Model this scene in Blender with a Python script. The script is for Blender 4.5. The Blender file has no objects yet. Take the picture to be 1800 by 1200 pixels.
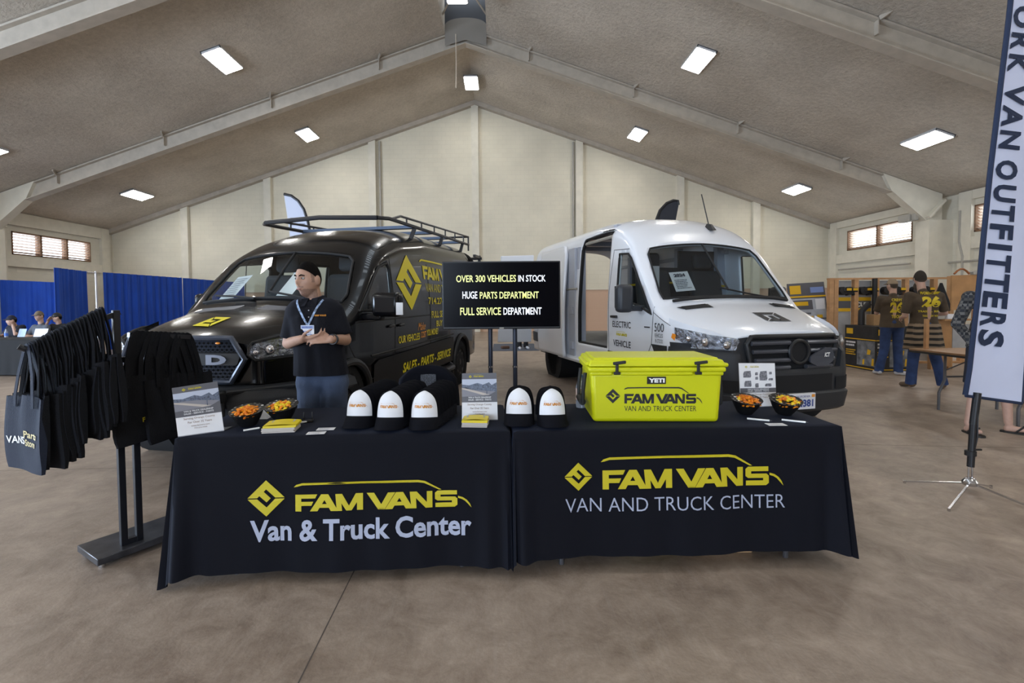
import bpy, math, random
import numpy as np
from math import sin, cos, pi, sqrt, atan2, radians
from mathutils import Vector, Matrix, geometry

SC = bpy.context.scene
C = SC.collection
random.seed(7)

# ---------------------------------------------------------------- camera
FPX, CAMH, PITCH, ROLL = 850.0, 1.40, math.atan(30 / 850.0), radians(.46)
_fw = Vector((0, cos(PITCH), -sin(PITCH)))
_up0 = Vector((0, sin(PITCH), cos(PITCH)))
_ri0 = Vector((1, 0, 0))
_up = _up0 * cos(ROLL) + _ri0 * sin(ROLL)
_ri = _ri0 * cos(ROLL) - _up0 * sin(ROLL)
CAM = Vector((0, 0, CAMH))
cd = bpy.data.cameras.new('camera')
cam = bpy.data.objects.new('camera', cd)
C.objects.link(cam)
m = Matrix((_ri, _up, -_fw)).transposed().to_4x4()
m.translation = CAM
cam.matrix_world = m
cd.sensor_fit = 'HORIZONTAL'
cd.sensor_width = 36
cd.lens = 36 * FPX / 1800
cd.shift_x = 22 / 1800
cd.shift_y = -38 / 1800
cd.clip_start = .05
cd.clip_end = 200
SC.camera = cam

def at(px, py, x=None, y=None, z=None):
    """the point of the place seen at a pixel, at a given x, y or z"""
    d = _fw + _ri * ((px - 878) / FPX) + _up * ((562 - py) / FPX)
    if x is not None: t = (x - CAM.x) / d.x
    elif y is not None: t = (y - CAM.y) / d.y
    else: t = (z - CAM.z) / d.z
    return CAM + d * t

# ---------------------------------------------------------------- world, exposure
w = bpy.data.worlds.new('world')
SC.world = w
w.use_nodes = True
bg = w.node_tree.nodes['Background']
bg.inputs[0].default_value = (.80, .90, 1.0, 1)
bg.inputs[1].default_value = 3.2
SC.view_settings.view_transform = 'Standard'
SC.view_settings.look = 'None'
SC.view_settings.gamma = 1
SC.view_settings.use_curve_mapping = False
SC.view_settings.exposure = 1.0
LAMP_POWER = 20.0        # emission of the ceiling light diffusers

def area_light(name, loc, target, sx, sy, power, col):
    ld = bpy.data.lights.new(name, 'AREA')
    ld.shape = 'RECTANGLE'; ld.size = sx; ld.size_y = sy
    ld.energy = power; ld.color = col
    o = bpy.data.objects.new(name, ld)
    C.objects.link(o)
    o.location = loc
    o.rotation_euler = (Vector(target) - Vector(loc)).to_track_quat('-Z', 'Y').to_euler()
    return o
# added lamps for bluish daylight, left and behind the visitor; roll-up doors assumed, unseen
area_light('daylight_fill_left', (-18.4, 1.5, 2.2), (0, 3.5, 1.0), 5, 4.2, 1500, (.62, .78, 1.0))
area_light('daylight_fill_front', (-4, -13.3, 2.3), (-2, 3, 1.2), 8, 4.2, 1250, (.66, .80, 1.0))

# ---------------------------------------------------------------- materials
_mc = {}
def mat(name, col, rough=.6, metal=0, noise=0, nscale=8, bump=0, bscale=60, emit=0, trans=0, coat=0, sheen=0, spec=.5, ior=1.45, alpha=1, sheencol=None):
    if name in _mc: return _mc[name]
    M = bpy.data.materials.new(name)
    _mc[name] = M
    M.use_nodes = True
    nt = M.node_tree
    b = nt.nodes['Principled BSDF']
    c4 = (col[0], col[1], col[2], 1)
    b.inputs['Base Color'].default_value = c4
    b.inputs['Roughness'].default_value = rough
    b.inputs['Metallic'].default_value = metal
    b.inputs['IOR'].default_value = ior
    b.inputs['Specular IOR Level'].default_value = spec
    b.inputs['Transmission Weight'].default_value = trans
    b.inputs['Coat Weight'].default_value = coat
    b.inputs['Coat Roughness'].default_value = .04
    b.inputs['Sheen Weight'].default_value = sheen
    b.inputs['Alpha'].default_value = alpha
    if sheencol: b.inputs['Sheen Tint'].default_value = (*sheencol, 1)
    if emit:
        b.inputs['Emission Color'].default_value = c4
        b.inputs['Emission Strength'].default_value = emit
    tc = nt.nodes.new('ShaderNodeTexCoord')
    if noise:
        n = nt.nodes.new('ShaderNodeTexNoise')
        n.inputs['Scale'].default_value = nscale
        n.inputs['Detail'].default_value = 6
        nt.links.new(tc.outputs['Object'], n.inputs['Vector'])
        r = nt.nodes.new('ShaderNodeValToRGB')
        r.color_ramp.elements[0].position = .3
        r.color_ramp.elements[1].position = .7
        r.color_ramp.elements[0].color = tuple(max(0, k * (1 - noise)) for k in col) + (1,)
        r.color_ramp.elements[1].color = tuple(min(1, k * (1 + noise)) for k in col) + (1,)
        nt.links.new(n.outputs['Fac'], r.inputs['Fac'])
        nt.links.new(r.outputs['Color'], b.inputs['Base Color'])
    if bump:
        n2 = nt.nodes.new('ShaderNodeTexNoise')
        n2.inputs['Scale'].default_value = bscale
        n2.inputs['Detail'].default_value = 4
        nt.links.new(tc.outputs['Object'], n2.inputs['Vector'])
        bp = nt.nodes.new('ShaderNodeBump')
        bp.inputs['Strength'].default_value = bump
        bp.inputs['Distance'].default_value = .02
        nt.links.new(n2.outputs['Fac'], bp.inputs['Height'])
        nt.links.new(bp.outputs['Normal'], b.inputs['Normal'])
    return M

def glass(name, tint=(.75, .8, .8), fac=.9):
    """thin pane: clear with a fresnel reflection"""
    if name in _mc: return _mc[name]
    M = bpy.data.materials.new(name); _mc[name] = M
    M.use_nodes = True
    nt = M.node_tree
    for n in list(nt.nodes): nt.nodes.remove(n)
    out = nt.nodes.new('ShaderNodeOutputMaterial')
    tr = nt.nodes.new('ShaderNodeBsdfTransparent'); tr.inputs[0].default_value = (*tint, 1)
    gl = nt.nodes.new('ShaderNodeBsdfGlossy'); gl.inputs['Roughness'].default_value = .02
    lw = nt.nodes.new('ShaderNodeLayerWeight')
    pw = nt.nodes.new('ShaderNodeMath'); pw.operation = 'POWER'; pw.inputs[1].default_value = 4
    fr = nt.nodes.new('ShaderNodeMath'); fr.operation = 'MULTIPLY_ADD'; fr.inputs[1].default_value = .65; fr.inputs[2].default_value = .045
    nt.links.new(lw.outputs['Facing'], pw.inputs[0]); nt.links.new(pw.outputs[0], fr.inputs[0])
    mx = nt.nodes.new('ShaderNodeMixShader')
    nt.links.new(fr.outputs[0], mx.inputs[0])
    nt.links.new(tr.outputs[0], mx.inputs[1])
    nt.links.new(gl.outputs[0], mx.inputs[2])
    nt.links.new(mx.outputs[0], out.inputs[0])
    return M

# ---------------------------------------------------------------- objects
def tag(o, label=None, cat=None, group=None, kind=None):
    if label: o['label'] = label
    if cat: o['category'] = cat
    if group: o['group'] = group
    if kind: o['kind'] = kind
    return o

def empty(name, loc, rz=0, label=None, cat=None, group=None):
    o = bpy.data.objects.new(name, None)
    o.empty_display_size = .1
    C.objects.link(o)
    o.location = loc
    o.rotation_euler = (0, 0, rz)
    return tag(o, label, cat, group)

def copy_tree(o, parent=None):
    c = o.copy(); C.objects.link(c)
    c.parent = parent
    for ch in list(o.children): copy_tree(ch, c)
    return c

class MB:
    """collects shapes, links them as one mesh object"""
    def __init__(s): s.V = []; s.F = []; s.FM = []; s.mi = 0
    def add(s, V, F):
        o = len(s.V)
        s.V += [tuple(v) for v in V]
        s.F += [tuple(i + o for i in f) for f in F]
        s.FM += [s.mi] * len(F)
        return s
    def box(s, c, d, M=None, rz=0, taper=1):
        hx, hy, hz = d[0] / 2, d[1] / 2, d[2] / 2
        P = [(-hx, -hy, -hz), (hx, -hy, -hz), (hx, hy, -hz), (-hx, hy, -hz)]
        P += [(x * taper, y * taper, -z) for x, y, z in P]
        R = M if M is not None else Matrix.Rotation(rz, 3, 'Z')
        P = [R @ Vector(p) + Vector(c) for p in P]
        return s.add(P, [(3, 2, 1, 0), (4, 5, 6, 7), (0, 1, 5, 4), (1, 2, 6, 5), (2, 3, 7, 6), (3, 0, 4, 7)])
    def b2(s, x0, x1, y0, y1, z0, z1):
        return s.box(((x0 + x1) / 2, (y0 + y1) / 2, (z0 + z1) / 2), (abs(x1 - x0), abs(y1 - y0), abs(z1 - z0)))
    def hexa(s, P):  # eight corners, bottom loop then top loop
        return s.add(P, [(3, 2, 1, 0), (4, 5, 6, 7), (0, 1, 5, 4), (1, 2, 6, 5), (2, 3, 7, 6), (3, 0, 4, 7)])
    def bar(s, a, b, w, h, up=(0, 0, 1)):
        a = Vector(a); b = Vector(b)
        d = (b - a).normalized()
        u = Vector(up)
        sd = d.cross(u)
        if sd.length < 1e-4: sd = d.cross(Vector((1, 0, 0)))
        sd.normalize(); u = sd.cross(d)
        q = [sd * (w / 2 * i) + u * (h / 2 * j) for i, j in ((-1, -1), (1, -1), (1, 1), (-1, 1))]
        return s.hexa([a + k for k in q] + [b + k for k in q])
    def tube(s, P, r, n=8, closed=False, caps=True, flat=None):
        P = [Vector(p) for p in P]
        L = len(P)
        rs = r if isinstance(r, (list, tuple)) else [r] * L
        V = []; F = []
        prev = None
        for i in range(L):
            if closed: t = P[(i + 1) % L] - P[i - 1]
            else: t = P[min(i + 1, L - 1)] - P[max(i - 1, 0)]
            t.normalize()
            if prev is None:
                a = Vector((0, 0, 1)) if abs(t.z) < .9 else Vector((1, 0, 0))
            else: a = prev
            sd = t.cross(a)
            if sd.length < 1e-5: sd = t.cross(Vector((0, 1, 0)))
            sd.normalize(); a = sd.cross(t); prev = a
            for k in range(n):
                th = 2 * pi * k / n
                f = flat if flat else 1
                V.append(P[i] + (sd * cos(th) + a * (sin(th) * f)) * rs[i])
        for i in range(L if closed else L - 1):
            j = (i + 1) % L
            for k in range(n):
                k2 = (k + 1) % n
                F.append((i * n + k, i * n + k2, j * n + k2, j * n + k))
        if caps and not closed:
            F.append(tuple(range(n - 1, -1, -1)))
            F.append(tuple((L - 1) * n + k for k in range(n)))
        return s.add(V, F)
    def cyl(s, a, b, r, n=16, r2=None): return s.tube([a, b], [r, r if r2 is None else r2], n)
    def lathe(s, prof, n=24, c=(0, 0, 0), ax='Z'):
        V = []; F = []
        L = len(prof)
        for r, z in prof:
            for k in range(n):
                th = 2 * pi * k / n
                p = (r * cos(th), r * sin(th), z)
                if ax == 'Y': p = (p[0], p[2], p[1])
                if ax == 'X': p = (p[2], p[0], p[1])
                V.append((p[0] + c[0], p[1] + c[1], p[2] + c[2]))
        for i in range(L - 1):
            for k in range(n):
                k2 = (k + 1) % n
                f = (i * n + k, i * n + k2, (i + 1) * n + k2, (i + 1) * n + k)
                F.append(f if ax != 'Y' else f[::-1])
        if prof[0][0] > 1e-4: F.append(tuple(range(n - 1, -1, -1)) if ax != 'Y' else tuple(range(n)))
        if prof[-1][0] > 1e-4:
            g = tuple((L - 1) * n + k for k in range(n))
            F.append(g if ax != 'Y' else g[::-1])
        return s.add(V, F)
    def grid(s, fn, nu, nv, closeu=False, flip=False):
        V = [fn(u / (nu if closeu else nu - 1), v / (nv - 1)) for v in range(nv) for u in range(nu)]
        F = []
        for v in range(nv - 1):
            for u in range(nu if closeu else nu - 1):
                u2 = (u + 1) % nu
                f = (v * nu + u, v * nu + u2, (v + 1) * nu + u2, (v + 1) * nu + u)
                F.append(f[::-1] if flip else f)
        return s.add(V, F)
    def ell(s, c, r, nu=16, nv=10, M=None):
        def f(u, v):
            a = 2 * pi * u; b = pi * (v - .5)
            p = Vector((r[0] * cos(b) * cos(a), r[1] * cos(b) * sin(a), r[2] * sin(b)))
            if M is not None: p = M @ p
            return p + Vector(c)
        return s.grid(f, nu, nv, closeu=True)
    def caps(s, a, b, ra, rb, n=14, m=5):
        a = Vector(a); b = Vector(b)
        d = b - a
        if d.length < 1e-6: return s.ell(a, (ra, ra, ra))
        d.normalize()
        P = []; R = []
        for i in range(m):
            t = pi / 2 * (1 - i / m)
            P.append(a - d * (ra * sin(t))); R.append(max(ra * cos(t), ra * .03))
        for i in range(m + 1):
            t = pi / 2 * i / m
            P.append(b + d * (rb * sin(t))); R.append(max(rb * cos(t), rb * .03))
        return s.tube(P, R, n)
    def poly(s, pts, fn=None):
        """flat 2d polygon, tessellated, mapped by fn(u, v)"""
        tri = geometry.tessellate_polygon([[Vector((p[0], p[1], 0)) for p in pts]])
        V = [fn(p[0], p[1]) if fn else p for p in pts]
        F = []
        for t in tri:
            a, b, c = (pts[i] for i in t)
            cr = (b[0] - a[0]) * (c[1] - a[1]) - (b[1] - a[1]) * (c[0] - a[0])
            F.append(tuple(t) if cr > 0 else tuple(t)[::-1])
        return s.add(V, F)
    def extrude(s, pts, fn0, fn1):
        n = len(pts)
        ar = sum(pts[i][0] * pts[(i + 1) % n][1] - pts[(i + 1) % n][0] * pts[i][1] for i in range(n))
        if ar < 0: pts = pts[::-1]
        s.poly(pts, fn1)
        o = len(s.V)
        s.poly(pts, fn0)
        # flip the back
        cnt = 0
        for i in range(len(s.F) - 1, -1, -1):
            if s.F[i][0] >= o and s.F[i][1] >= o and s.F[i][2] >= o: s.F[i] = s.F[i][::-1]
            else: break
        V = [fn0(*p) for p in pts] + [fn1(*p) for p in pts]
        F = [(i, (i + 1) % n, n + (i + 1) % n, n + i) for i in range(n)]
        return s.add(V, F)
    def build(s, name, mats, parent=None, smooth=40, bevel=0, loc=None, rz=0, sub=0, seg=2, solid=0):
        me = bpy.data.meshes.new(name)
        me.from_pydata(s.V, [], s.F)
        if not isinstance(mats, (list, tuple)): mats = [mats]
        for q in mats: me.materials.append(q)
        if len(mats) > 1: me.polygons.foreach_set('material_index', s.FM)
        if smooth:
            me.polygons.foreach_set('use_smooth', [True] * len(s.F))
            me.update()
            me.set_sharp_from_angle(angle=radians(smooth))
        me.update()
        o = bpy.data.objects.new(name, me)
        C.objects.link(o)
        if parent: o.parent = parent
        if loc is not None: o.location = loc
        if rz: o.rotation_euler = (0, 0, rz)
        if solid:
            md = o.modifiers.new('solid', 'SOLIDIFY'); md.thickness = abs(solid); md.offset = -1 if solid > 0 else 1
        if bevel:
            md = o.modifiers.new('bevel', 'BEVEL'); md.width = bevel; md.segments = seg; md.limit_method = 'ANGLE'
        if sub:
            md = o.modifiers.new('sub', 'SUBSURF'); md.levels = sub; md.render_levels = sub
        return o

def bake_remesh(mb, name, mats, parent, voxel, smooth_it=4, fn=None, fac=.5):
    """fuses overlapping closed shapes into one continuous skin"""
    o = mb.build(name, mats, None, smooth=0)
    md = o.modifiers.new('r', 'REMESH'); md.mode = 'VOXEL'; md.voxel_size = voxel; md.use_smooth_shade = True
    if smooth_it:
        ms = o.modifiers.new('s', 'SMOOTH'); ms.iterations = smooth_it; ms.factor = fac
    bpy.context.view_layer.update()
    dg = bpy.context.evaluated_depsgraph_get()
    me = bpy.data.meshes.new_from_object(o.evaluated_get(dg))
    old = o.data
    o.modifiers.clear()
    o.data = me
    bpy.data.meshes.remove(old)
    me.name = name
    if len(me.materials) == 0:
        for q in (mats if isinstance(mats, (list, tuple)) else [mats]): me.materials.append(q)
    me.polygons.foreach_set('use_smooth', [True] * len(me.polygons))
    if fn:
        for p in me.polygons: p.material_index = fn(p.center)
    me.update()
    if parent: o.parent = parent
    return o

# ---------------------------------------------------------------- lettering
_tc = {}
def text_tris(s, bold=0, shear=0, space=1):
    """triangles of a line of lettering, scaled into the unit box"""
    k = (s, bold, shear, space)
    if k in _tc: return _tc[k]
    cu = bpy.data.curves.new('t', 'FONT')
    cu.body = s; cu.size = 1; cu.offset = bold; cu.shear = shear; cu.space_character = space
    cu.resolution_u = 3; cu.fill_mode = 'FRONT'
    o = bpy.data.objects.new('t', cu)
    C.objects.link(o)
    bpy.context.view_layer.update()
    dg = bpy.context.evaluated_depsgraph_get()
    me = bpy.data.meshes.new_from_object(o.evaluated_get(dg))
    V = [(v.co.x, v.co.y) for v in me.vertices]
    F = [tuple(p.vertices) for p in me.polygons]
    bpy.data.objects.remove(o); bpy.data.curves.remove(cu); bpy.data.meshes.remove(me)
    x0 = min(v[0] for v in V); x1 = max(v[0] for v in V)
    y0 = min(v[1] for v in V); y1 = max(v[1] for v in V)
    V = [((x - x0) / (x1 - x0), (y - y0) / (y1 - y0)) for x, y in V]
    _tc[k] = (V, F, (x1 - x0) / (y1 - y0))
    return _tc[k]

def put_text(mb, s, u0, v0, wd, ht, fn, bold=0, shear=0, space=1):
    V, F, asp = text_tris(s, bold, shear, space)
    if wd is None: wd = asp * ht
    mb.add([fn(u0 + x * wd, v0 + y * ht) for x, y in V], F)
    return mb

LETTERS = []   # the wide van-dealer lettering, unit cap height
def _L(*q): LETTERS.append(list(q))
_L((0, 0), (.32, 0), (.32, .33), (.86, .33), (.96, .57), (.32, .57), (.32, .76), (1.06, .76), (1.17, 1), (0, 1))
def _A(x):
    _L((x, 0), (x + .4, 0), (x + .98, 1), (x + .6, 1))
    _L((x + 1.12, 0), (x + 1.52, 0), (x + .98, 1), (x + .6, 1))
    _L((x + .42, .2), (x + 1.08, .2), (x + .95, .42), (x + .56, .42))
_A(.78)
_L((2.22, 0), (2.5, 0), (2.42, 1), (2.14, 1)); _L((3.28, 0), (3.6, 0), (3.6, 1), (3.28, 1))
_L((2.14, 1), (2.5, 1), (3.0, .0), (2.72, 0)); _L((2.72, 0), (3.0, 0), (3.6, 1), (3.22, 1))
_L((3.8, 1), (4.2, 1), (4.76, 0), (4.42, 0)); _L((4.42, 0), (4.76, 0), (5.34, 1), (4.95, 1))
_A(4.78)
_L((6.2, 0), (6.48, 0), (6.44, 1), (6.12, 1)); _L((6.12, 1), (6.5, 1), (7.32, 0), (6.98, 0)); _L((7.04, 0), (7.34, 0), (7.34, 1), (7.04, 1))
_L((7.5, 0), (8.55, 0), (8.7, .12), (8.7, .26), (7.5, .26)); _L((8.4, .2), (8.7, .2), (8.7, .5), (8.58, .62), (8.4, .62))
_L((7.62, .39), (8.6, .39), (8.52, .62), (7.62, .62)); _L((7.48, .5), (7.62, .39), (7.78, .39), (7.78, .85), (7.48, .85))
_L((7.48, .75), (8.68, .75), (8.68, 1), (7.62, 1), (7.48, .88))
ROOFLINE = [(-.08, 1.44), (.05, 1.58), (.37, 1.68), (2.5, 1.7), (6.58, 1.7), (6.95, 1.62), (7.3, 1.4), (7.84, 1.06), (7.7, 1.06), (7.2, 1.34), (6.9, 1.5), (6.55, 1.56), (2.5, 1.58), (.37, 1.55), (.1, 1.47)]
TAILLINE = [(8.74, .66), (9.0, .58), (9.22, .42), (9.38, .2), (9.47, -.05), (9.3, .15), (9.12, .36), (8.95, .47), (8.74, .54)]
DIA_UP = [(-1, .03), (0, 1), (1, .03), (.48, .03), (0, .5), (-.13, .37), (.24, .0), (.02, -.22), (-.36, .14), (-.48, .03)]
DIA_LO = [(-1, -.03), (-.48, -.03), (.02, -.5), (.48, -.03), (1, -.03), (0, -1)]
def split_long(poly, step):
    out = []
    for i, p in enumerate(poly):
        q = poly[(i + 1) % len(poly)]
        n = max(1, int(math.hypot(q[0] - p[0], q[1] - p[1]) / step))
        for k in range(n): out.append((p[0] + (q[0] - p[0]) * k / n, p[1] + (q[1] - p[1]) * k / n))
    return out
def put_letters(mb, u0, v0, h, fn, wscale=1, lines=True):
    for L in LETTERS: mb.poly(L, lambda x, y: fn(u0 + x * h * wscale, v0 + y * h))
    if lines:
        for L in (ROOFLINE, TAILLINE): mb.poly(split_long(L, .5), lambda x, y: fn(u0 + x * h * wscale, v0 + y * h))
    return mb
def put_diamond(mb, u, v, ru, rv, fn):
    for L in (DIA_UP, DIA_LO): mb.poly(split_long(L, .25), lambda x, y: fn(u + x * ru, v + y * rv))
    return mb

def in_poly(p, P):
    x, y = p; r = False; n = len(P); j = n - 1
    for i in range(n):
        xi, yi = P[i]; xj, yj = P[j]
        if (yi > y) != (yj > y) and x < (xj - xi) * (y - yi) / (yj - yi) + xi: r = not r
        j = i
    return r
def near_poly(p, P):
    best = None; bd = 1e9
    for i in range(len(P)):
        ax, ay = P[i]; bx, by = P[(i + 1) % len(P)]
        dx, dy = bx - ax, by - ay
        l = dx * dx + dy * dy
        t = 0 if l == 0 else max(0, min(1, ((p[0] - ax) * dx + (p[1] - ay) * dy) / l))
        q = (ax + t * dx, ay + t * dy)
        d = (q[0] - p[0]) ** 2 + (q[1] - p[1]) ** 2
        if d < bd: bd = d; best = q
    return best, sqrt(bd)
def patch(mb, P, fn, cell=.03, flip=False):
    """the inside of polygon P as a fine grid laid on the surface fn(u, v)"""
    u0 = min(p[0] for p in P); u1 = max(p[0] for p in P)
    v0 = min(p[1] for p in P); v1 = max(p[1] for p in P)
    nu = max(2, int((u1 - u0) / cell) + 1); nv = max(2, int((v1 - v0) / cell) + 1)
    U = [u0 + (u1 - u0) * i / nu for i in range(nu + 1)]
    W = [v0 + (v1 - v0) * i / nv for i in range(nv + 1)]
    keep = [[in_poly(((U[i] + U[i + 1]) / 2, (W[j] + W[j + 1]) / 2), P) for i in range(nu)] for j in range(nv)]
    idx = {}; V = []; F = []
    def vid(i, j):
        if (i, j) in idx: return idx[(i, j)]
        p = (U[i], W[j])
        full = all(0 <= a < nu and 0 <= b < nv and keep[b][a] for a in (i - 1, i) for b in (j - 1, j))
        if not full: p = near_poly(p, P)[0]
        idx[(i, j)] = len(V); V.append(fn(*p))
        return idx[(i, j)]
    for j in range(nv):
        for i in range(nu):
            if keep[j][i]:
                f = (vid(i, j), vid(i + 1, j), vid(i + 1, j + 1), vid(i, j + 1))
                F.append(f[::-1] if flip else f)
    return mb.add(V, F)
# ================================================================ the hall
XL, XR, YB, YF = -18.8, 16.0, 23.6, -13.5
RX, RZ, EL, ER = -1.11, 11.04, 5.04, 5.04
SL, SR = (RZ - EL) / (RX - XL), (RZ - ER) / (XR - RX)
def roof_z(x): return RZ - (SL * (RX - x) if x < RX else SR * (x - RX))

def concrete():
    M = mat('concrete floor', (.3, .25, .21), .42)
    nt = M.node_tree; b = nt.nodes['Principled BSDF']
    tc = nt.nodes.new('ShaderNodeTexCoord')
    def noise(sc, det, dist=0, rough=.6):
        n = nt.nodes.new('ShaderNodeTexNoise'); n.inputs['Scale'].default_value = sc
        n.inputs['Detail'].default_value = det; n.inputs['Distortion'].default_value = dist
        n.inputs['Roughness'].default_value = rough
        nt.links.new(tc.outputs['Object'], n.inputs['Vector']); return n
    a = noise(.55, 9, .8, .7); c = noise(5, 12, .5, .78); d = noise(60, 3)
    r = nt.nodes.new('ShaderNodeValToRGB')
    e = r.color_ramp.elements
    e[0].position = .38; e[0].color = (.165, .120, .090, 1)
    e[1].position = .62; e[1].color = (.420, .338, .270, 1)
    mx = nt.nodes.new('ShaderNodeMath'); mx.operation = 'MULTIPLY_ADD'; mx.inputs[1].default_value = .5
    m2 = nt.nodes.new('ShaderNodeMath'); m2.operation = 'MULTIPLY'; m2.inputs[1].default_value = .5
    nt.links.new(c.outputs['Fac'], m2.inputs[0])
    nt.links.new(a.outputs['Fac'], mx.inputs[0]); nt.links.new(m2.outputs[0], mx.inputs[2])
    nt.links.new(mx.outputs[0], r.inputs[0])
    # scattered dark stains
    st = noise(1.3, 5, 1.2, .75)
    r2 = nt.nodes.new('ShaderNodeValToRGB'); r2.color_ramp.elements[0].position = .60; r2.color_ramp.elements[1].position = .78
    r2.color_ramp.elements[1].color = (.6, .6, .6, 1); r2.color_ramp.elements[0].color = (0, 0, 0, 1)
    nt.links.new(st.outputs['Fac'], r2.inputs[0])
    mm = nt.nodes.new('ShaderNodeMixRGB'); mm.inputs[2].default_value = (.135, .104, .082, 1)
    nt.links.new(r2.outputs[0], mm.inputs[0]); nt.links.new(r.outputs[0], mm.inputs[1])
    # fine pale scuffs
    mp_ = nt.nodes.new('ShaderNodeMapping'); mp_.inputs['Rotation'].default_value = (0, 0, .7); mp_.inputs['Scale'].default_value = (14, .9, 1)
    nt.links.new(tc.outputs['Object'], mp_.inputs[0])
    sc_ = nt.nodes.new('ShaderNodeTexNoise'); sc_.inputs['Scale'].default_value = 1.6; sc_.inputs['Detail'].default_value = 8; sc_.inputs['Roughness'].default_value = .75
    nt.links.new(mp_.outputs[0], sc_.inputs['Vector'])
    r3 = nt.nodes.new('ShaderNodeValToRGB'); r3.color_ramp.elements[0].position = .54; r3.color_ramp.elements[1].position = .74
    r3.color_ramp.elements[1].color = (.34, .34, .34, 1)
    nt.links.new(sc_.outputs['Fac'], r3.inputs[0])
    m4 = nt.nodes.new('ShaderNodeMixRGB'); m4.inputs[2].default_value = (.40, .345, .30, 1)
    nt.links.new(r3.outputs[0], m4.inputs[0]); nt.links.new(mm.outputs[0], m4.inputs[1])
    nt.links.new(m4.outputs[0], b.inputs['Base Color'])
    rr = nt.nodes.new('ShaderNodeMapRange'); rr.inputs[3].default_value = .30; rr.inputs[4].default_value = .62
    nt.links.new(c.outputs['Fac'], rr.inputs[0]); nt.links.new(rr.outputs[0], b.inputs['Roughness'])
    bp = nt.nodes.new('ShaderNodeBump'); bp.inputs['Strength'].default_value = .12; bp.inputs['Distance'].default_value = .01
    nt.links.new(d.outputs['Fac'], bp.inputs['Height']); nt.links.new(bp.outputs[0], b.inputs['Normal'])
    return M

def popcorn():
    M = mat('sprayed acoustic ceiling', (.33, .29, .245), .95)
    nt = M.node_tree; b = nt.nodes['Principled BSDF']
    tc = nt.nodes.new('ShaderNodeTexCoord')
    def noise(sc, det, rough=.6):
        n = nt.nodes.new('ShaderNodeTexNoise'); n.inputs['Scale'].default_value = sc; n.inputs['Detail'].default_value = det
        n.inputs['Roughness'].default_value = rough
        nt.links.new(tc.outputs['Object'], n.inputs['Vector']); return n
    a = noise(.35, 6); f = noise(9, 6, .75)
    s = nt.nodes.new('ShaderNodeMath'); s.operation = 'MULTIPLY_ADD'; s.inputs[1].default_value = .55
    s2 = nt.nodes.new('ShaderNodeMath'); s2.operation = 'MULTIPLY'; s2.inputs[1].default_value = .45
    nt.links.new(f.outputs['Fac'], s2.inputs[0]); nt.links.new(a.outputs['Fac'], s.inputs[0]); nt.links.new(s2.outputs[0], s.inputs[2])
    r = nt.nodes.new('ShaderNodeValToRGB')
    r.color_ramp.elements[0].position = .35; r.color_ramp.elements[0].color = (.46, .40, .325, 1)
    r.color_ramp.elements[1].position = .66; r.color_ramp.elements[1].color = (.76, .68, .575, 1)
    nt.links.new(s.outputs[0], r.inputs[0]); nt.links.new(r.outputs[0], b.inputs['Base Color'])
    bp = nt.nodes.new('ShaderNodeBump'); bp.inputs['Strength'].default_value = .9; bp.inputs['Distance'].default_value = .10
    nt.links.new(f.outputs['Fac'], bp.inputs['Height']); nt.links.new(bp.outputs[0], b.inputs['Normal'])
    return M

def blockwall(name, c1, c2, vec=(0, 2), dado=None):
    M = mat(name, c1, .75)
    nt = M.node_tree; b = nt.nodes['Principled BSDF']
    tc = nt.nodes.new('ShaderNodeTexCoord'); sp = nt.nodes.new('ShaderNodeSeparateXYZ'); cb = nt.nodes.new('ShaderNodeCombineXYZ')
    nt.links.new(tc.outputs['Object'], sp.inputs[0])
    nt.links.new(sp.outputs[vec[0]], cb.inputs[0]); nt.links.new(sp.outputs[vec[1]], cb.inputs[1])
    br = nt.nodes.new('ShaderNodeTexBrick')
    br.inputs['Scale'].default_value = 1; br.inputs['Brick Width'].default_value = .42; br.inputs['Row Height'].default_value = .21
    br.inputs['Mortar Size'].default_value = .009
    br.inputs['Color1'].default_value = (*c1, 1); br.inputs['Color2'].default_value = (*c2, 1)
    br.inputs['Mortar'].default_value = tuple(k * .93 for k in c1) + (1,)
    nt.links.new(cb.outputs[0], br.inputs[0])
    n = nt.nodes.new('ShaderNodeTexNoise'); n.inputs['Scale'].default_value = .8; n.inputs['Detail'].default_value = 8
    nt.links.new(tc.outputs['Object'], n.inputs['Vector'])
    mr = nt.nodes.new('ShaderNodeMapRange'); mr.inputs[3].default_value = .82; mr.inputs[4].default_value = 1.1
    nt.links.new(n.outputs['Fac'], mr.inputs[0])
    mul = nt.nodes.new('ShaderNodeMixRGB'); mul.blend_type = 'MULTIPLY'; mul.inputs[0].default_value = 1
    nt.links.new(br.outputs[0], mul.inputs[1]); nt.links.new(mr.outputs[0], mul.inputs[2])
    last = mul
    if dado:
        g = nt.nodes.new('ShaderNodeMath'); g.operation = 'LESS_THAN'; g.inputs[1].default_value = dado[0]
        nt.links.new(sp.outputs[2], g.inputs[0])
        mx = nt.nodes.new('ShaderNodeMixRGB'); mx.inputs[2].default_value = (*dado[1], 1)
        nt.links.new(g.outputs[0], mx.inputs[0]); nt.links.new(last.outputs[0], mx.inputs[1]); last = mx
    nt.links.new(last.outputs[0], b.inputs['Base Color'])
    bp = nt.nodes.new('ShaderNodeBump'); bp.inputs['Strength'].default_value = .35; bp.inputs['Distance'].default_value = .01; bp.invert = True
    nt.links.new(br.outputs['Fac'], bp.inputs['Height']); nt.links.new(bp.outputs[0], b.inputs['Normal'])
    return M

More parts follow.
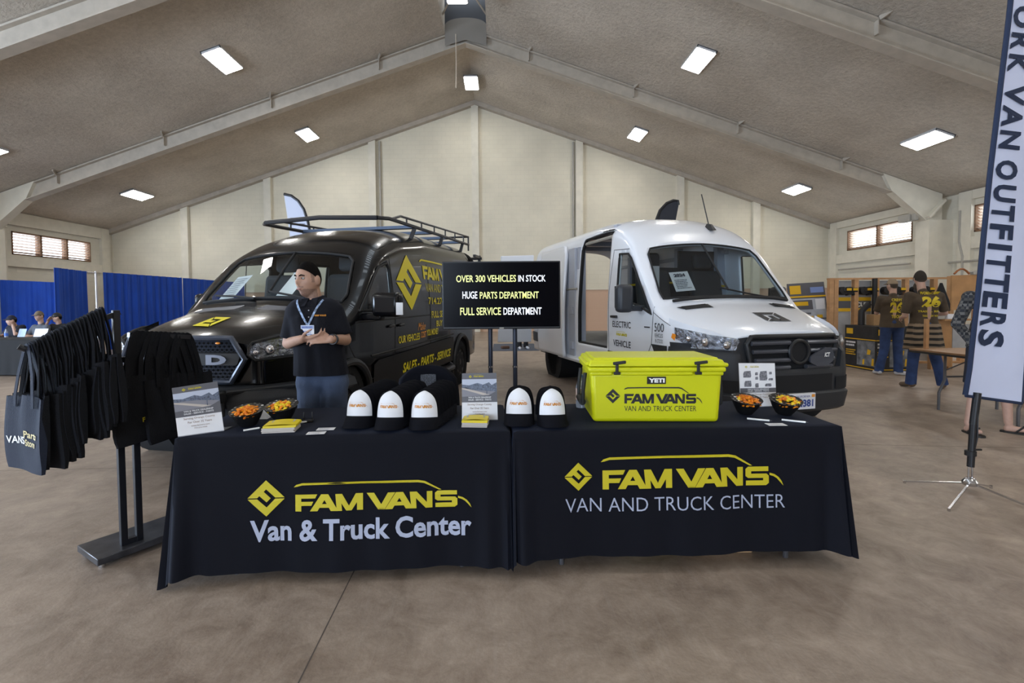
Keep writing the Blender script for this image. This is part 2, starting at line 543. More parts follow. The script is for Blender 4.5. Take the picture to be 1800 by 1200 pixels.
CREAM = (.71, .66, .53)
m_floor = concrete(); m_ceil = popcorn()
m_back = blockwall('painted block back wall', CREAM, (.69, .645, .52), (0, 2), (2.02, (.58, .40, .29)))
m_side = blockwall('painted block side wall', (.68, .64, .54), (.64, .61, .51), (1, 2))
m_trim = mat('cream painted trim', (.66, .62, .52), .6, noise=.06, nscale=3)
m_beam = mat('painted steel beam', (.43, .38, .315), .55, noise=.10, nscale=4)
m_dark = mat('dark void', (.015, .015, .017), .8)
m_conduit = mat('grey conduit', (.36, .34, .30), .5)
m_white = mat('white paint', (.8, .8, .78), .5)
m_black = mat('black plastic', (.012, .012, .014), .45)

def struct(o, name=None): o['kind'] = 'structure'; return o
struct(MB().b2(XL - .3, XR + .3, YF - .3, YB + .3, -.2, 0).build('floor', m_floor, smooth=0))
# floor saw cuts
ntrim = [0]
def trim(mb, mt, **k):
    ntrim[0] += 1
    return struct(mb.build('trim_%d' % ntrim[0], mt, **k))
m_cut = mat('floor saw cut', (.085, .07, .06), .9)
def sawcut(a, b, w=.006):
    a = Vector((a[0], a[1], .0008)); b = Vector((b[0], b[1], .0008))
    d = (b - a).normalized(); s = Vector((-d.y, d.x, 0)) * w / 2
    trim(MB().add([a - s, b - s, b + s, a + s], [(0, 1, 2, 3)]), m_cut, smooth=0)
p = at(620, 1008, z=0); q = at(525, 1199, z=0); d = (q - p)
sawcut(p - d * 7, q + d * 2)
p = at(1600, 783, z=0); q = at(1500, 781, z=0); d = (q - p).normalized()
sawcut(p - d * 8, p + d * 18)
p = at(20, 827, z=0); q = at(240, 822, z=0)
sawcut(p - (q - p) * 2, q + (q - p) * 1.2, .005)

# ceiling slopes with the ridge opening, and the raised ridge monitor above it
t = .18
OPL, OPR, OPY = RX - .72, RX + .74, 17.28     # opening edges; solid ridge beyond OPY
def slab(x0, x1, y0, y1, mb):
    z0, z1 = roof_z(x0), roof_z(x1)
    return mb.hexa([(x0, y0, z0), (x1, y0, z1), (x1, y1, z1), (x0, y1, z0), (x0, y0, z0 + t), (x1, y0, z1 + t), (x1, y1, z1 + t), (x0, y1, z0 + t)])
mb = MB()
slab(XL, OPL, YF, YB, mb); slab(OPR, XR, YF, YB, mb)
slab(OPL, RX, OPY, YB, mb); slab(RX, OPR, OPY, YB, mb)
struct(mb.build('ceiling', m_ceil, smooth=0))
mb = MB()
mb.b2(OPL - .12, OPL - .001, YF, OPY, RZ - .22, RZ + 1.3); mb.b2(OPR + .001, OPR + .12, YF, OPY, RZ - .22, RZ + 1.3)
trim(mb, m_ceil, smooth=0)
mb = MB()
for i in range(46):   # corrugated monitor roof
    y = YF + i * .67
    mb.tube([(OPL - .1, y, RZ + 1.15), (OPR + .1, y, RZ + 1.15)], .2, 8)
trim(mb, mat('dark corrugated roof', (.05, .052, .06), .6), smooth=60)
mb = MB()
def arch(u, v):
    th = pi * u
    return Vector((RX + .01 - .73 * cos(th), OPY - .06, RZ - .46 - .20 * abs(cos(th)) + v * (.42 + .20 * abs(cos(th)) + .34 * sin(th) ** .7)))
mb.grid(arch, 25, 2)
trim(mb, mat('grey sheet metal', (.20, .18, .155), .7), smooth=0)
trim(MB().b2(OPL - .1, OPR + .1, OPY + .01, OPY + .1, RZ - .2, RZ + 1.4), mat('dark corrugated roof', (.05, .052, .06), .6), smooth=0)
mb = MB()
mb.b2(OPL, OPR, 15.75, 15.9, RZ + .68, RZ + .78)
mb.bar((OPL, 14.0, RZ + .8), (OPR, 16.6, RZ + .05), .04, .04); mb.bar((OPR, 14.0, RZ + .8), (OPL, 16.6, RZ + .05), .04, .04)
mb.b2(OPL, OPR, 9.4, 9.5, RZ + .6, RZ + .7)
trim(mb, m_beam, smooth=0)

# trusses: rafters under the slopes, haunches and columns at the side walls
def rafter(y, n):
    mb = MB(); hw = .15; D = .50
    for x0, x1 in ((XL + .9, RX), (RX, XR - .9)):
        z0, z1 = roof_z(x0) - .02, roof_z(x1) - .02
        mb.hexa([(x0, y - .03, z0 - D), (x1, y - .03, z1 - D), (x1, y + .03, z1 - D), (x0, y + .03, z0 - D), (x0, y - .03, z0), (x1, y - .03, z1), (x1, y + .03, z1), (x0, y + .03, z0)])
        mb.hexa([(x0, y - hw, z0 - D - .03), (x1, y - hw, z1 - D - .03), (x1, y + hw, z1 - D - .03), (x0, y + hw, z0 - D - .03), (x0, y - hw, z0 - D), (x1, y - hw, z1 - D), (x1, y + hw, z1 - D), (x0, y + hw, z0 - D)])
        mb.hexa([(x0, y - hw, z0 - .05), (x1, y - hw, z1 - .05), (x1, y + hw, z1 - .05), (x0, y + hw, z0 - .05), (x0, y - hw, z0), (x1, y - hw, z1), (x1, y + hw, z1), (x0, y + hw, z0)])
        for k in range(4):     # stiffeners and purlin clips
            xx = x0 + (x1 - x0) * (k + .6) / 4.4
            zz = roof_z(xx)
            mb.box((xx, y, zz - .2), (.025, .29, .34))
            mb.bar((xx, y - .18, zz - .06), (xx + .12, y - .42, zz + .02), .04, .10)
    trim(mb, m_beam, smooth=0)
    for sx, xw, sl in ((1, XR, SR), (-1, XL, SL)):
        mb = MB()
        xa, xb = xw - sx * 2.1, xw - sx * .80
        P = [(xa, roof_z(xa) - .52), (xa - sx * .3, roof_z(xa - sx * .3) - .02), (xw - sx * .3, roof_z(xw - sx * .3) - .02), (xw - sx * .3, 4.15), (xb, 4.15)]
        mb.extrude(P, lambda u, v: (u, y + .16, v), lambda u, v: (u, y - .16, v))
        trim(mb, m_trim, smooth=0)
        mb = MB()   # column
        mb.b2(xw, xw - sx * .85, y - .28, y + .28, 0, 4.2)
        mb.hexa([(xw - sx * .86, y - .34, 4.25), (xw - sx * .3, y - .34, 4.85), (xw - sx * .3, y + .34, 4.85), (xw - sx * .86, y + .34, 4.25),
                 (xw - sx * .90, y - .34, 4.31), (xw - sx * .34, y - .34, 4.91), (xw - sx * .34, y + .34, 4.91), (xw - sx * .90, y + .34, 4.31)][::1])
        trim(mb, m_trim, smooth=0)
rafter(17.4, 0); rafter(11.1, 1)

# back wall with pilasters and raked trim
P = [(XL - .3, 0), (XR + .3, 0), (XR + .3, roof_z(XR) + .1), (RX, RZ + .15), (XL - .3, roof_z(XL) + .1)]
struct(MB().extrude(P, lambda u, v: (u, YB + .3, v), lambda u, v: (u, YB, v)).build('wall_back', m_back, smooth=0))
for px in (838, 660, 1018, 478, 1193, 333, 1325):
    x = (px - 878) / 36.0
    trim(MB().b2(x - .17, x + .17, YB - .2, YB, 0, roof_z(x) - .02), m_trim, smooth=0)
for px in (673, 1008):
    x = (px - 878) / 36.0
    trim(MB().cyl((x, YB - .08, 1), (x, YB - .08, roof_z(x) - .3), .05, 10), m_conduit)
mb = MB()
for x0, x1 in ((XL, RX), (RX, XR)):
    z0, z1 = roof_z(x0), roof_z(x1)
    mb.hexa([(x0, YB - .28, z0 - .2), (x1, YB - .28, z1 - .2), (x1, YB, z1 - .2), (x0, YB, z0 - .2), (x0, YB - .28, z0), (x1, YB - .28, z1), (x1, YB, z1), (x0, YB, z0)])
trim(mb, m_beam, smooth=0)
trim(MB().b2(XL, XR, YB - .05, YB, 2.0, 2.05), m_trim, smooth=0)
# front wall behind the visitor
P2 = [(XL - .3, 0), (XR + .3, 0), (XR + .3, roof_z(XR) + .1), (RX, RZ + 1.4), (XL - .3, roof_z(XL) + .1)]
struct(MB().extrude(P2, lambda u, v: (u, YF, v), lambda u, v: (u, YF - .3, v)).build('wall_front', m_back, smooth=0))

# side walls with openings for the louvre windows
def side_wall(name, xw, sx, wins, zt):
    mb = MB()
    x0, x1 = xw, xw + sx * .3
    ys = YF
    for (ya, yb, za, zb) in wins:
        mb.b2(x0, x1, ys, ya, 0, zt); mb.b2(x0, x1, ya, yb, 0, za); mb.b2(x0, x1, ya, yb, zb, zt)
        ys = yb
    mb.b2(x0, x1, ys, YB + .3, 0, zt)
    return struct(mb.build(name, m_side, smooth=0))
def louvre(n, xw, sx, ya, yb, za, zb, npane, slat_m, ns):
    f = MB(); fr = .05
    xx0, xx1 = xw - sx * .02, xw + sx * .2
    f.b2(xx0, xx1, ya, yb, za, za + fr); f.b2(xx0, xx1, ya, yb, zb - fr, zb)
    for k in range(npane + 1):
        y = ya + (yb - ya) * k / npane
        f.b2(xx0, xx1, max(ya, y - fr / 2 - .02), min(yb, y + fr / 2 + .02), za, zb)
    w_ = struct(f.build('window_%d' % n, mat('rusty window frame', (.20, .11, .06), .7, noise=.3), smooth=0))
    g = MB()
    for k in range(npane):
        y0 = ya + (yb - ya) * k / npane + .04; y1 = ya + (yb - ya) * (k + 1) / npane - .04
        for i in range(ns):
            z = za + fr + (zb - za - 2 * fr) * (i + .5) / ns
            g.bar((xw + sx * .09, y0, z), (xw + sx * .09, y1, z), .10, .008, up=(sx * .5, 0, .86))
    g.build('louvre_slats', slat_m, w_, smooth=0)
m_slat_l = mat('frosted louvre slat', (.62, .50, .44), .5)
m_slat_r = mat('frosted louvre slat pale', (.80, .70, .60), .5)
side_wall('wall_left', XL, -1, [(18.75, 22.35, 3.42, 4.32)], 5.1)
louvre(1, XL, -1, 18.75, 22.35, 3.42, 4.32, 3, m_slat_l, 7)
side_wall('wall_right', XR, 1, [(12.4, 16.35, 3.65, 4.55), (18.8, 22.3, 3.65, 4.55)], 5.1)
louvre(2, XR, 1, 18.8, 22.3, 3.65, 4.55, 2, m_slat_r, 8)
louvre(3, XR, 1, 12.4, 16.35, 3.65, 4.55, 3, m_slat_r, 8)
# ledges, posts and recesses on the side walls
for xw, sx, zz in ((XR, -1, (3.1, 3.5, 4.75)), (XL, 1, (2.95, 3.32, 4.55))):
    for ya, yb in ((18.0, 23.3), (11.6, 16.8)):
        mb = MB()
        mb.b2(xw, xw + sx * .12, ya, yb, zz[0], zz[1]); mb.b2(xw, xw + sx * .12, ya, yb, zz[2], 5.05)
        for y in (ya, yb - .45):
            mb.b2(xw, xw + sx * .135, y, y + .45, 0, 5.04)
        trim(mb, m_trim, smooth=0)
# conduits on the right wall
def pipe(P, r=.03, m=m_conduit): trim(MB().tube(P, r, 8), m)
xc = XR - .14
pipe([at(1474, 474, x=xc), at(1600, 463, x=xc)], .035)
c1 = [at(*q, x=xc) for q in ((1600, 385), (1640, 385), (1647, 389), (1650, 397), (1650, 452), (1653, 459), (1662, 462), (1722, 457))]
pipe(c1, .035)
pipe([at(*q, x=xc) for q in ((1688, 370), (1686, 425), (1692, 450), (1691, 498))], .035)
trim(MB().b2(xc - .4, xc + .1, *sorted((at(1625, 417, x=xc).y, at(1660, 417, x=xc).y)), at(1640, 419, x=xc).z, at(1640, 415, x=xc).z), m_trim, smooth=0)
p = at(1594, 384, x=14.9)
trim(MB().box(p, (.25, .5, .25)).box(p + Vector((0, -.35, .05)), (.15, .15, .35)), m_conduit, smooth=0, bevel=.02)
# unseen door frames added around the daylight lamps; the walls stay solid
for n, (x0, x1, y0, y1) in enumerate(((XL + .02, XL + .14, -1.4, 4.4), (-8.3, .3, YF + .02, YF + .14))):
    mb = MB()
    if n == 0:
        mb.b2(x0, x1, y0, y0 + .15, 0, 4.6); mb.b2(x0, x1, y1 - .15, y1, 0, 4.6); mb.b2(x0, x1 + .3, y0, y1, 4.45, 4.95)
    else:
        mb.b2(x0, x0 + .15, y0, y1, 0, 4.6); mb.b2(x1 - .15, x1, y0, y1, 0, 4.6); mb.b2(x0, x1, y0, y1 + .3, 4.45, 4.95)
    struct(mb.build('door_%d' % (n + 1), m_beam, smooth=0))

# ceiling lights
m_lamp = mat('lit diffuser', (1.0, .97, .92), .5, emit=LAMP_POWER)
m_lampframe = mat('lamp housing', (.62, .62, .64), .5)
def ceiling_light(x, y, label, group, flat=False):
    z = roof_z(x) if not flat else RZ - .24
    sl = 0 if flat else (math.atan(SL) * -1 if x < RX else math.atan(SR))
    e = empty('ceiling_light', (x, y, z), 0, label, 'light', group)
    e.rotation_euler = (0, sl, 0)
    mb = MB()
    w2, l2, d = .30, .62, .08
    mb.b2(-w2, w2, -l2, -l2 + .03, -d, 0); mb.b2(-w2, w2, l2 - .03, l2, -d, 0); mb.b2(-w2, -w2 + .03, -l2, l2, -d, 0); mb.b2(w2 - .03, w2, -l2, l2, -d, 0)
    mb.b2(-w2, w2, -l2, l2, -.03, -.005)
    mb.build('housing', m_lampframe, e, smooth=0)
    MB().b2(-w2 + .03, w2 - .03, -l2 + .03, l2 - .03, -d - .01, -d + .02).build('diffuser', m_lamp, e, smooth=0)
    return e
LX = (-15.45, -8.13, 5.95, 12.75)
NMX = ('over the blue curtains', 'on the left slope', 'on the right slope', 'over the plywood display')
NMY = {20.85: 'far row', 14.55: 'near row'}
for y in (20.85, 14.55, 8.0, 1.6, -4.8, -11.2):
    for i, x in enumerate(LX):
        if y > 10: ceiling_light(x, y, 'rectangular white ceiling light %s, %s' % (NMX[i], NMY[y]), 'ceiling lights')
        else: ceiling_light(x, y, 'rectangular white ceiling light above the visitor, outside the picture', 'ceiling lights')
ceiling_light(RX, 20.8, 'bright ceiling light on the ridge above the back wall', 'ceiling lights', True).location.z = RZ - .28
ceiling_light(RX - .02, 13.6, 'bright ceiling light inside the dark ridge opening', 'ceiling lights', True).location.z = RZ - .97
# pull chain hanging under the ridge
p = at(801, 60, y=17.0); q = at(801.5, 155, y=17.0)
tag(MB().tube([p, (p.x + .01, p.y, (p.z + q.z) / 2), q], .02, 6).build('pull_chain', mat('pale chain', (.5, .42, .34), .5)), 'pale chain hanging from the ridge opening', 'chain')

# ================================================================ blue drapes on the left
m_blue = mat('royal blue drape', (.002, .050, .36), .75, noise=.12, nscale=2, sheen=.3, sheencol=(.2, .4, 1))
m_pole = mat('aluminium pole', (.62, .62, .64), .35, metal=.7)
def drape(a, b, z1a, z1b, label, nf, z0=.03, amp=.05):
    a = Vector((a[0], a[1], 0)); b = Vector((b[0], b[1], 0))
    d = b - a; nrm = Vector((-d.y, d.x, 0)).normalized()
    ph = random.random() * 6
    def f(u, v):
        z = z0 + (z1a + (z1b - z1a) * u - z0) * v
        s = sin(nf * 2 * pi * u + ph + .5 * sin(7 * u)) * amp * (1 - .45 * v) + sin(nf * 4.7 * pi * u) * amp * .35
        p = a + d * u + nrm * s
        return (p.x, p.y, z)
    o = MB().grid(f, int(nf * 14), 8).build('drape', m_blue, smooth=80)
    return tag(o, label, 'curtain', 'blue pipe-and-drape panels')
def dpole(x, y, h, label):
    e = empty('drape_pole', (x, y, 0), 0, label, 'pole', 'drape poles')
    MB().cyl((0, 0, .01), (0, 0, h), .028, 10).build('upright', m_pole, e)
    MB().b2(-.2, .2, -.2, .2, 0, .012).build('base_plate', m_pole, e, smooth=0)
pA = at(97, 470, z=2.44); pB = at(153, 477, z=2.44); pC = at(168, 478, z=2.44); pD = at(318, 488, z=2.44); pE = at(352, 491, z=2.44)
pF = at(430, 497, z=2.44)
pL = at(-60, 489, y=17.5); pM = at(97, 497, y=17.2)
drape((pL.x, pL.y), (pM.x + .4, pM.y), pL.z, pM.z, 'lower royal blue drape behind the seated men, at the far left', 15)
drape((pA.x, pA.y), (pB.x, pB.y), 2.44, 2.44, 'tall royal blue drape panel left of the white pole, beside the gap', 5)
drape((pC.x + .12, pC.y + .1), (pD.x, pD.y), 2.44, 2.44, 'tall royal blue drape with a white paper sign hanging on it', 11)
drape((pD.x, pD.y + .12), (pF.x, pF.y), 2.44, 2.44, 'tall royal blue drape behind the black van windshield', 9)
drape((pB.x - .1, pB.y + .75), (pC.x - .25, pC.y + 1.3), 2.1, 2.1, 'short strip of blue drape seen in the gap beside the white pole', 3)
dpole(pC.x, pC.y, 2.46, 'white metal drape pole at the gap in the blue drapes')
dpole(pD.x - .02, pD.y, 2.48, 'white metal drape pole right of the paper sign')
tag(MB().cyl((pB.x, pB.y, 2.42), (pC.x, pC.y, 2.42), .02, 8).build('drape_rail', m_pole), 'white rail bridging the gap between blue drapes', 'rail')
# paper sign on the drape
def flat_sign(name, P, label, cat, mt, th=.012, group=None):
    """rigid board from four corners: bottom left, bottom right, top right, top left"""
    P = [Vector(q) for q in P]
    n = (P[1] - P[0]).cross(P[3] - P[0]).normalized()
    o = tag(MB().hexa([q - n * th for q in P[:1]] + [P[1] - n * th, P[1], P[0]] + [P[3] - n * th, P[2] - n * th, P[2], P[3]]).build(name, mt, smooth=0), label, cat, group)
    def fn(u, v, off=.002):
        a = P[0].lerp(P[1], u); b = P[3].lerp(P[2], u)
        return a.lerp(b, v) + n * off
    return o, fn
m_paper = mat('white paper', (.72, .72, .74), .6)
m_ink = mat('dark ink', (.03, .03, .05), .6)
m_bluei = mat('blue ink', (.03, .08, .35), .6)
m_orange = mat('orange ink', (.75, .30, .04), .6)
m_grey = mat('grey ink', (.30, .31, .34), .6)
m_red = mat('red ink', (.5, .05, .03), .6)
def quad(mb, fn, u0, u1, v0, v1): return mb.add([fn(u0, v0), fn(u1, v0), fn(u1, v1), fn(u0, v1)], [(0, 1, 2, 3)])
def fake_lines(mb, fn, u0, u1, v0, v1, n, seed, fill=.5, cen=False):
    """rows of print too small to read"""
    rd = random.Random(seed)
    h = (v1 - v0) / n
    for i in range(n):
        v = v1 - (i + 1) * h + h * (1 - fill) / 2
        u = u0 + ((u1 - u0) * .15 * rd.random() if cen else 0)
        end = u1 - (u1 - u0) * (.15 if cen else .35) * rd.random()
        while u < end:
            w_ = (u1 - u0) * (.04 + .10 * rd.random())
            quad(mb, fn, u, min(u + w_, end), v, v + h * fill)
            u += w_ + (u1 - u0) * .025
xs = pC.x + .12
S = [at(221, 576, x=xs), at(267, 573, x=xs), at(259.5, 507, x=xs), at(212, 507, x=xs)]
o, fn = flat_sign('hanging_sign', S, 'white paper sign with a blue heading hanging on the blue drape', 'sign', m_paper)
quad(MB(), fn, .0, 1, .86, .985).build('heading_band', mat('pale blue band', (.20, .28, .55), .6), o, smooth=0)
mb = MB(); put_text(mb, 'MASTERS EXPO', .34, .885, .6, .07, lambda u, v: fn(u, v, .004), bold=.03); mb.build('heading', m_ink, o, smooth=0)
mb = MB(); fake_lines(mb, fn, .1, .92, .28, .8, 9, 3, .35); mb.build('print', m_grey, o, smooth=0)
mb = MB(); fake_lines(mb, fn, .22, .95, .17, .25, 2, 5, .4); mb.build('orange_print', m_orange, o, smooth=0)
mb = MB(); mb.poly([(.5 + .05 * cos(k * pi / 6), .09 + .025 * sin(k * pi / 6)) for k in range(12)], fn); mb.build('seal', m_red, o, smooth=0)
mb = MB(); mb.poly([(.2 + .07 * cos(k * pi / 6), .92 + .05 * sin(k * pi / 6)) for k in range(12)], lambda u, v: fn(u, v, .004)); mb.build('badge', mat('gold badge', (.7, .55, .25), .5), o, smooth=0)
# ================================================================ vans
def lerp_tab(T, x):
    if x <= T[0][0]: return T[0][1]
    for (x0, y0), (x1, y1) in zip(T, T[1:]):
        if x <= x1:
            s = (x - x0) / (x1 - x0)
            return y0 + (y1 - y0) * s
    return T[-1][1]
def smooth_tab(T, n=3, step=.04):
    xs = np.arange(T[0][0], T[-1][0] + step / 2, step)
    ys = np.array([lerp_tab(T, x) for x in xs])
    for _ in range(n):
        y2 = ys.copy(); y2[1:-1] = (ys[:-2] + 2 * ys[1:-1] + ys[2:]) / 4; ys = y2
    return list(zip(xs.tolist(), ys.tolist()))

class VanShape:
    """surface of a van: a = distance behind the nose, y = left, z = up; local x = -a"""
    def __init__(s, L, W, top, drop, crown, bulge=.12, nosew=.80, nosel=.6, tumble=.085, sill=.42, npow=3.2, retreat=0):
        s.retreat = retreat
        s.L, s.W, s.bulge, s.nosew, s.nosel, s.tumble, s.sill, s.npow = L, W, bulge, nosew, nosel, tumble, sill, npow
        s.top = smooth_tab(top, 4); s.drop = smooth_tab(drop, 4); s.crown = smooth_tab(crown, 4)
    def plan(s, a):
        w = s.W
        if a < s.nosel: w *= 1 - (1 - s.nosew) * (1 - a / s.nosel) ** 2.2
        if a > s.L - .5: w *= 1 - .05 * ((a - s.L + .5) / .5) ** 2
        return w
    def half(s, a, z):
        k = 1 - s.tumble * max(0, z - 1.2) ** 1.5 - .05 * max(0, .75 - z)
        return s.plan(a) * k
    def shift(s, a, y): return s.bulge * (y / s.W) ** 2 * max(0, 1 - a / 2.4) + s.retreat * max(0, 1 - a)
    def zt(s, a): return lerp_tab(s.top, a)
    def zs(s, a): return s.zt(a) - lerp_tab(s.drop, a)
    def side(s, a, z, sd, off=0):
        y = s.half(a, min(z, s.zt(a)))
        zs = s.zs(a)
        if z > zs:
            return s.roofpt_z(a, z, sd, off)
        return Vector((-(a + s.shift(a, y)), sd * (y + off), z))
    def roofpt_z(s, a, z, sd, off=0):
        zs, zt = s.zs(a), s.zt(a); ws = s.half(a, zs)
        t = min(1, (z - zs) / max(1e-4, zt - zs))
        y = ws * (1 - t ** s.npow) ** (1 / s.npow)
        return Vector((-(a + s.shift(a, y)), sd * (y + off), z))
    def roof(s, a, y, off=0):
        zs, zt = s.zs(a), s.zt(a); ws = s.half(a, zs)
        q = min(1, abs(y) / ws)
        z = zs + (zt - zs) * (1 - q ** s.npow) ** (1 / s.npow) + lerp_tab(s.crown, a) * (1 - q * q)
        e = .03
        z2 = s.zt(a + e); z1 = s.zt(max(0, a - e))
        sl = (z2 - z1) / (2 * e)
        n = Vector((sl, 0, 1)).normalized()
        return Vector((-(a + s.shift(a, y)), y, z)) + n * off
    def front_a(s, y):
        """a on the nose outline at y"""
        q = min(abs(y) / s.W, .995)
        if q <= s.nosew: return 0.0
        return s.nosel * (1 - ((1 - q) / (1 - s.nosew)) ** (1 / 2.2))
    def front(s, y, z, off=0):
        a = s.front_a(y)
        e = .02
        k = 1 - .05 * max(0, .75 - z)
        yy = y * k
        p = Vector((-(a + s.shift(a, y)), yy, z))
        y1, y2 = y - e, y + e
        p1 = Vector((-(s.front_a(y1) + s.shift(0, y1)), y1, 0)); p2 = Vector((-(s.front_a(y2) + s.shift(0, y2)), y2, 0))
        t = (p2 - p1); n = Vector((t.y, -t.x, 0)).normalized()
        if abs(y) < .02: n = Vector((1, 0, 0))
        return p + n * off

def van_shell(S, cuts, da=.035, nside=34, ntop=34):
    """cuts: list of (key, 'side'/'roof', sd, polygon); returns {key: [V, F]}"""
    out = {'body': ([], [])}
    for sd in (1, -1):
        na = int(S.L / da)
        A = [S.L * i / na for i in range(na + 1)]
        cs = [c for c in cuts if c[2] in (sd, 0)]
        rows = nside + ntop
        G = []
        for a in A:
            col = []
            zs = S.zs(a)
            for j in range(nside): col.append(['side', a, S.sill + (zs - S.sill) * j / nside])
            zt = S.zt(a); ws = S.half(a, zs)
            for j in range(ntop + 1):
                th = pi / 2 * j / ntop
                c_ = cos(th) ** (2 / S.npow)
                # spread the flat part evenly
                yy = ws * c_ if j < ntop * .5 else None
                col.append(['roof', a, ws * c_])
            # respace the roof part by arc length
            pts = [S.roof(a, q[2]) for q in col[nside:]]
            ln = [0]
            for p0, p1 in zip(pts, pts[1:]): ln.append(ln[-1] + (p1 - p0).length)
            ys = np.interp(np.linspace(0, ln[-1], ntop + 1), ln, [q[2] for q in col[nside:]])
            for j in range(ntop + 1): col[nside + j][2] = float(ys[j])
            G.append(col)
        nr = nside + ntop
        cls = {}
        for i in range(na):
            for j in range(nr):
                kind = 'side' if j < nside else 'roof'
                ca = (A[i] + A[i + 1]) / 2
                if kind == 'side':
                    hi = G[i][j + 1][2] if j + 1 < nside else S.zs(ca)
                    cq = (G[i][j][2] + hi) / 2
                    cz = cq
                else:
                    cq = (G[i][j][2] + G[i][j + 1][2]) / 2
                    cz = S.roof(ca, cq).z
                k = 'body'
                for key, kd, s_, P in cs:
                    if kd == 'roof' and kind == 'roof' and in_poly((ca, cq), P): k = key
                    if kd == 'side' and (kind == 'side' or cq > S.W * .55) and in_poly((ca, cz), P): k = key
                cls[(i, j)] = k
        # snap vertices on class borders to the cut outline
        Vv = {}
        for i in range(na + 1):
            for j in range(nr + 1):
                kind, a, q = G[i][j]
                ks = {cls[(x, y)] for x in (i - 1, i) for y in (j - 1, j) if (x, y) in cls}
                if kind == 'side': p = S.side(a, q, sd)
                else:
                    p = S.roof(a, q); p.y *= sd
                if len(ks) > 1:
                    for key, kd, s_, P in cs:
                        if key in ks and (kd == kind or (kd == 'side' and kind == 'roof')):
                            if kd == 'side':
                                n_, d_ = near_poly((a, p.z), P)
                                if d_ < .08: p = S.side(n_[0], n_[1], sd)
                            else:
                                n_, d_ = near_poly((a, q), P)
                                if d_ < .08: p = S.roof(n_[0], n_[1]); p.y *= sd
                            break
                Vv[(i, j)] = p
        ids = {}
        for (i, j), k in cls.items():
            V, F = out.setdefault(k + ('' if k == 'body' else ''), ([], []))
            f = []
            for (x, y) in ((i, j), (i, j + 1), (i + 1, j + 1), (i + 1, j)):
                kk = (k, x, y)
                if kk not in ids:
                    # share the centre line between both sides
                    ids[kk] = len(V); V.append(Vv[(x, y)])
                f.append(ids[kk])
            F.append(tuple(f) if sd < 0 else tuple(f[::-1]))
    return out

def weld(o, d=.001):
    import bmesh
    bm = bmesh.new(); bm.from_mesh(o.data)
    bmesh.ops.remove_doubles(bm, verts=bm.verts, dist=d)
    bmesh.ops.recalc_face_normals(bm, faces=bm.faces)
    bm.to_mesh(o.data); bm.free(); o.data.update()
    return o

m_tyre = mat('tyre rubber', (.010, .010, .011), .9, spec=.2, bump=.4, bscale=40)
m_rimb = mat('black alloy', (.02, .02, .022), .35, metal=.4)
m_rims = mat('steel rim', (.30, .30, .32), .4, metal=.7)
m_yel = mat('yellow vinyl', (.70, .60, .01), .45)
m_glassd = glass('tinted van glass', (.80, .86, .86))
m_lens = glass('clear lamp lens', (.9, .92, .95))
m_chrome = mat('bright metal', (.6, .6, .62), .18, metal=1)
m_reflector = mat('lamp reflector', (.34, .35, .38), .18, metal=.9, noise=.75, nscale=22, bump=1, bscale=40)
m_amber = mat('amber lens', (.85, .28, .02), .3)
m_decal = mat('black vinyl', (.02, .02, .022), .5)
m_gasket = mat('rubber gasket', (.012, .012, .013), .7)
m_grille = mat('black grille plastic', (.012, .013, .015), .42)
m_bump = mat('dark grey bumper plastic', (.020, .022, .026), .5, bump=.15, bscale=300)
m_wellb = mat('wheel well liner', (.008, .008, .009), .9)
m_seat = mat('grey seat cloth', (.05, .05, .055), .9)
m_dash = mat('dashboard plastic', (.03, .03, .033), .6)

def wheel(parent, a, y, r, wd, rim_m, label=None, steel=False):
    sd = 1 if y > 0 else -1
    e = MB()
    prof = [(r * .60, -wd * .5), (r * .90, -wd * .5), (r * .98, -wd * .40), (r, -wd * .2), (r, wd * .2), (r * .98, wd * .40), (r * .90, wd * .5), (r * .60, wd * .5), (r * .58, 0)]
    e.lathe(prof + [prof[0]], 40, ax='Y')
    for k in range(30):    # tread blocks
        th = 2 * pi * k / 30
        for q in (-.33, 0, .33):
            t2 = th + (.1 if q == 0 else 0)
            e.box((cos(t2) * r, q * wd, sin(t2) * r), (.05, wd * .24, .022), M=Matrix.Rotation(-t2 + pi / 2, 3, 'Y'))
    t = e.build('wheel', m_tyre, parent, loc=(-a, y, r))
    m = MB()
    o_ = sd * wd * .5
    m.lathe([(r * .6, o_ - sd * .03), (r * .58, o_ - sd * .005), (r * .52, o_ - sd * .05), (r * .2, o_ - sd * .09), (.001, o_ - sd * .09)], 36, ax='Y')
    for k in range(8):
        th = 2 * pi * k / 8
        m.bar((cos(th) * r * .1, o_ - sd * .06, sin(th) * r * .1), (cos(th) * r * .55, o_ - sd * .035, sin(th) * r * .55), .05, .05, up=(0, 1, 0))
    m.lathe([(r * .17, o_ - sd * .10), (r * .17, o_ - sd * .02), (r * .13, o_ - sd * .01), (.001, o_ - sd * .01)], 20, ax='Y')
    rm = m.build('rim', rim_m, t)
    return t

def arch_poly(a0, r, zc, n=20):
    return [(a0 + r * cos(pi * k / n), zc + r * sin(pi * k / n)) for k in range(n + 1)] + [(a0 - r, .2), (a0 + r, .2)]

def outline_tube(mb, S, P, sd, r, off=.004, close=True):
    Q = split_long(P, .06) if close else P
    mb.tube([S.side(a, z, sd, off) for a, z in Q], r, 6, closed=close)
def seam(mb, S, P, sd, r=.006):
    Q = []
    for p, q in zip(P, P[1:]):
        n = max(1, int(math.hypot(q[0] - p[0], q[1] - p[1]) / .06))
        Q += [(p[0] + (q[0] - p[0]) * k / n, p[1] + (q[1] - p[1]) * k / n) for k in range(n)]
    Q.append(P[-1])
    mb.tube([S.side(a, z, sd, -.001) for a, z in Q], r, 5)

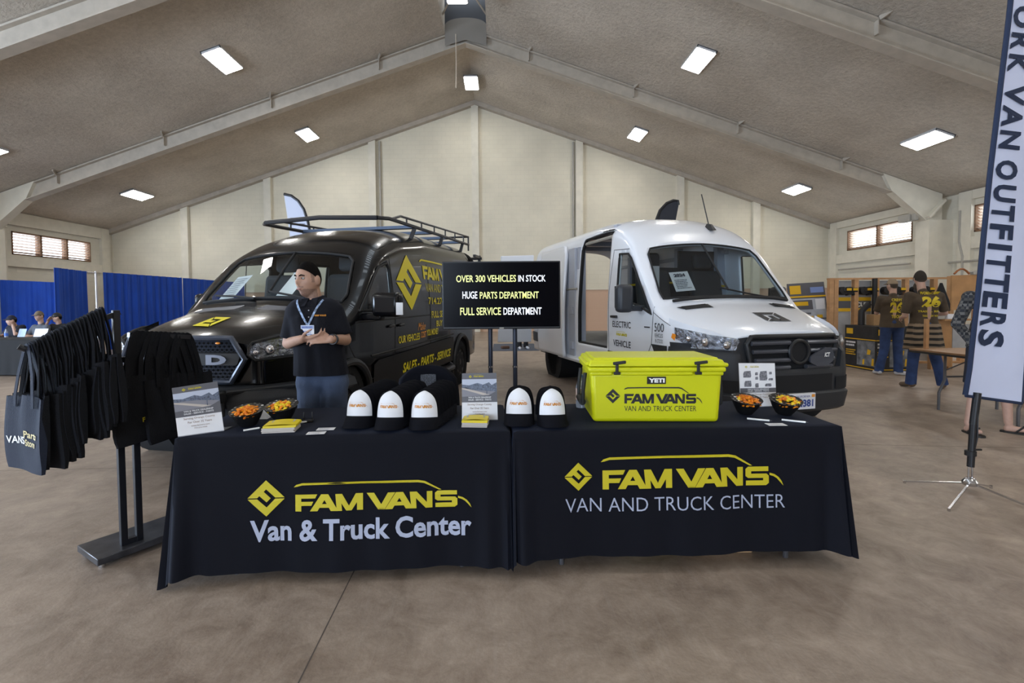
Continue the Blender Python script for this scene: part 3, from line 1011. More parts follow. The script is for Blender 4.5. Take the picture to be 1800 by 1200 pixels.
def cabin(root, a_dash, w, zfl, zdash, a_seat, zroof, sd_driver=1, a_bulk=None, m_in=m_dash):
    mb = MB()
    def f(u, v):
        y = -w + 2 * w * u
        P = [(a_dash - .12, zdash), (a_dash + .1, zdash + .06), (a_dash + .35, zdash + .02), (a_dash + .48, zdash - .15), (a_dash + .42, zfl)]
        a, z = P[min(4, int(v * 4.001))]
        return (-(a + .1 * (y / w) ** 2), y, z + (.05 if v < .6 else 0) * math.exp(-((y - sd_driver * .42) / .2) ** 2))
    mb.grid(f, 21, 5)
    mb.build('dashboard', m_in, root)
    sw = MB()
    c = Vector((-(a_dash + .62), sd_driver * .42, zdash + .02))
    R = Matrix.Rotation(radians(-52), 3, 'Y')
    sw.tube([c + R @ Vector((cos(2 * pi * k / 24) * .19, sin(2 * pi * k / 24) * .19, 0)) for k in range(24)], .016, 8, closed=True)
    sw.bar(c + R @ Vector((0, -.18, 0)), c + R @ Vector((0, .18, 0)), .05, .02); sw.caps(c, c + R @ Vector((0, 0, -.2)), .05, .04)
    sw.build('steering_wheel', m_dash, root)
    for y in (.42, -.42):
        s = MB()
        s.box((-a_seat, y, zfl + .38), (.5, .5, .16)); s.box((-(a_seat), y, zfl + .16), (.42, .42, .3))
        st = s.build('seat', m_seat, root, bevel=.05, seg=3)
        s = MB(); s.box((-(a_seat + .30), y, zfl + .78), (.14, .5, .72), M=Matrix.Rotation(radians(-10), 3, 'Y')); s.build('seat_back', m_seat, st, bevel=.06, seg=3)
        s = MB(); s.box((-(a_seat + .40), y, zfl + 1.28), (.11, .28, .22), M=Matrix.Rotation(radians(-6), 3, 'Y')); s.build('headrest', m_seat, st, bevel=.05, seg=3)

def mirror(root, S, a, z, sd, m_arm, hsz=(.16, .22, .34), out=.28, m_back=None, spot=False):
    p = S.side(a, z, sd, 0)
    mb = MB()
    c = p + Vector((.02, sd * out, .06))
    mb.box(c, hsz)
    o = mb.build('mirror', m_back or m_arm, root, bevel=.05, seg=3)
    MB().bar(p + Vector((0, -sd * .03, -.06)), c + Vector((0, -sd * .05, -.12)), .09, .07).build('mirror_arm', m_arm, o, bevel=.015)
    MB().box(c + Vector((-hsz[0] / 2 - .003, 0, .02)), (.012, hsz[1] * .82, hsz[2] * .78)).build('mirror_glass', mat('mirror silver', (.8, .8, .82), .03, metal=1), o, smooth=0)
    return o

# ---------------------------------------------------------------- the black van
SB = VanShape(5.85, 1.0,
    top=[(0, 1.10), (.12, 1.17), (.45, 1.25), (.9, 1.33), (1.0, 1.38), (1.5, 1.88), (1.65, 2.00), (1.9, 2.14), (2.3, 2.27), (3.2, 2.41), (5.5, 2.48), (5.75, 2.42), (5.85, 2.3)],
    drop=[(0, .20), (.5, .20), (1.0, .10), (1.5, .13), (2.0, .28), (3, .36), (5.85, .36)],
    crown=[(0, .03), (.6, .05), (1.0, .06), (1.7, .06), (2.4, .06), (5.85, .03)], bulge=.16, nosew=.66, nosel=.9, tumble=.10, sill=.44, npow=3.0)
m_blk = mat('gloss black paint', (.0025, .0025, .003), .22, coat=.35, spec=.3)
bv = empty('van', (-2.58, 3.914, 0), atan2(-.98, -.199), 'black cargo van with a roof rack and yellow lettering, behind the left table', 'van')
FA, RA, TR = .78, 4.72, .385
dwin = [(1.02, 1.33), (1.42, 1.69), (1.56, 1.80), (1.80, 1.86), (1.86, 1.80), (1.84, 1.38), (1.78, 1.34)]
dwin_r = [(1.02, 1.33), (1.42, 1.69), (1.56, 1.80), (1.80, 1.88), (2.28, 1.93), (2.38, 1.85), (2.38, 1.38)]
pwin2 = [(2.62, 1.38), (2.62, 1.96), (3.75, 2.0), (3.75, 1.38)]
ws_b = [(1.02, 0), (1.02, .5), (1.04, .80), (1.12, .82), (1.48, .715), (1.53, .65), (1.55, 0), (1.55, -.2), (1.02, -.2)]
cuts = [('windshield', 'roof', 0, ws_b), ('window', 'side', 1, dwin), ('window_r', 'side', -1, dwin_r), ('window_r2', 'side', -1, pwin2),
        ('drop', 'side', 0, arch_poly(FA, .44, .40)), ('drop', 'side', 0, arch_poly(RA, .44, .40))]
sh = van_shell(SB, cuts)
def shell_part(sh, key, name, mt, root, solid=0):
    mb = MB(); mb.add([tuple(v) for v in sh[key][0]], sh[key][1])
    o = mb.build(name, mt, root, smooth=35)
    weld(o)
    o.data.polygons.foreach_set('use_smooth', [True] * len(o.data.polygons))
    o.data.set_sharp_from_angle(angle=radians(40))
    if solid:
        md = o.modifiers.new('solid', 'SOLIDIFY'); md.thickness = solid; md.offset = -1; md.use_even_offset = False
    return o
def rear_cap(S, mt, root, name='rear_doors'):
    """rear doors with two window openings"""
    L = S.L
    out = []
    zs = S.zs(L)
    for j in range(12): out.append((S.half(L, S.sill + (zs - S.sill) * j / 11), S.sill + (zs - S.sill) * j / 11))
    for j in range(1, 10):
        y = S.half(L, zs) * cos(pi / 2 * j / 9) ** (2 / S.npow); out.append((y, S.roof(L, y).z))
    P = out + [(-y, z) for y, z in out[::-1]]
    W = [[(.08, 1.35), (.72, 1.35), (.66, 1.98), (.08, 1.98)], [(-.72, 1.35), (-.08, 1.35), (-.08, 1.98), (-.66, 1.98)]]
    mb = MB(); patch(mb, P, lambda y, z: (-L, y, z), .05)
    V, F = mb.V, mb.F
    keep = []; g = []
    for f in F:
        c = (sum(V[i][1] for i in f) / len(f), sum(V[i][2] for i in f) / len(f))
        (g if any(in_poly(c, w_) for w_ in W) else keep).append(f)
    mb.F = keep; mb.FM = [0] * len(keep)
    o = mb.build(name, mt, root, smooth=0)
    m2 = MB(); m2.add(V, g); m2.build('rear_glass', m_glassd, o, smooth=0)
    return o
body = shell_part(sh, 'body', 'body', m_blk, bv, .035)
rear_cap(SB, m_blk, bv)
shell_part(sh, 'windshield', 'windshield', m_glassd, bv)
shell_part(sh, 'window', 'window', m_glassd, bv)
shell_part(sh, 'window_r', 'window', m_glassd, bv)
shell_part(sh, 'window_r2', 'window', m_glassd, bv)
# nose face under the bonnet edge
def nose(S, mt, root, z0, z1, W=.97):
    mb = MB()
    mb.grid(lambda u, v: S.front((-1 + 2 * u) * S.W * W, z0 + (z1(u) - z0) * v, 0), 41, 6)
    return mb.build('nose_panel', mt, root, smooth=60)
nose(SB, m_blk, bv, .40, lambda u: SB.roof(SB.front_a((2 * u - 1) * .97), (2 * u - 1) * .80).z - .005, .97)
mb = MB()
for sd in (1, -1):
    outline_tube(mb, SB, dwin if sd == 1 else dwin_r, sd, .014)
    seam(mb, SB, [(.70, 1.34), (.78, 1.0), (.86, .9), (1.18, .62), (1.88, .60), (1.92, 1.3), (1.90, 1.95), (1.6, 1.90)], sd)
    seam(mb, SB, [(1.80, .60), (3.15, .58), (3.18, 1.95)], sd)
    seam(mb, SB, [(1.25, .86), (4.25, .90)], sd, .012); seam(mb, SB, [(.9, 1.22), (5.6, 1.26)], sd, .008)
outline_tube(mb, SB, pwin2, -1, .018)
mb.build('door_seams', m_gasket, bv)
mb = MB()
for i in range(len(ws_b) - 5):
    pass
for sd in (1, -1):
    Q = split_long(ws_b[:7], .06)
    Q = [q for q in Q if q[1] >= 0]
    pts = [SB.roof(a, y, .004) for a, y in Q]
    for p in pts: p.y *= sd
    mb.tube(pts, .013, 6)
mb.build('windshield_seal', m_gasket, bv)
mb = MB()
mb.tube([SB.roof(1.0, .55, .02), SB.roof(1.03, .3, .03), SB.roof(1.08, .02, .02)], .012, 6)
mb.tube([SB.roof(1.0, -.1, .02), SB.roof(1.03, -.35, .03), SB.roof(1.08, -.65, .02)], .012, 6)
mb.build('wipers', m_gasket, bv)
mb = MB()
for y0 in (-.62, .12):
    for k in range(5):
        mb.add([SB.roof(.74 + .03 * k, y0, .006), SB.roof(.755 + .03 * k, y0, .012), SB.roof(.755 + .03 * k, y0 + .5, .012), SB.roof(.74 + .03 * k, y0 + .5, .006)], [(3, 2, 1, 0)])
mb.build('cowl_vents', mat('satin grey trim', (.12, .12, .13), .35), bv, smooth=0)
# wheels and wells
for a in (FA, RA):
    for sd in (1, -1):
        wheel(bv, a, sd * .86, TR, .25, m_rimb)
        mb = MB(); mb.lathe([(.46, sd * .55), (.46, sd * .97)], 28, ax='Y')
        mb.build('wheel_well', m_wellb, bv, loc=(-a, 0, .40))
    for sd in (1, -1):
        mb = MB()
        mb.tube([SB.side(a + .45 * cos(pi * k / 18), .40 + .45 * sin(pi * k / 18), sd, .01) for k in range(-1, 20)], .035, 8)
        mb.build('wheel_arch', m_grille, bv)
MB().b2(-5.7, -.4, -.85, .85, .38, .45).build('chassis', m_wellb, bv, smooth=0)
MB().b2(-5.7, -1.2, -.88, .88, .60, .64).build('load_floor', mat('van floor', (.10, .10, .11), .7), bv, smooth=0)
cabin(bv, 1.02, .86, .62, 1.20, 1.6, 2.2)
# side step
for sd in (1, -1):
    mb = MB(); mb.tube([(-1.28, sd * .95, .44), (-1.3, sd * 1.03, .38), (-4.1, sd * 1.03, .38), (-4.12, sd * .95, .44)], .045, 8); mb.b2(-3.9, -1.5, sd * .9, sd * 1.06, .405, .425)
    mb.build('side_step', mat('step bar', (.05, .05, .055), .35, metal=.5), bv)
# lower cladding on the visible side
for sd in (1, -1):
    mb = MB(); patch(mb, [(1.28, .47), (1.28, .80), (4.2, .86), (4.2, .47)], lambda a, z: SB.side(a, z, sd, .018), .12)
    mb.build('side_cladding', mat('satin black cladding', (.005, .005, .006), .45, spec=.3), bv, solid=0)
# grille with raised frame and mesh
m_gr_edge = mat('grille frame blue black', (.05, .06, .085), .3, metal=.3)
GP = [(-.47, 1.14), (-.57, .97), (-.46, .79), (.46, .79), (.57, .97), (.47, 1.14)]
mb = MB(); mb.tube([SB.front(y, z, .05) for y, z in split_long(GP, .06)], .022, 8, closed=True)
gf = mb.build('grille', m_gr_edge, bv)
mb = MB(); patch(mb, GP, lambda y, z: SB.front(y, z, .012), .04); mb.build('grille_back', m_wellb, gf)
for rows_ in (range(0, 5), range(9, 13)):
    mb = MB()
    for r, k in ((r, k) for r in rows_ for k in range(30)):
        z = .80 + .027 * r
        y = -.55 + .038 * k + (.019 if r % 2 else 0)
        if in_poly((y, z), GP) and not (.915 < z < 1.02):
            mb.tube([SB.front(y + .017 * cos(pi / 3 * q + pi / 6), z + .014 * sin(pi / 3 * q + pi / 6), .03) for q in range(6)], .0035, 4, closed=True)
    mb.build('grille_mesh', m_gr_edge, gf)
mb = MB(); patch(mb, [(-.5, .92), (.5, .92), (.53, 1.015), (-.53, 1.015)], lambda y, z: SB.front(y, z, .035), .05); mb.build('badge_bar', m_grille, gf)
mb = MB()
for ch, y0, wd in (('F', -.43, .15), ('O', -.21, .17), ('R', .02, .17), ('D', .25, .17)):
    put_text(mb, ch, y0, .925, wd, .08, lambda u, v: SB.front(u, v, .045), bold=.06)
mb.build('badge_letters', mat('grey badge letters', (.22, .24, .30), .4), gf, smooth=0)
mb = MB()
for y in (-.36, -.12, .12, .36): mb.ell(SB.front(y, 1.098, .05), (.012, .022, .01), 10, 6)
mb.build('marker_lamp', m_amber, gf)
# headlights, wrapped round the corners
for sd in (1, -1):
    P = [(.58, 1.0), (.64, .96), (.80, .975), (.93, 1.06), (.955, 1.20), (.90, 1.195), (.74, 1.14), (.62, 1.10), (.585, 1.06)]
    mb = MB(); patch(mb, P, lambda y, z: SB.front(sd * y, z, .004), .03, flip=(sd < 0)); h = mb.build('headlight', m_reflector, bv)
    for (y, z, r) in ((.70, 1.04, .045), (.83, 1.08, .05), (.64, 1.02, .025)):
        MB().ell(SB.front(sd * y, z, .012), (.03, r, r), 16, 10).build('lamp_bowl', m_chrome, h)
    mb = MB(); patch(mb, P, lambda y, z: SB.front(sd * y, z, .03), .03, flip=(sd < 0)); mb.build('lamp_lens', m_lens, h)
    mb = MB(); mb.tube([SB.front(sd * y, z, .02) for y, z in split_long(P, .05)], .012, 6, closed=True); mb.build('lamp_rim', m_gasket, h)
# heavy front bumper with the cut-away ends
mb = MB()
def bprof(u, v):
    y = -.985 + 1.97 * u
    P = [(.42, .02), (.45, .12), (.66, .16), (.73, .13), (.76, .02)]
    q = v * 4; i = min(3, int(q)); f = q - i
    z = P[i][0] + (P[i + 1][0] - P[i][0]) * f; o_ = P[i][1] + (P[i + 1][1] - P[i][1]) * f
    k = abs(y)
    if k > .80:                       # the lower edge sweeps up over the tyre
        z = max(z, .42 + (k - .80) / .185 * .25)
    return SB.front(y, z, o_)
mb.grid(bprof, 61, 17)
bp_ = mb.build('front_bumper', mat('textured bumper', (.013, .014, .017), .55, bump=.2, bscale=200), bv)
mb = MB(); mb.box(SB.front(.40, .70, .20), (.10, .20, .10)); mb.build('bumper_light_pod', m_grille, bp_, bevel=.02)
for sd in (1, -1):
    mb = MB(); mb.tube([SB.front(sd * y, z, .17) for y, z in ((.46, .46), (.46, .69), (.50, .73), (.80, .75))], .02, 8)
    mb.build('bumper_bar', m_grille, bp_)
# wing behind the bumper
# mirrors
m_gloss = mat('gloss black plastic', (.004, .004, .005), .25, spec=.35)
for sd in (1, -1):
    mo = mirror(bv, SB, 1.12, 1.33, 1, m_gloss, (.15, .30, .24), .26) if sd == 1 else mirror(bv, SB, 1.35, 1.36, -1, m_gloss, (.14, .14, .22), .10)
    if sd == 1:
        p = SB.side(1.12, 1.33, 1, .36)
        MB().box(p + Vector((.10, .06, .02)), (.01, .07, .12)).build('mirror_sticker', m_paper, mo, smooth=0)
MB().bar(SB.side(1.70, 1.14, 1, .02), SB.side(1.84, 1.15, 1, .02), .03, .03).build('door_handle', m_black, bv, bevel=.01)
MB().bar(SB.side(2.0, 1.14, 1, .02), SB.side(2.14, 1.15, 1, .02), .03, .03).build('door_handle', m_black, bv, bevel=.01)
# roof rack
m_rack = mat('black powder coat', (.02, .02, .023), .4)
mb = MB()
rw = .85
lz = lambda a: 2.42 + (a - 2.05) * .03
uz = lambda a: 2.50 + (a - 2.3) * .052
for sd in (1, -1):
    mb.tube([(-2.05, sd * (rw - .10), lz(2.05)), (-2.15, sd * rw, lz(2.15)), (-5.8, sd * rw, lz(5.8))], .024, 8)
    mb.tube([(-2.2, sd * rw, lz(2.2)), (-2.5, sd * rw, uz(2.5)), (-5.8, sd * rw, uz(5.8)), (-5.8, sd * rw, lz(5.8) - .12)], .016, 8)
    for k in range(6): mb.cyl((-2.7 - .55 * k, sd * rw, lz(2.7 + .55 * k)), (-2.7 - .55 * k, sd * rw, uz(2.7 + .55 * k)), .012, 8)
    for x in (-3.0, -4.2, -5.4): mb.bar((x, sd * rw, lz(-x)), (x, sd * .78, 2.28), .05, .03, up=(1, 0, 0))
mb.tube([(-2.05, rw - .10, lz(2.05)), (-2.03, 0, lz(2.05) + .03), (-2.05, -rw + .10, lz(2.05))], .028, 8)
mb.tube([(-5.8, rw, uz(5.8)), (-5.8, -rw, uz(5.8))], .018, 8)
rk = mb.build('roof_rack', m_rack, bv)
for x in (-3.0, -3.7, -4.5, -5.3):
    MB().box((x, 0, lz(-x) + .0), (.10, 1.66, .04)).build('rack_crossbar', mat('blue grey slat', (.10, .14, .22), .4, metal=.5), rk, smooth=0)
# spare wheel and ladder rack bits at the back
mb = MB(); mb.lathe([(.18, -.12), (.36, -.12), (.38, -.05), (.38, .05), (.36, .12), (.18, .12)], 28, ax='X')
mb.build('spare_wheel', m_tyre, bv, loc=(-6.02, .55, 2.05))
mb = MB()
for y in (.15, .95):
    mb.bar((-5.86, y, 2.32), (-6.3, y, 2.32), .05, .05); mb.bar((-6.28, y, 2.36), (-6.28, y, 1.7), .05, .05)
mb.bar((-6.28, .1, 2.30), (-6.28, 1.0, 2.30), .05, .05)
mb.build('spare_wheel_carrier', m_rack, bv, smooth=0)
# lettering on the side
SF = lambda a, z: SB.side(a, z, 1, .006)
SF2 = lambda a, z: SB.side(a, z, 1, .024)
mb = MB(); put_diamond(mb, 2.46, 1.665, .43, .35, SF); mb.build('diamond_logo', m_yel, bv, smooth=0)
mb = MB()
for L in LETTERS: mb.poly(split_long(L, .6), lambda x, y: SF(3.00 + x * .185, 1.735 + y * .185))
mb.poly(split_long(ROOFLINE, .5), lambda x, y: SF(2.92 + x * .20, 1.68 + y * .195)); mb.build('dealer_lettering', m_yel, bv, smooth=0)
for a_, kw in ((('VAN AND TRUCK CENTER', 3.05, 1.56, 1.7, .12, SF), {}), (('714.274.9999', 3.1, 1.385, 1.2, .10, SF), dict(bold=.02)), (('FULL SERVICE', 3.2, 1.19, .9, .10, SF), dict(bold=.02)),
              (('BUY - SELL', 3.4, 1.06, .7, .09, SF), dict(bold=.02)), (('OUR VEHICLES', 2.0, .925, .72, .09, SF), dict(bold=.02)), (('YOU MONEY', 2.98, .95, .5, .09, SF), dict(bold=.02)),
              (('SALES - PARTS - SERVICE', 2.09, .565, 1.95, .12, SF2), dict(bold=.03, shear=.2)), (('COST', 2.76, .94, .2, .085, SF), dict(bold=.02)), (('Make', 2.66, 1.045, .28, .10, SF), dict(shear=.4))):
    mb = MB(); put_text(mb, *a_, **kw); mb.build('side_lettering', m_orange if a_[0] in ('COST', 'Make') else m_yel, bv, smooth=0)
# bonnet emblem
HF = lambda u, v: SB.roof(.30 - v, u, .006)
def emblem(mb, S, a0, y0, ru, rv, ang, off=.006):
    def fn(x, y):
        u = x * cos(ang) - y * sin(ang); v = x * sin(ang) + y * cos(ang)
        return S.roof(a0 - v * rv, y0 + u * ru, off)
    for L in (DIA_UP, DIA_LO):
        mb.poly(split_long(L, .25), fn)
mb = MB(); emblem(mb, SB, .30, .02, .125, .17, radians(48)); mb.build('bonnet_emblem', m_yel, bv, smooth=0)
# price sheets behind the windshield
for y0, w_, mt_, lb in ((-.66, .20, m_paper, 'white price sheet'), (.06, .17, mat('bright white card', (.9, .9, .92), .5), 'bright white card')):
    fn = lambda u, v: SB.roof(1.08 + .25 * v, y0 + w_ * u + .05 * v, -.04)
    mb = MB(); mb.add([fn(0, 0), fn(1, 0), fn(1, 1), fn(0, 1)], [(0, 1, 2, 3)])
    o = mb.build('price_sheet', mt_, bv, smooth=0); o['label'] = lb
    if y0 < 0:
        f2 = lambda u, v: SB.roof(1.08 + .25 * v, y0 + w_ * u + .05 * v, -.034)
        mb = MB(); fake_lines(mb, f2, .1, .9, .1, .9, 8, 4, .4); mb.build('print', m_grey, o, smooth=0)

# ---------------------------------------------------------------- the white van
SW = VanShape(5.9, 1.01,
    top=[(0, 1.04), (.10, 1.10), (.45, 1.20), (.9, 1.33), (.98, 1.38), (1.55, 2.07), (1.7, 2.24), (1.95, 2.42), (2.25, 2.53), (2.8, 2.59), (5.6, 2.61), (5.8, 2.57), (5.9, 2.46)],
    drop=[(0, .16), (.5, .18), (1.0, .08), (1.55, .12), (2.0, .24), (2.6, .30), (5.9, .30)],
    crown=[(0, .04), (.6, .05), (1.0, .05), (1.8, .05), (2.4, .06), (5.9, .03)], bulge=.15, nosew=.66, nosel=.85, tumble=.062, sill=.42, npow=3.4, retreat=.09)
m_wht = mat('white van paint', (.80, .825, .88), .28, coat=.7)
m_inner = mat('bare grey inner panel', (.42, .44, .50), .5)
wv = empty('van', (3.044, 4.876, 0), atan2(-.9724, .2334), 'white cargo van with an open side door, behind the yellow cooler', 'van')
FA, RA, TR = 1.0, 4.66, .345
dwin = [(1.97, 2.05), (1.72, 2.03), (1.62, 1.96), (1.30, 1.58), (1.03, 1.25), (1.30, 1.34), (1.72, 1.42), (1.97, 1.48)]
sopen = [(2.27, .74), (2.27, 2.30), (2.22, 2.40), (2.45, 2.42), (3.22, 2.40), (3.34, 2.25), (3.34, .74)]
ws_w = [(1.0, 0), (1.0, .5), (1.02, .87), (1.1, .88), (1.50, .81), (1.56, .75), (1.58, 0), (1.58, -.2), (1.0, -.2)]
dopen = [(2.50, .95), (2.50, 2.02), (2.60, 2.12), (4.20, 2.12), (4.30, 2.0), (4.30, .95)]
cuts = [('windshield', 'roof', 0, ws_w), ('window', 'side', 1, dwin), ('window_r', 'side', -1, dwin), ('drop', 'side', -1, sopen),
        ('drop', 'side', 0, arch_poly(FA, .43, .36)), ('drop', 'side', 0, arch_poly(RA, .43, .36))]
sh = van_shell(SW, cuts)
shell_part(sh, 'body', 'body', m_wht, wv, .04)
for nm_, y0_, y1_ in (('rear_door', -1.0, -1.72), ('rear_door', 1.0, 1.72)):
    o = MB().hexa([(-5.93, y0_, .55), (-6.05, y1_, .55), (-6.09, y1_, .55), (-5.97, y0_, .55), (-5.93, y0_ * .93, 2.42), (-6.05, y1_ * .95, 2.40), (-6.09, y1_ * .95, 2.40), (-5.97, y0_ * .93, 2.42)]).build(nm_, m_wht, wv, smooth=0, bevel=.02)
    MB().hexa([(-5.925, y0_ * 1.08, 1.35), (-6.03, y1_ * .95, 1.35), (-6.035, y1_ * .95, 1.35), (-5.93, y0_ * 1.08, 1.35), (-5.925, y0_ * 1.05, 2.0), (-6.03, y1_ * .92, 2.0), (-6.035, y1_ * .92, 2.0), (-5.93, y0_ * 1.05, 2.0)]).build('rear_window', m_black, o, smooth=0)
shell_part(sh, 'windshield', 'windshield', glass('tinted windshield', (.62, .68, .70)), wv)
shell_part(sh, 'window', 'window', m_glassd, wv); shell_part(sh, 'window_r', 'window', m_glassd, wv)
mb = MB()
for sd in (1, -1):
    outline_tube(mb, SW, dwin, sd, .015)
    Q = [q for q in split_long(ws_w[:7], .06) if q[1] >= 0]
    pts = [SW.roof(a, y, .003) for a, y in Q]
    for p in pts: p.y *= sd
    mb.tube(pts, .012, 6)
outline_tube(mb, SW, sopen, -1, .03, -.03)
mb.build('rubber_seals', m_gasket, wv)
mb = MB()
for sd in (1, -1):
    seam(mb, SW, [(.98, 1.34), (1.03, .9), (1.22, .62), (2.22, .60), (2.24, 1.5), (2.16, 2.12), (1.70, 2.09)], sd, .006)
    seam(mb, SW, [(.62, 1.13), (.98, 1.27)], sd, .005)
mb.build('door_seams', mat('panel gap', (.12, .125, .14), .8), wv)
# inside: inner lining, floor, ribs, shelf bar, cabin
MB().b2(-5.8, -1.1, -.93, .93, .70, .76).build('load_floor', mat('grey cargo floor', (.17, .18, .20), .55, noise=.15), wv, smooth=0)
mb = MB()
for x in (-2.35, -3.36, -4.2, -5.0):
    mb.b2(x - .05, x + .05, .80, .97, .76, 2.3)
    mb.b2(x - .05, x + .05, -.85, .85, 2.42, 2.50)
for x in (-3.42, -4.3, -5.2): mb.b2(x - .05, x + .05, -.97, -.86, .76, 2.3)
mb.b2(-5.8, -2.2, .88, .95, .76, .93); mb.b2(-5.8, -2.2, .86, .92, 2.1, 2.16)
mb.build('inner_ribs', m_inner, wv, smooth=0)
MB().b2(-3.4, -2.25, .84, .92, 1.12, 1.18).build('cargo_bar', mat('pale wooden bar', (.50, .44, .34), .6), wv, smooth=0, bevel=.01)
mb = MB(); mb.b2(-2.42, -2.38, -.55, .9, .76, 1.9); mb.b2(-2.42, -2.38, .2, .9, 1.85, 2.15)
mb.build('bulkhead', mat('charcoal bulkhead', (.035, .035, .04), .7), wv, smooth=0)
mb = MB(); mb.tube([(-2.2, y, 1.62 + .05 * (1 - (y / .85) ** 2)) for y in (-.85, -.4, 0, .4, .85)], .016, 6)
mb.build('cargo_strap', mat('yellow strap', (.6, .4, .02), .6), wv)
cabin(wv, 1.12, .90, .70, 1.22, 1.75, 2.3)
MB().box((-1.86, -.55, 1.72), (.008, .20, .32)).build('window_sheet', m_paper, wv, smooth=0)
# wheels, wells, chassis
for a in (FA, RA):
    for sd in (1, -1):
        wheel(wv, a, sd * .86, TR, .22, m_rims)
        mb = MB(); mb.lathe([(.45, sd * .55), (.45, sd * .97)], 28, ax='Y'); mb.build('wheel_well', m_wellb, wv, loc=(-a, 0, .36))
MB().b2(-5.75, -.4, -.85, .85, .36, .44).build('chassis', m_wellb, wv, smooth=0)
mb = MB()
for sd in (1, -1):
    mb.tube([SW.side(a, .46, sd, .0) for a in np.linspace(1.48, 4.2, 20)], .055, 8)
mb.build('sill', m_wht, wv)
# black side strips
for sd in (1, -1):
    mb = MB()
    patch(mb, [(5.05, .60), (5.05, .78), (5.85, .80), (5.85, .60)], lambda a, z: SW.side(a, z, sd, .02), .1)
    mb.build('side_strip', m_bump, wv)
    mb = MB(); patch(mb, [(1.50, .56), (1.50, .72), (2.22, .72), (2.22, .56)], lambda a, z: SW.side(a, z, sd, .02), .1)
    mb.build('side_strip', m_bump, wv)
# the sliding door, slid back along the side
DD = .075
dr = empty('sliding_door', (0, 0, 0)); dr.parent = wv
SD = lambda a, z: SW.side(a, z, -1, DD)
mb = MB()
patch(mb, [(3.72, .47), (3.72, 2.2), (3.80, 2.36), (5.0, 2.36), (5.08, 2.2), (5.08, .47)], SD, .05)
o = mb.build('sliding_door', m_wht, wv, solid=.05)
bpy.data.objects.remove(dr)
mb = MB()
for z in (2.24, 2.14): mb.tube([SD(a, z) + Vector((0, -.002, 0)) for a in np.linspace(3.85, 4.95, 12)], .012, 6)
for P in ([(3.85, 1.38), (3.9, 1.98), (4.9, 2.0), (4.95, 1.4), (3.85, 1.38)],):
    mb.tube([SD(a, z) for a, z in split_long(P, .08)], .010, 6)
mb.build('pressed_ribs', m_wht, o)
mb = MB(); patch(mb, [(3.74, .585), (3.74, .76), (5.06, .78), (5.06, .60)], lambda a, z: SW.side(a, z, -1, DD + .02), .1); mb.build('side_strip', m_bump, o)
mb = MB(); mb.bar(SD(3.80, 1.17) + Vector((0, -.03, 0)), SD(3.98, 1.17) + Vector((0, -.03, 0)), .035, .035); mb.build('handle', m_black, o, bevel=.01)
mb = MB(); mb.b2(-3.72, -3.46, -1.02, -.97, .5, 2.3); mb.b2(-3.60, -3.50, -1.05, -.96, 1.20, 1.32); mb.b2(-3.60, -3.50, -1.05, -.96, .62, .74)
mb.build('door_edge', m_inner, o, smooth=0, bevel=.01)
mb = MB()
mb.tube([SW.side(a, 1.62, -1, .02) for a in np.linspace(3.4, 5.8, 10)], .02, 6)
mb.tube([SW.side(a, 2.33, -1, -.04) for a in np.linspace(2.3, 3.3, 8)], .025, 6)
mb.build('door_rail', m_conduit, wv)
# face: nose panel, headlights, grille, bumper
nose(SW, m_wht, wv, .40, lambda u: SW.roof(SW.front_a((2 * u - 1) * .98), (2 * u - 1) * .80).z - .005, .985)
mb = MB()
def bprof(u, v):
    y = -.995 + 1.99 * u
    P = [(.24, .01), (.27, .06), (.40, .085), (.44, .09), (.46, .065), (.66, .065), (.86, .05), (.90, .01)]
    if abs(y) < .62: P = P[:5] + [(.66, .06), (.70, .05), (.71, .01)]
    q = v * 7; i = min(6, int(q)); f = q - i
    return SW.front(y, P[i][0] + (P[i + 1][0] - P[i][0]) * f, (P[i][1] + (P[i + 1][1] - P[i][1]) * f) * (1 - .85 * abs(y) ** 6))
mb.grid(bprof, 81, 29)
fb = mb.build('front_bumper', m_bump, wv)
mb = MB()
for sd in (1, -1):
    patch(mb, [(.5, .47), (.5, .60), (.80, .60), (.90, .50), (.90, .47)], lambda y, z: SW.front(sd * y, z, .072), .04, flip=(sd < 0))
patch(mb, [(-.45, .47), (-.45, .64), (.45, .64), (.45, .47)], lambda y, z: SW.front(y, z, .07), .05)
mb.build('air_intake', m_wellb, fb)
for sd in (1, -1):
    mb = MB()
    patch(mb, [(.97, .42), (.99, .95), (.90, .95), (.90, .42)], lambda y, z: SW.front(sd * y, z, .012), .04, flip=(sd > 0))
    patch(mb, [(.66, .42), (.66, .90), (1.02, .90), (.60, .42)], lambda a, z: SW.side(a, z, sd, .012), .05, flip=(sd < 0))
    mb.build('bumper_end', m_bump, fb)
GPW = [(-.50, 1.035), (-.55, .96), (-.50, .72), (-.43, .66), (.43, .66), (.50, .72), (.55, .96), (.50, 1.035)]
mb = MB(); patch(mb, GPW, lambda y, z: SW.front(y, z, .02), .04); gw = mb.build('grille', m_wellb, wv)
mb = MB(); mb.tube([SW.front(y, z, .03) for y, z in split_long(GPW, .05)], .026, 8, closed=True); mb.build('grille_frame', m_grille, gw)
m_slat = mat('satin dark slat', (.075, .08, .095), .28, metal=.3)
mb = MB()
for z, hw in ((.965, .515), (.88, .50), (.79, .475), (.715, .44)):
    for s0, s1 in ((-hw, -.10), (.10, hw)):
        pts = [SW.front(y, z + .01 * cos(y * 2), .055) for y in np.linspace(s0, s1, 12)]
        mb.tube(pts, .026, 8, flat=.9)
mb.build('grille_slat', m_slat, gw)
mb = MB()
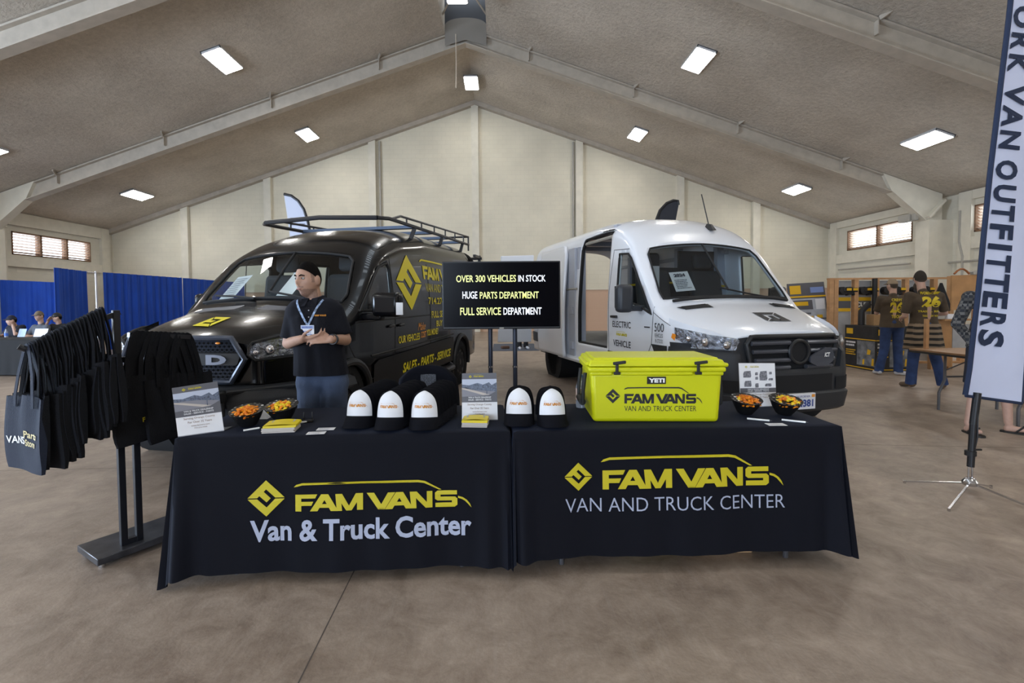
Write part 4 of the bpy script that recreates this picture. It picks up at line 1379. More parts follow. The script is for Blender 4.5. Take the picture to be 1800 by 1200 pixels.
for sd in (1, -1):
    m2 = MB(); patch(m2, [(.50, .66), (.64, .70), (.665, .87), (.60, .985), (.63, 1.02), (.52, 1.035)], lambda y, z: SW.front(sd * y, z, .010), .03, flip=(sd < 0)); m2.build('grille_surround', m_bump, gw)
c = SW.front(0, .88, .075)
mb.tube([c + Vector((0, .115 * cos(2 * pi * k / 32), .115 * sin(2 * pi * k / 32))) for k in range(32)], .018, 8, closed=True)
m3 = MB(); m3.lathe([(.11, -.01), (.10, -.045), (.05, -.05), (.001, -.05)], 28, c=tuple(c), ax='X'); m3.build('port_recess', m_wellb, gw)
mb.build('charge_port', m_grille, gw)
mb = MB()   # open charge flap hanging to the side
pts = [(.11, -.05), (.17, -.02), (.30, .04), (.38, .03), (.42, -.04), (.40, -.11), (.32, -.15), (.19, -.15), (.11, -.11)]
mb.extrude(pts, lambda u, v: tuple(SW.front(u, .88 + v, .085)), lambda u, v: tuple(SW.front(u, .88 + v, .105)))
fl = mb.build('charge_flap', mat('flap plastic', (.05, .055, .07), .4), gw, smooth=0, bevel=.008)
mb = MB(); put_text(mb, 'ICT', .28, .82, .075, .045, lambda u, v: SW.front(u, v, .110), bold=.04, shear=.2); mb.build('flap_mark', m_white, fl, smooth=0)
for sd in (1, -1):
    P = [(.66, .87), (.60, .98), (.63, 1.02), (.80, 1.05), (.94, 1.10), (.975, 1.115), (.975, 1.0), (.92, .92), (.80, .87)]
    mb = MB(); patch(mb, P, lambda y, z: SW.front(sd * y, z, .004), .025, flip=(sd < 0)); h = mb.build('headlight', m_reflector, wv)
    for (y, z, r) in ((.70, .95, .045), (.82, .97, .05), (.91, 1.0, .035)):
        MB().ell(SW.front(sd * y, z, .010), (.03, r, r), 16, 10).build('lamp_bowl', m_chrome, h)
    mb = MB(); patch(mb, P, lambda y, z: SW.front(sd * y, z, .028), .025, flip=(sd < 0)); mb.build('lamp_lens', m_lens, h)
    mb = MB(); patch(mb, [(.967, .97), (.962, 1.04), (.976, 1.05), (.98, 1.0)], lambda y, z: SW.front(sd * y, z, .034), .02, flip=(sd < 0)); mb.build('turn_lamp', m_amber, h)
# bonnet vents, emblem, windshield sheet, wiper cowl, plate
for y0, y1 in ((-.80, -.42), (.42, .80)):
    mb = MB()
    P = [(y0, .78), (y0 + .05, .70), (y1, .66), (y1, .78)] if y0 < 0 else [(y0, .78), (y0, .66), (y1 - .05, .70), (y1, .78)]
    patch(mb, P, lambda y, a: SW.roof(a + .08, y, .008), .03)
    for k in range(4):
        mb.tube([SW.roof(.76 + .028 * k, y0 + .05, .014), SW.roof(.76 + .028 * k, y1 - .04, .014)], .006, 4)
    mb.build('bonnet_vent', m_grille, wv)
mb = MB(); emblem(mb, SW, .36, .03, .20, .20, radians(-42)); mb.build('bonnet_emblem', m_decal, wv, smooth=0)
fn = lambda u, v, off=-.03: SW.roof(1.09 + .20 * v, -.66 + .25 * u + .02 * v, off)
mb = MB(); mb.add([fn(0, 0), fn(1, 0), fn(1, 1), fn(0, 1)], [(0, 1, 2, 3)]); o = mb.build('price_sheet', m_paper, wv, smooth=0)
f2 = lambda u, v: fn(u, v, -.026)
mb = MB(); put_text(mb, '2024', .18, .72, .6, .17, f2, bold=.05); fake_lines(mb, f2, .12, .9, .1, .6, 6, 9, .4); mb.build('print', m_ink, o, smooth=0)
mb = MB()
mb.tube([SW.roof(.96, y, .03) for y in np.linspace(-.8, .8, 15)], .020, 6)
mb.tube([SW.roof(.98, .5, .02), SW.roof(1.02, .2, .02), SW.roof(1.08, -.1, .015)], .011, 6)
mb.build('wiper_cowl', m_gasket, wv)
mb = MB(); f3 = lambda u, v, o=.12: SW.front(u, v, o)
mb.hexa([f3(-.16, .30, .09), f3(.16, .30, .09), f3(.16, .30, .12), f3(-.16, .30, .12), f3(-.16, .46, .09), f3(.16, .46, .09), f3(.16, .46, .12), f3(-.16, .46, .12)])
pl = mb.build('number_plate', m_paper, wv, smooth=0)
mb = MB(); put_text(mb, 'CALIFORNIA', -.09, .42, .18, .022, lambda u, v: f3(u, v, .124)); put_text(mb, '4381', -.05, .325, .18, .075, lambda u, v: f3(u, v, .124), bold=.03); mb.build('plate_lettering', mat('plate blue', (.03, .06, .25), .5), pl, smooth=0)
mb = MB(); quad(mb, lambda u, v: f3(u, v, .124), .11, .15, .42, .45); mb.build('plate_sticker', m_orange, pl, smooth=0)
# roof aerial, mirrors, handles
p = SW.roof(1.85, .33, 0)
mb = MB(); mb.hexa([p + Vector(q) for q in ((.10, -.03, -.02), (-.10, -.04, 0), (-.10, .04, 0), (.10, .03, -.02), (.03, -.012, .07), (-.05, -.015, .09), (-.05, .015, .09), (.03, .012, .07))])
mb.tube([p + Vector((-.02, 0, .05)), p + Vector((-.16, -.02, .52))], .008, 6)
mb.build('roof_aerial', m_black, wv)
mirror(wv, SW, 1.30, 1.38, -1, mat('mirror shell', (.03, .034, .042), .45), (.15, .20, .34), .24)
mirror(wv, SW, 1.45, 1.36, 1, mat('mirror shell', (.04, .045, .055), .45), (.22, .12, .34), .12)
for sd in (1, -1): MB().bar(SW.side(1.92, 1.20, sd, .025), SW.side(2.10, 1.20, sd, .025), .035, .035).build('door_handle', m_black, wv, bevel=.01)
WS = lambda a, z: SW.side(-a, z, -1, .005)
for a_ in (('ELECTRIC', -2.09, 1.055, .54, .085, WS, .01), ('VEHICLE', -2.07, .80, .52, .085, WS, .01), ('500', -.95, 1.05, .22, .10, WS), ('VEHICLES', -.95, .985, .2, .045, WS), ('IN STOCK', -.93, .92, .18, .045, WS)):
    mb = MB(); put_text(mb, *a_); mb.build('side_lettering', m_decal, wv, smooth=0)
mb = MB(); quad(mb, WS, -1.20, -1.06, 1.085, 1.10); mb.build('lettering_dash', m_decal, wv, smooth=0)
mb = MB()
for L in LETTERS: mb.poly(L, lambda x, y: WS(-1.97 + x * .036, .945 + y * .036))
mb.poly(split_long(ROOFLINE, .5), lambda x, y: WS(-1.97 + x * .036, .94 + y * .036)); mb.build('dealer_lettering', m_yel, wv, smooth=0)
# ================================================================ the two front tables
m_cloth = mat('navy black tablecloth', (.0019, .0023, .0056), .85, sheen=.05, sheencol=(.25, .38, .8), spec=.25, bump=.12, bscale=500)
m_yprint = mat('yellow print', (.50, .42, .010), .6)
m_gprint = mat('grey print', (.36, .39, .50), .55)
m_tabletop = mat('grey plastic tabletop', (.35, .35, .36), .5)
m_steel = mat('dark steel leg', (.10, .10, .11), .4, metal=.6)
TZ = .74

class Cloth:
    """cloth over a rectangular table; x along the front edge, y away from the visitor"""
    def __init__(s, hx, hy, hem, seed, corner, lowc, tight=0):
        s.hx, s.hy, s.hem, s.corner, s.lowc, s.tight = hx, hy, hem, corner, lowc, tight
        rd = random.Random(seed)
        s.ph = [rd.random() * 6 for _ in range(6)]
    def off(s, d, z, end):
        """outward swing of the hanging part; d along the edge, end = nearness to a corner 0..1"""
        t = min(1, max(0, (TZ - z) / (TZ - s.hem)))
        w_ = .010 * sin(d * 7 + s.ph[0]) + .007 * sin(d * 15 + s.ph[1]) + .004 * sin(d * 31 + s.ph[2])
        w_ *= t ** 1.3
        return .006 + .035 * t + w_ + end * t * (.035 + .035 * sin(d * 42 + s.ph[3]))
    def front_y(s, x, z):
        e = max(0, 1 - (s.hx - abs(x)) / .22) ** 1.5
        return -s.hy - s.off(x, z, e)
    def mesh(s):
        hx, hy = s.hx, s.hy
        B = []    # base point, normal, along, end, corner amount, id
        def edge(p, q, n, nn):
            for i in range(nn):
                u = i / nn
                x = p[0] + (q[0] - p[0]) * u; y = p[1] + (q[1] - p[1]) * u
                l = math.hypot(q[0] - p[0], q[1] - p[1])
                dd = min(u, 1 - u) * l
                B.append(((x, y), n, x + y * 1.3, max(0, 1 - dd / .22) ** 1.5, 0, 0))
        def corner(c, a0, idx):
            for i in range(17):
                a = a0 + pi / 2 * i / 16
                B.append((c, (cos(a), sin(a)), i / 16, 1, sin(pi * i / 16), idx))
        edge((-hx, -hy), (hx, -hy), (0, -1), 110); corner((hx, -hy), -pi / 2, 1)
        edge((hx, -hy), (hx, hy), (1, 0), 44); corner((hx, hy), 0, 2)
        edge((hx, hy), (-hx, hy), (0, 1), 60); corner((-hx, hy), pi / 2, 3)
        edge((-hx, hy), (-hx, -hy), (-1, 0), 44); corner((-hx, -hy), pi, 0)
        n = len(B)
        V = []; F = []
        rows = [('top', 0), ('top', .5), ('top', .9), ('top', .985)] + [('drop', k / 16) for k in range(17)]
        for kind, q in rows:
            for (p, nr, d, e, c, idx) in B:
                if kind == 'top':
                    V.append((p[0] * q, p[1] * q, TZ + (.003 if q < .98 else .002)))
                else:
                    hem = s.hem
                    if c: hem = s.hem + (s.lowc[idx] - s.hem) * c
                    z = TZ - .004 - (TZ - .004 - hem) * q
                    if c:
                        o = .006 + q * (.045 + s.corner[idx] * c) + q * .020 * sin(d * 16 + idx)
                        o = o * c + (1 - c) * (.006 + .035 * q + q * .05)
                    else:
                        o = s.off(d, z, e)
                        if nr == (0, -1): o = -s.hy - s.front_y(p[0], z); o = -o if o < 0 else o
                    ox = nr[0] * o
                    if s.tight and ox * s.tight > 0: ox = s.tight * min(abs(ox), .013)
                    V.append((p[0] + ox, p[1] + nr[1] * o, z))
        for r in range(len(rows) - 1):
            for i in range(n):
                j = (i + 1) % n
                F.append((r * n + i, (r + 1) * n + i, (r + 1) * n + j, r * n + j))
        mb = MB(); mb.add(V, F)
        return mb

def make_table(cl, fl, fr, hy, label, clabel):
    fl = Vector((*fl, 0)); fr = Vector((*fr, 0))
    d = (fr - fl).normalized(); rz = atan2(d.y, d.x)
    n = Vector((-d.y, d.x, 0))
    c = (fl + fr) / 2 + n * cl.hy
    e = empty('folding_table', c, rz, label, 'table', 'covered folding tables')
    MB().box((0, 0, TZ - .025), (cl.hx * 2 - .02, cl.hy * 2 - .02, .04)).build('tabletop', m_tabletop, e, bevel=.008)
    for sx in (-1, 1):
        mb = MB()
        x = sx * (cl.hx - .25)
        mb.tube([(x, -cl.hy + .06, .012), (x, -cl.hy + .06, .62), (x, cl.hy - .06, .62), (x, cl.hy - .06, .012)], .014, 8)
        mb.cyl((x, -cl.hy + .06, .25), (x, cl.hy - .06, .25), .01, 8); mb.bar((x, 0, .62), (x - sx * .3, 0, TZ - .045), .02, .02)
        mb.build('leg', m_steel, e)
    o = cl.mesh().build('tablecloth', m_cloth, None, smooth=70, loc=c, rz=rz)
    tag(o, clabel, 'tablecloth', 'printed navy tablecloths')
    # a pixel on the front drop, in table coordinates (x, z)
    def pix(px, py):
        dr = _fw + _ri * ((px - 878) / FPX) + _up * ((562 - py) / FPX)
        y0 = cl.hy + .03
        t = (c - n * y0 - CAM).dot(n) / dr.dot(n)
        q = CAM + dr * t - c
        return q.dot(d), q.z
    def fn(u, v): return (u, cl.front_y(u, v) - .0035, v)
    return e, o, c, rz, pix, fn
ca = Cloth(.83, .325, .062, 3, (.030, .010, .03, .03), (.012, .03, .05, .05), 1)
cb = Cloth(.86, .325, .095, 8, (.02, .02, .03, .03), (.05, .06, .07, .07), -1)
t1 = make_table(ca, (-1.610, 2.385), (.040, 2.462), .33, 'folding table under the left printed navy cloth', 'navy cloth with bold white lettering below the yellow logo, left table')
t2 = make_table(cb, (.072, 2.452), (1.79, 2.523), .33, 'folding table under the right printed navy cloth', 'navy cloth with thin white capitals below the yellow logo, right table')
def cloth_logo(T, dia, dr, F0, S1, hpx, txt, tx0, tx1, th, bold):
    e, o, c, rz, pix, fn = T
    mb = MB()
    u, v = pix(*dia); u2, _ = pix(dia[0] + dr, dia[1])
    put_diamond(mb, u, v, u2 - u, u2 - u, fn)
    mb.build('diamond_logo', m_yprint, o, smooth=0)
    u0, v0 = pix(*F0); u1, v1 = pix(*S1)
    _, vt = pix(F0[0], F0[1] - hpx)
    h = vt - v0; ws = (u1 - u0) / 8.7 / h; sl = (v1 - v0) / (u1 - u0)
    f2 = lambda u, v: fn(u, v + sl * (u - u0))
    mb = MB()
    for L in LETTERS: mb.poly(split_long(L, .3), lambda x, y: f2(u0 + x * h * ws, v0 + y * h))
    mb.build('logo_lettering', m_yprint, o, smooth=0)
    for nm, L in (('logo_roofline', ROOFLINE), ('logo_tail', TAILLINE)):
        mb = MB(); mb.poly(split_long(L, .25), lambda x, y: f2(u0 + x * h * ws, v0 + y * h)); mb.build(nm, m_yprint, o, smooth=0)
    a0, b0 = pix(*tx0); a1, b1 = pix(*tx1)
    _, bt = pix(tx0[0], tx0[1] - th)
    s2 = (b1 - b0) / (a1 - a0)
    mb = MB(); put_text(mb, txt, a0, b0, a1 - a0, bt - b0, lambda u, v: fn(u, v + s2 * (u - a0)), bold=bold)
    mb.build('tagline', m_gprint, o, smooth=0)
cloth_logo(t1, (466.5, 877), 32.5, (519, 899), (804, 891), 29, 'Van & Truck Center', (440, 953), (829, 940), 38, .028)
cloth_logo(t2, (1017.5, 839), 24.5, (1060, 861), (1353, 853), 33, 'VAN AND TRUCK CENTER', (994, 901), (1380, 892), 24, -.006)
# boxes pushed under the right table
m_card = mat('cardboard', (.42, .26, .13), .8, noise=.08)
for P, nm, lb in (((1205, 1323, 975, 973), m_card, 'brown cardboard box on the floor under the right table, the larger one in view'), ((1085, 1192, 966, 964), mat('yellowish box', (.36, .27, .07), .7), 'yellowish box on the floor under the right table, mostly hidden')):
    a = at(P[0], P[2], z=0); b = at(P[1], P[3], z=0)
    e = empty('cardboard_box', ((a.x + b.x) / 2, (a.y + b.y) / 2 + .14, 0), .03, lb, 'box', 'boxes under the table')
    wd = (b - a).length
    MB().box((0, 0, .12), (wd, .26, .24)).build('carton', nm, e, smooth=0, bevel=.004)
    MB().box((0, 0, .2405), (wd * .98, .05, .002)).build('tape', mat('parcel tape', (.5, .38, .2), .4), e, smooth=0)

def on_table(px, py, z=TZ + .005): return at(px, py, z=z)

# ---------------------------------------------------------------- the cooler
m_cool = mat('chartreuse cooler plastic', (.55, .57, .004), .42, bump=.06, bscale=300)
m_rub = mat('black rubber latch', (.012, .012, .012), .6)
pa, pb = on_table(1043, 743), on_table(1262, 741)
cw = (pb - pa).length
cx = (pa + pb) / 2
rz = atan2(pb.y - pa.y, pb.x - pa.x) - .045
CD, CH = .36, .345
n = Vector((-sin(rz), cos(rz), 0))
ck = empty('cooler', cx + n * CD / 2, rz, 'bright yellow hard cooler with black lettering on the right table', 'cooler')
mb = MB()
hw, hd = cw / 2, CD / 2
mb.hexa([(-hw, -hd, 0), (hw, -hd, 0), (hw, hd, 0), (-hw, hd, 0), (-hw - .012, -hd - .012, .275), (hw + .012, -hd - .012, .275), (hw + .012, hd + .012, .275), (-hw - .012, hd + .012, .275)])
mb.build('cooler_body', m_cool, ck, bevel=.022, seg=4)
mb = MB()
hw2, hd2 = hw + .026, hd + .026
mb.b2(-hw2, hw2, -hd2, hd2, .276, .303)
mb.build('body_rim', m_cool, ck, bevel=.010, seg=3)
for x0, x1 in ((-hw2 + .01, -hw2 + .13), (-hw2 + .17, hw2 - .17), (hw2 - .13, hw2 - .01)):
    mb = MB(); mb.b2(x0, x1, -hd2 + .006, -hd2 + .05, .256, .280)
    mb.build('front_ledge', m_cool, ck, bevel=.010, seg=3)
CH = .352
mb = MB()
mb.hexa([(-hw2, -hd2, .306), (hw2, -hd2, .306), (hw2, hd2, .306), (-hw2, hd2, .306), (-hw2 + .012, -hd2 + .012, CH - .010), (hw2 - .012, -hd2 + .012, CH - .010), (hw2 - .012, hd2 - .012, CH - .010), (-hw2 + .012, hd2 - .012, CH - .010)])
mb.b2(-hw2 + .03, hw2 - .03, -hd2 + .03, hd2 - .03, CH - .02, CH)
mb.b2(-hw2 - .012, -hw2 + .05, -hd2 + .05, hd2 - .05, .305, .325); mb.b2(hw2 - .05, hw2 + .022, -hd2 + .02, hd2 - .05, .300, .322)
mb.build('lid', m_cool, ck, bevel=.014, seg=3)
for x in (-hw2 + .15, hw2 - .15):
    mb = MB()
    mb.box((x, -hd2 - .006, .305), (.016, .012, .06)); mb.bar((x - .022, -hd2 - .010, .325), (x + .045, -hd2 - .016, .334), .014, .016); mb.box((x, -hd2 - .006, .272), (.036, .014, .016))
    mb.build('latch', m_rub, ck, bevel=.004)
def cf(u, v, off=.002):
    s_ = v / .275
    return (u, -hd - .012 * s_ - off, v)
MB().hexa([cf(-.05, .211, 0), cf(.05, .211, 0), cf(.05, .211, .004), cf(-.05, .211, .004), cf(-.05, .251, 0), cf(.05, .251, 0), cf(.05, .251, .004), cf(-.05, .251, .004)]).build('badge', m_rub, ck, smooth=0)
bd = ck.children[-1]
mb = MB(); put_text(mb, 'YETI', -.043, .219, .086, .024, lambda u, v: cf(u, v, .0055), bold=.06); mb.build('badge_lettering', m_white, bd, smooth=0)
mb = MB(); put_diamond(mb, -.232, .145, .040, .040, cf); mb.build('diamond_logo', m_decal, ck, smooth=0)
mb = MB()
for L in LETTERS: mb.poly(L, lambda x, y: cf(-.170 + x * .0440, .104 + y * .053))
mb.build('logo_lettering', m_decal, ck, smooth=0)
for nm, L in (('logo_roofline', ROOFLINE), ('logo_tail', TAILLINE)):
    mb = MB(); mb.poly(split_long(L, .3), lambda x, y: cf(-.170 + x * .0440, .104 + y * .053)); mb.build(nm, m_decal, ck, smooth=0)
mb = MB(); put_text(mb, 'VAN AND TRUCK CENTER', -.170, .062, .385, .029, cf); mb.build('tagline', m_decal, ck, smooth=0)
for sx in (-1, 1):
    mb = MB()
    x = sx * (hw + .03)
    mb.tube([(x, -.10, .26), (x + sx * .012, -.10, .16), (x + sx * .012, -.09, .09), (x + sx * .012, .09, .09), (x + sx * .012, .10, .16), (x, .10, .26)], .011, 8)
    mb.cyl((x + sx * .012, -.075, .09), (x + sx * .012, .075, .09), .02, 10)
    mb.build('handle', m_rub, ck)
# drinks bottle behind the cooler
p = on_table(1024, 722); p = Vector((.505, 3.0, TZ + .005))
bo = empty('water_bottle', p, 0, 'small water bottle with a white label standing behind the cooler', 'bottle')
MB().lathe([(.03, 0), (.032, .02), (.032, .13), (.02, .165), (.013, .18), (.013, .19)], 20).build('bottle_body', mat('clear bottle plastic', (.55, .6, .7), .15, trans=.6), bo)
MB().cyl((0, 0, .188), (0, 0, .205), .016, 14).build('bottle_cap', mat('blue cap', (.05, .12, .35), .4), bo)
MB().lathe([(.0325, .05), (.0325, .12)], 20).build('bottle_label', mat('pale label', (.65, .5, .45), .5), bo)

# ---------------------------------------------------------------- caps
m_capw = mat('white foam cap front', (.74, .75, .78), .8, bump=.15, bscale=250)
m_capd = mat('navy black cap mesh', (.004, .0045, .008), .95, spec=.12, bump=.8, bscale=420)
m_capb = mat('navy black cap brim', (.003, .0033, .006), .9, spec=.15, bump=.2, bscale=300)
m_thread = mat('orange thread', (.55, .22, .02), .7)
def crown(ph, e, k=1.0):
    """ph azimuth from the front, e height angle"""
    f = max(0, cos(ph))
    rx, ry = .083 * k, .098 * k
    c = max(0, cos(e)) ** .42
    h = .135 + .008 * f
    return (rx * sin(ph) * c, -ry * cos(ph) * c, h * sin(e) ** 1.0 * k + .02)
def make_cap(name='trucker_cap', logo=True, pw=56, ph=.86):
    e = empty(name, (0, 0, 0))
    mb = MB(); mb.grid(lambda u, v: crown(2 * pi * u, pi / 2 * v), 36, 12, closeu=True)
    mb.lathe([(.007, .001), (.008, .006), (.001, .009)], 10, c=(0, 0, .146))
    mb.build('crown', m_capd, e)
    def pan(u, v, k=1.012):
        v2 = v * ph
        w_ = radians(pw) * (1 - .88 * v ** 3.4)
        return crown((u * 2 - 1) * w_, pi / 2 * v2, k)
    mb = MB(); mb.grid(pan, 19, 12); mb.build('front_panel', m_capw, e)
    mb = MB()
    def brim(u, v, dz=0):
        a = (u * 2 - 1) * radians(74)
        x0, y0, z0 = crown(a, .02, 1.0)
        L = .075 * cos(a * 1.05) ** .5 if abs(a) < radians(80) else 0
        sx = x0 * (1 + .04 * v)
        y = y0 - L * v
        z = z0 + .004 - .052 * v * (.45 + .55 * v) - 1.9 * sx * sx * (.3 + .7 * v) + dz
        return (sx, y, max(z, -.03))
    mb.grid(brim, 25, 7, flip=True); mb.grid(lambda u, v: brim(u, v, -.004), 25, 7)
    mb.tube([brim(u, 1, -.002) for u in np.linspace(0, 1, 25)], .0028, 5)
    mb.build('brim', m_capb, e)
    if logo:
        def pf(u, v): return pan(.5 + u, .28 + v, 1.022)
        mb = MB(); put_letters(mb, -.33, 0, .085, pf, wscale=.83)
        mb.build('embroidery', m_thread, e, smooth=0)
    return e
cap0 = make_cap(); cap1 = make_cap(logo=False, pw=26, ph=.55)
def put_cap(src, p, rz, tilt, label, group, sc=1.0):
    o = copy_tree(src)
    o.location = p; o.rotation_euler = (tilt, 0, rz); o.scale = (sc, sc, sc)
    tag(o, label, 'cap', group)
    return o
CAPG = 'trucker caps on the tables'
stacks = [((622, 757), -.05, (.016, .046), 6, 'white-front cap with orange logo, first cap of the leftmost stack', 'dark cap nested in the leftmost stack of caps'),
          ((678, 760), -.02, (.016, .046), 6, 'white-front cap with orange logo, first cap of the middle stack', 'dark cap nested in the middle stack of caps'),
          ((740, 760), .02, (.014, .046), 6, 'white-front cap with orange logo, first of the stack beside the upright flyer', 'dark cap nested in the stack beside the upright flyer'),
          ((915, 753), -.06, (.004, .045), 2, 'white-front cap standing left of another cap near the table gap', 'dark cap nested behind the white cap at the table gap'),
          ((974, 755), .06, (.004, .045), 2, 'white-front cap standing left of the yellow cooler', 'dark cap nested behind the white cap nearest the cooler')]
for (px, py), rz, (dx, dy), nn, l1, l2 in stacks:
    p = on_table(px, py) + Vector((0, .165, .024))
    for k in range(nn):
        put_cap(cap0 if k == 0 else cap1, p + Vector((dx * k, dy * k, .004 * k)), rz, radians(-6), l1 if k == 0 else l2, CAPG, 1.0)
for q_ in (cap0, cap1):
    for ch in list(q_.children): bpy.data.objects.remove(ch)
    bpy.data.objects.remove(q_)

# ---------------------------------------------------------------- bowls of sweets
m_bowl = mat('black bowl with white dots', (.008, .008, .009), .4, spec=.25)
nt = m_bowl.node_tree; tc_ = nt.nodes.new('ShaderNodeTexCoord'); vo = nt.nodes.new('ShaderNodeTexVoronoi'); vo.inputs['Scale'].default_value = 36; vo.inputs['Randomness'].default_value = .25
lt = nt.nodes.new('ShaderNodeMath'); lt.operation = 'LESS_THAN'; lt.inputs[1].default_value = .27
mx_ = nt.nodes.new('ShaderNodeMixRGB'); mx_.inputs[1].default_value = (.006, .006, .007, 1); mx_.inputs[2].default_value = (.85, .85, .85, 1)
nt.links.new(tc_.outputs['Object'], vo.inputs['Vector']); nt.links.new(vo.outputs['Distance'], lt.inputs[0]); nt.links.new(lt.outputs[0], mx_.inputs[0]); nt.links.new(mx_.outputs[0], nt.nodes['Principled BSDF'].inputs['Base Color'])
m_bowlo = mat('black bowl outside', (.010, .010, .011), .35)
m_candy = [mat('orange sweet wrapper', (.75, .24, .008), .4), mat('yellow sweet wrapper', (.78, .55, .015), .4), mat('deep orange sweet wrapper', (.62, .15, .006), .4)]
def make_bowl(p, r, label, mix, seed, tiltx=0):
    e = empty('bowl', p, 0, label, 'bowl', 'dotted sweet bowls')
    mb = MB(); mb.lathe([(r * .5, 0), (r * .54, .006), (r * .74, .036), (r * .97, .08), (r, .083)], 36)
    mb.build('bowl_outside', m_bowlo, e)
    mb = MB(); mb.lathe([(r, .083), (r * .95, .08), (r * .72, .04), (r * .52, .012), (.001, .010)], 36); mb.build('bowl_inside', m_bowl, e)
    rd = random.Random(seed)
    T = radians(13); e.rotation_euler.x = T; e.location.z += r * .5 * sin(T)
    RT = Matrix.Rotation(T, 3, 'X')
    protos = {}
    k = 0
    while k < 75:
        a = rd.random() * 2 * pi; q = sqrt(rd.random()) * r * .74
        x, y = q * cos(a), q * sin(a) - .006
        z = .067 + .022 * (1 - (q / (r * .74)) ** 2) + rd.random() * .008
        mi = 1 if rd.random() < mix else (0 if rd.random() < .7 else 2)
        if mi not in protos:
            c = MB(); c.ell((0, 0, 0), (.0135, .009, .008), 8, 6)
            for s_ in (-1, 1): c.add([(s_ * .011, -.002, 0), (s_ * .017, -.006, .002), (s_ * .017, .006, -.002), (s_ * .011, .002, 0)], [(0, 1, 2, 3)])
            o = c.build('sweet', m_candy[mi], None)
            protos[mi] = o
        else:
            o = protos[mi].copy(); C.objects.link(o)
        o.location = e.location + RT @ Vector((x, y - .006, z)); o.rotation_euler = (rd.random() * .8, rd.random() * .8, rd.random() * 6)
        tag(o, '%s wrapped sweet in the %s' % (('orange', 'yellow', 'dark orange')[mi], label.split(',')[0].replace('black dotted ', '')), 'sweet', 'wrapped sweets, ' + label.split(',')[0])
        k += 1
    return e
B1 = on_table(429, 752); B2 = on_table(491, 742); B3 = on_table(1317, 730); B4 = on_table(1384, 731)
make_bowl(B1 + Vector((0, .05, 0)), .088, 'black dotted bowl of orange sweets next to the left flyer', .02, 1)
make_bowl(B2 + Vector((0, .05, 0)), .090, 'black dotted bowl of yellow and orange sweets, left table', .5, 2)
make_bowl(B3 + Vector((0, .05, 0)), .086, 'black dotted bowl of orange sweets next to the cooler', .03, 3)
make_bowl(B4 + Vector((.005, .045, 0)), .088, 'black dotted bowl of yellow sweets at the right table end', .65, 4)

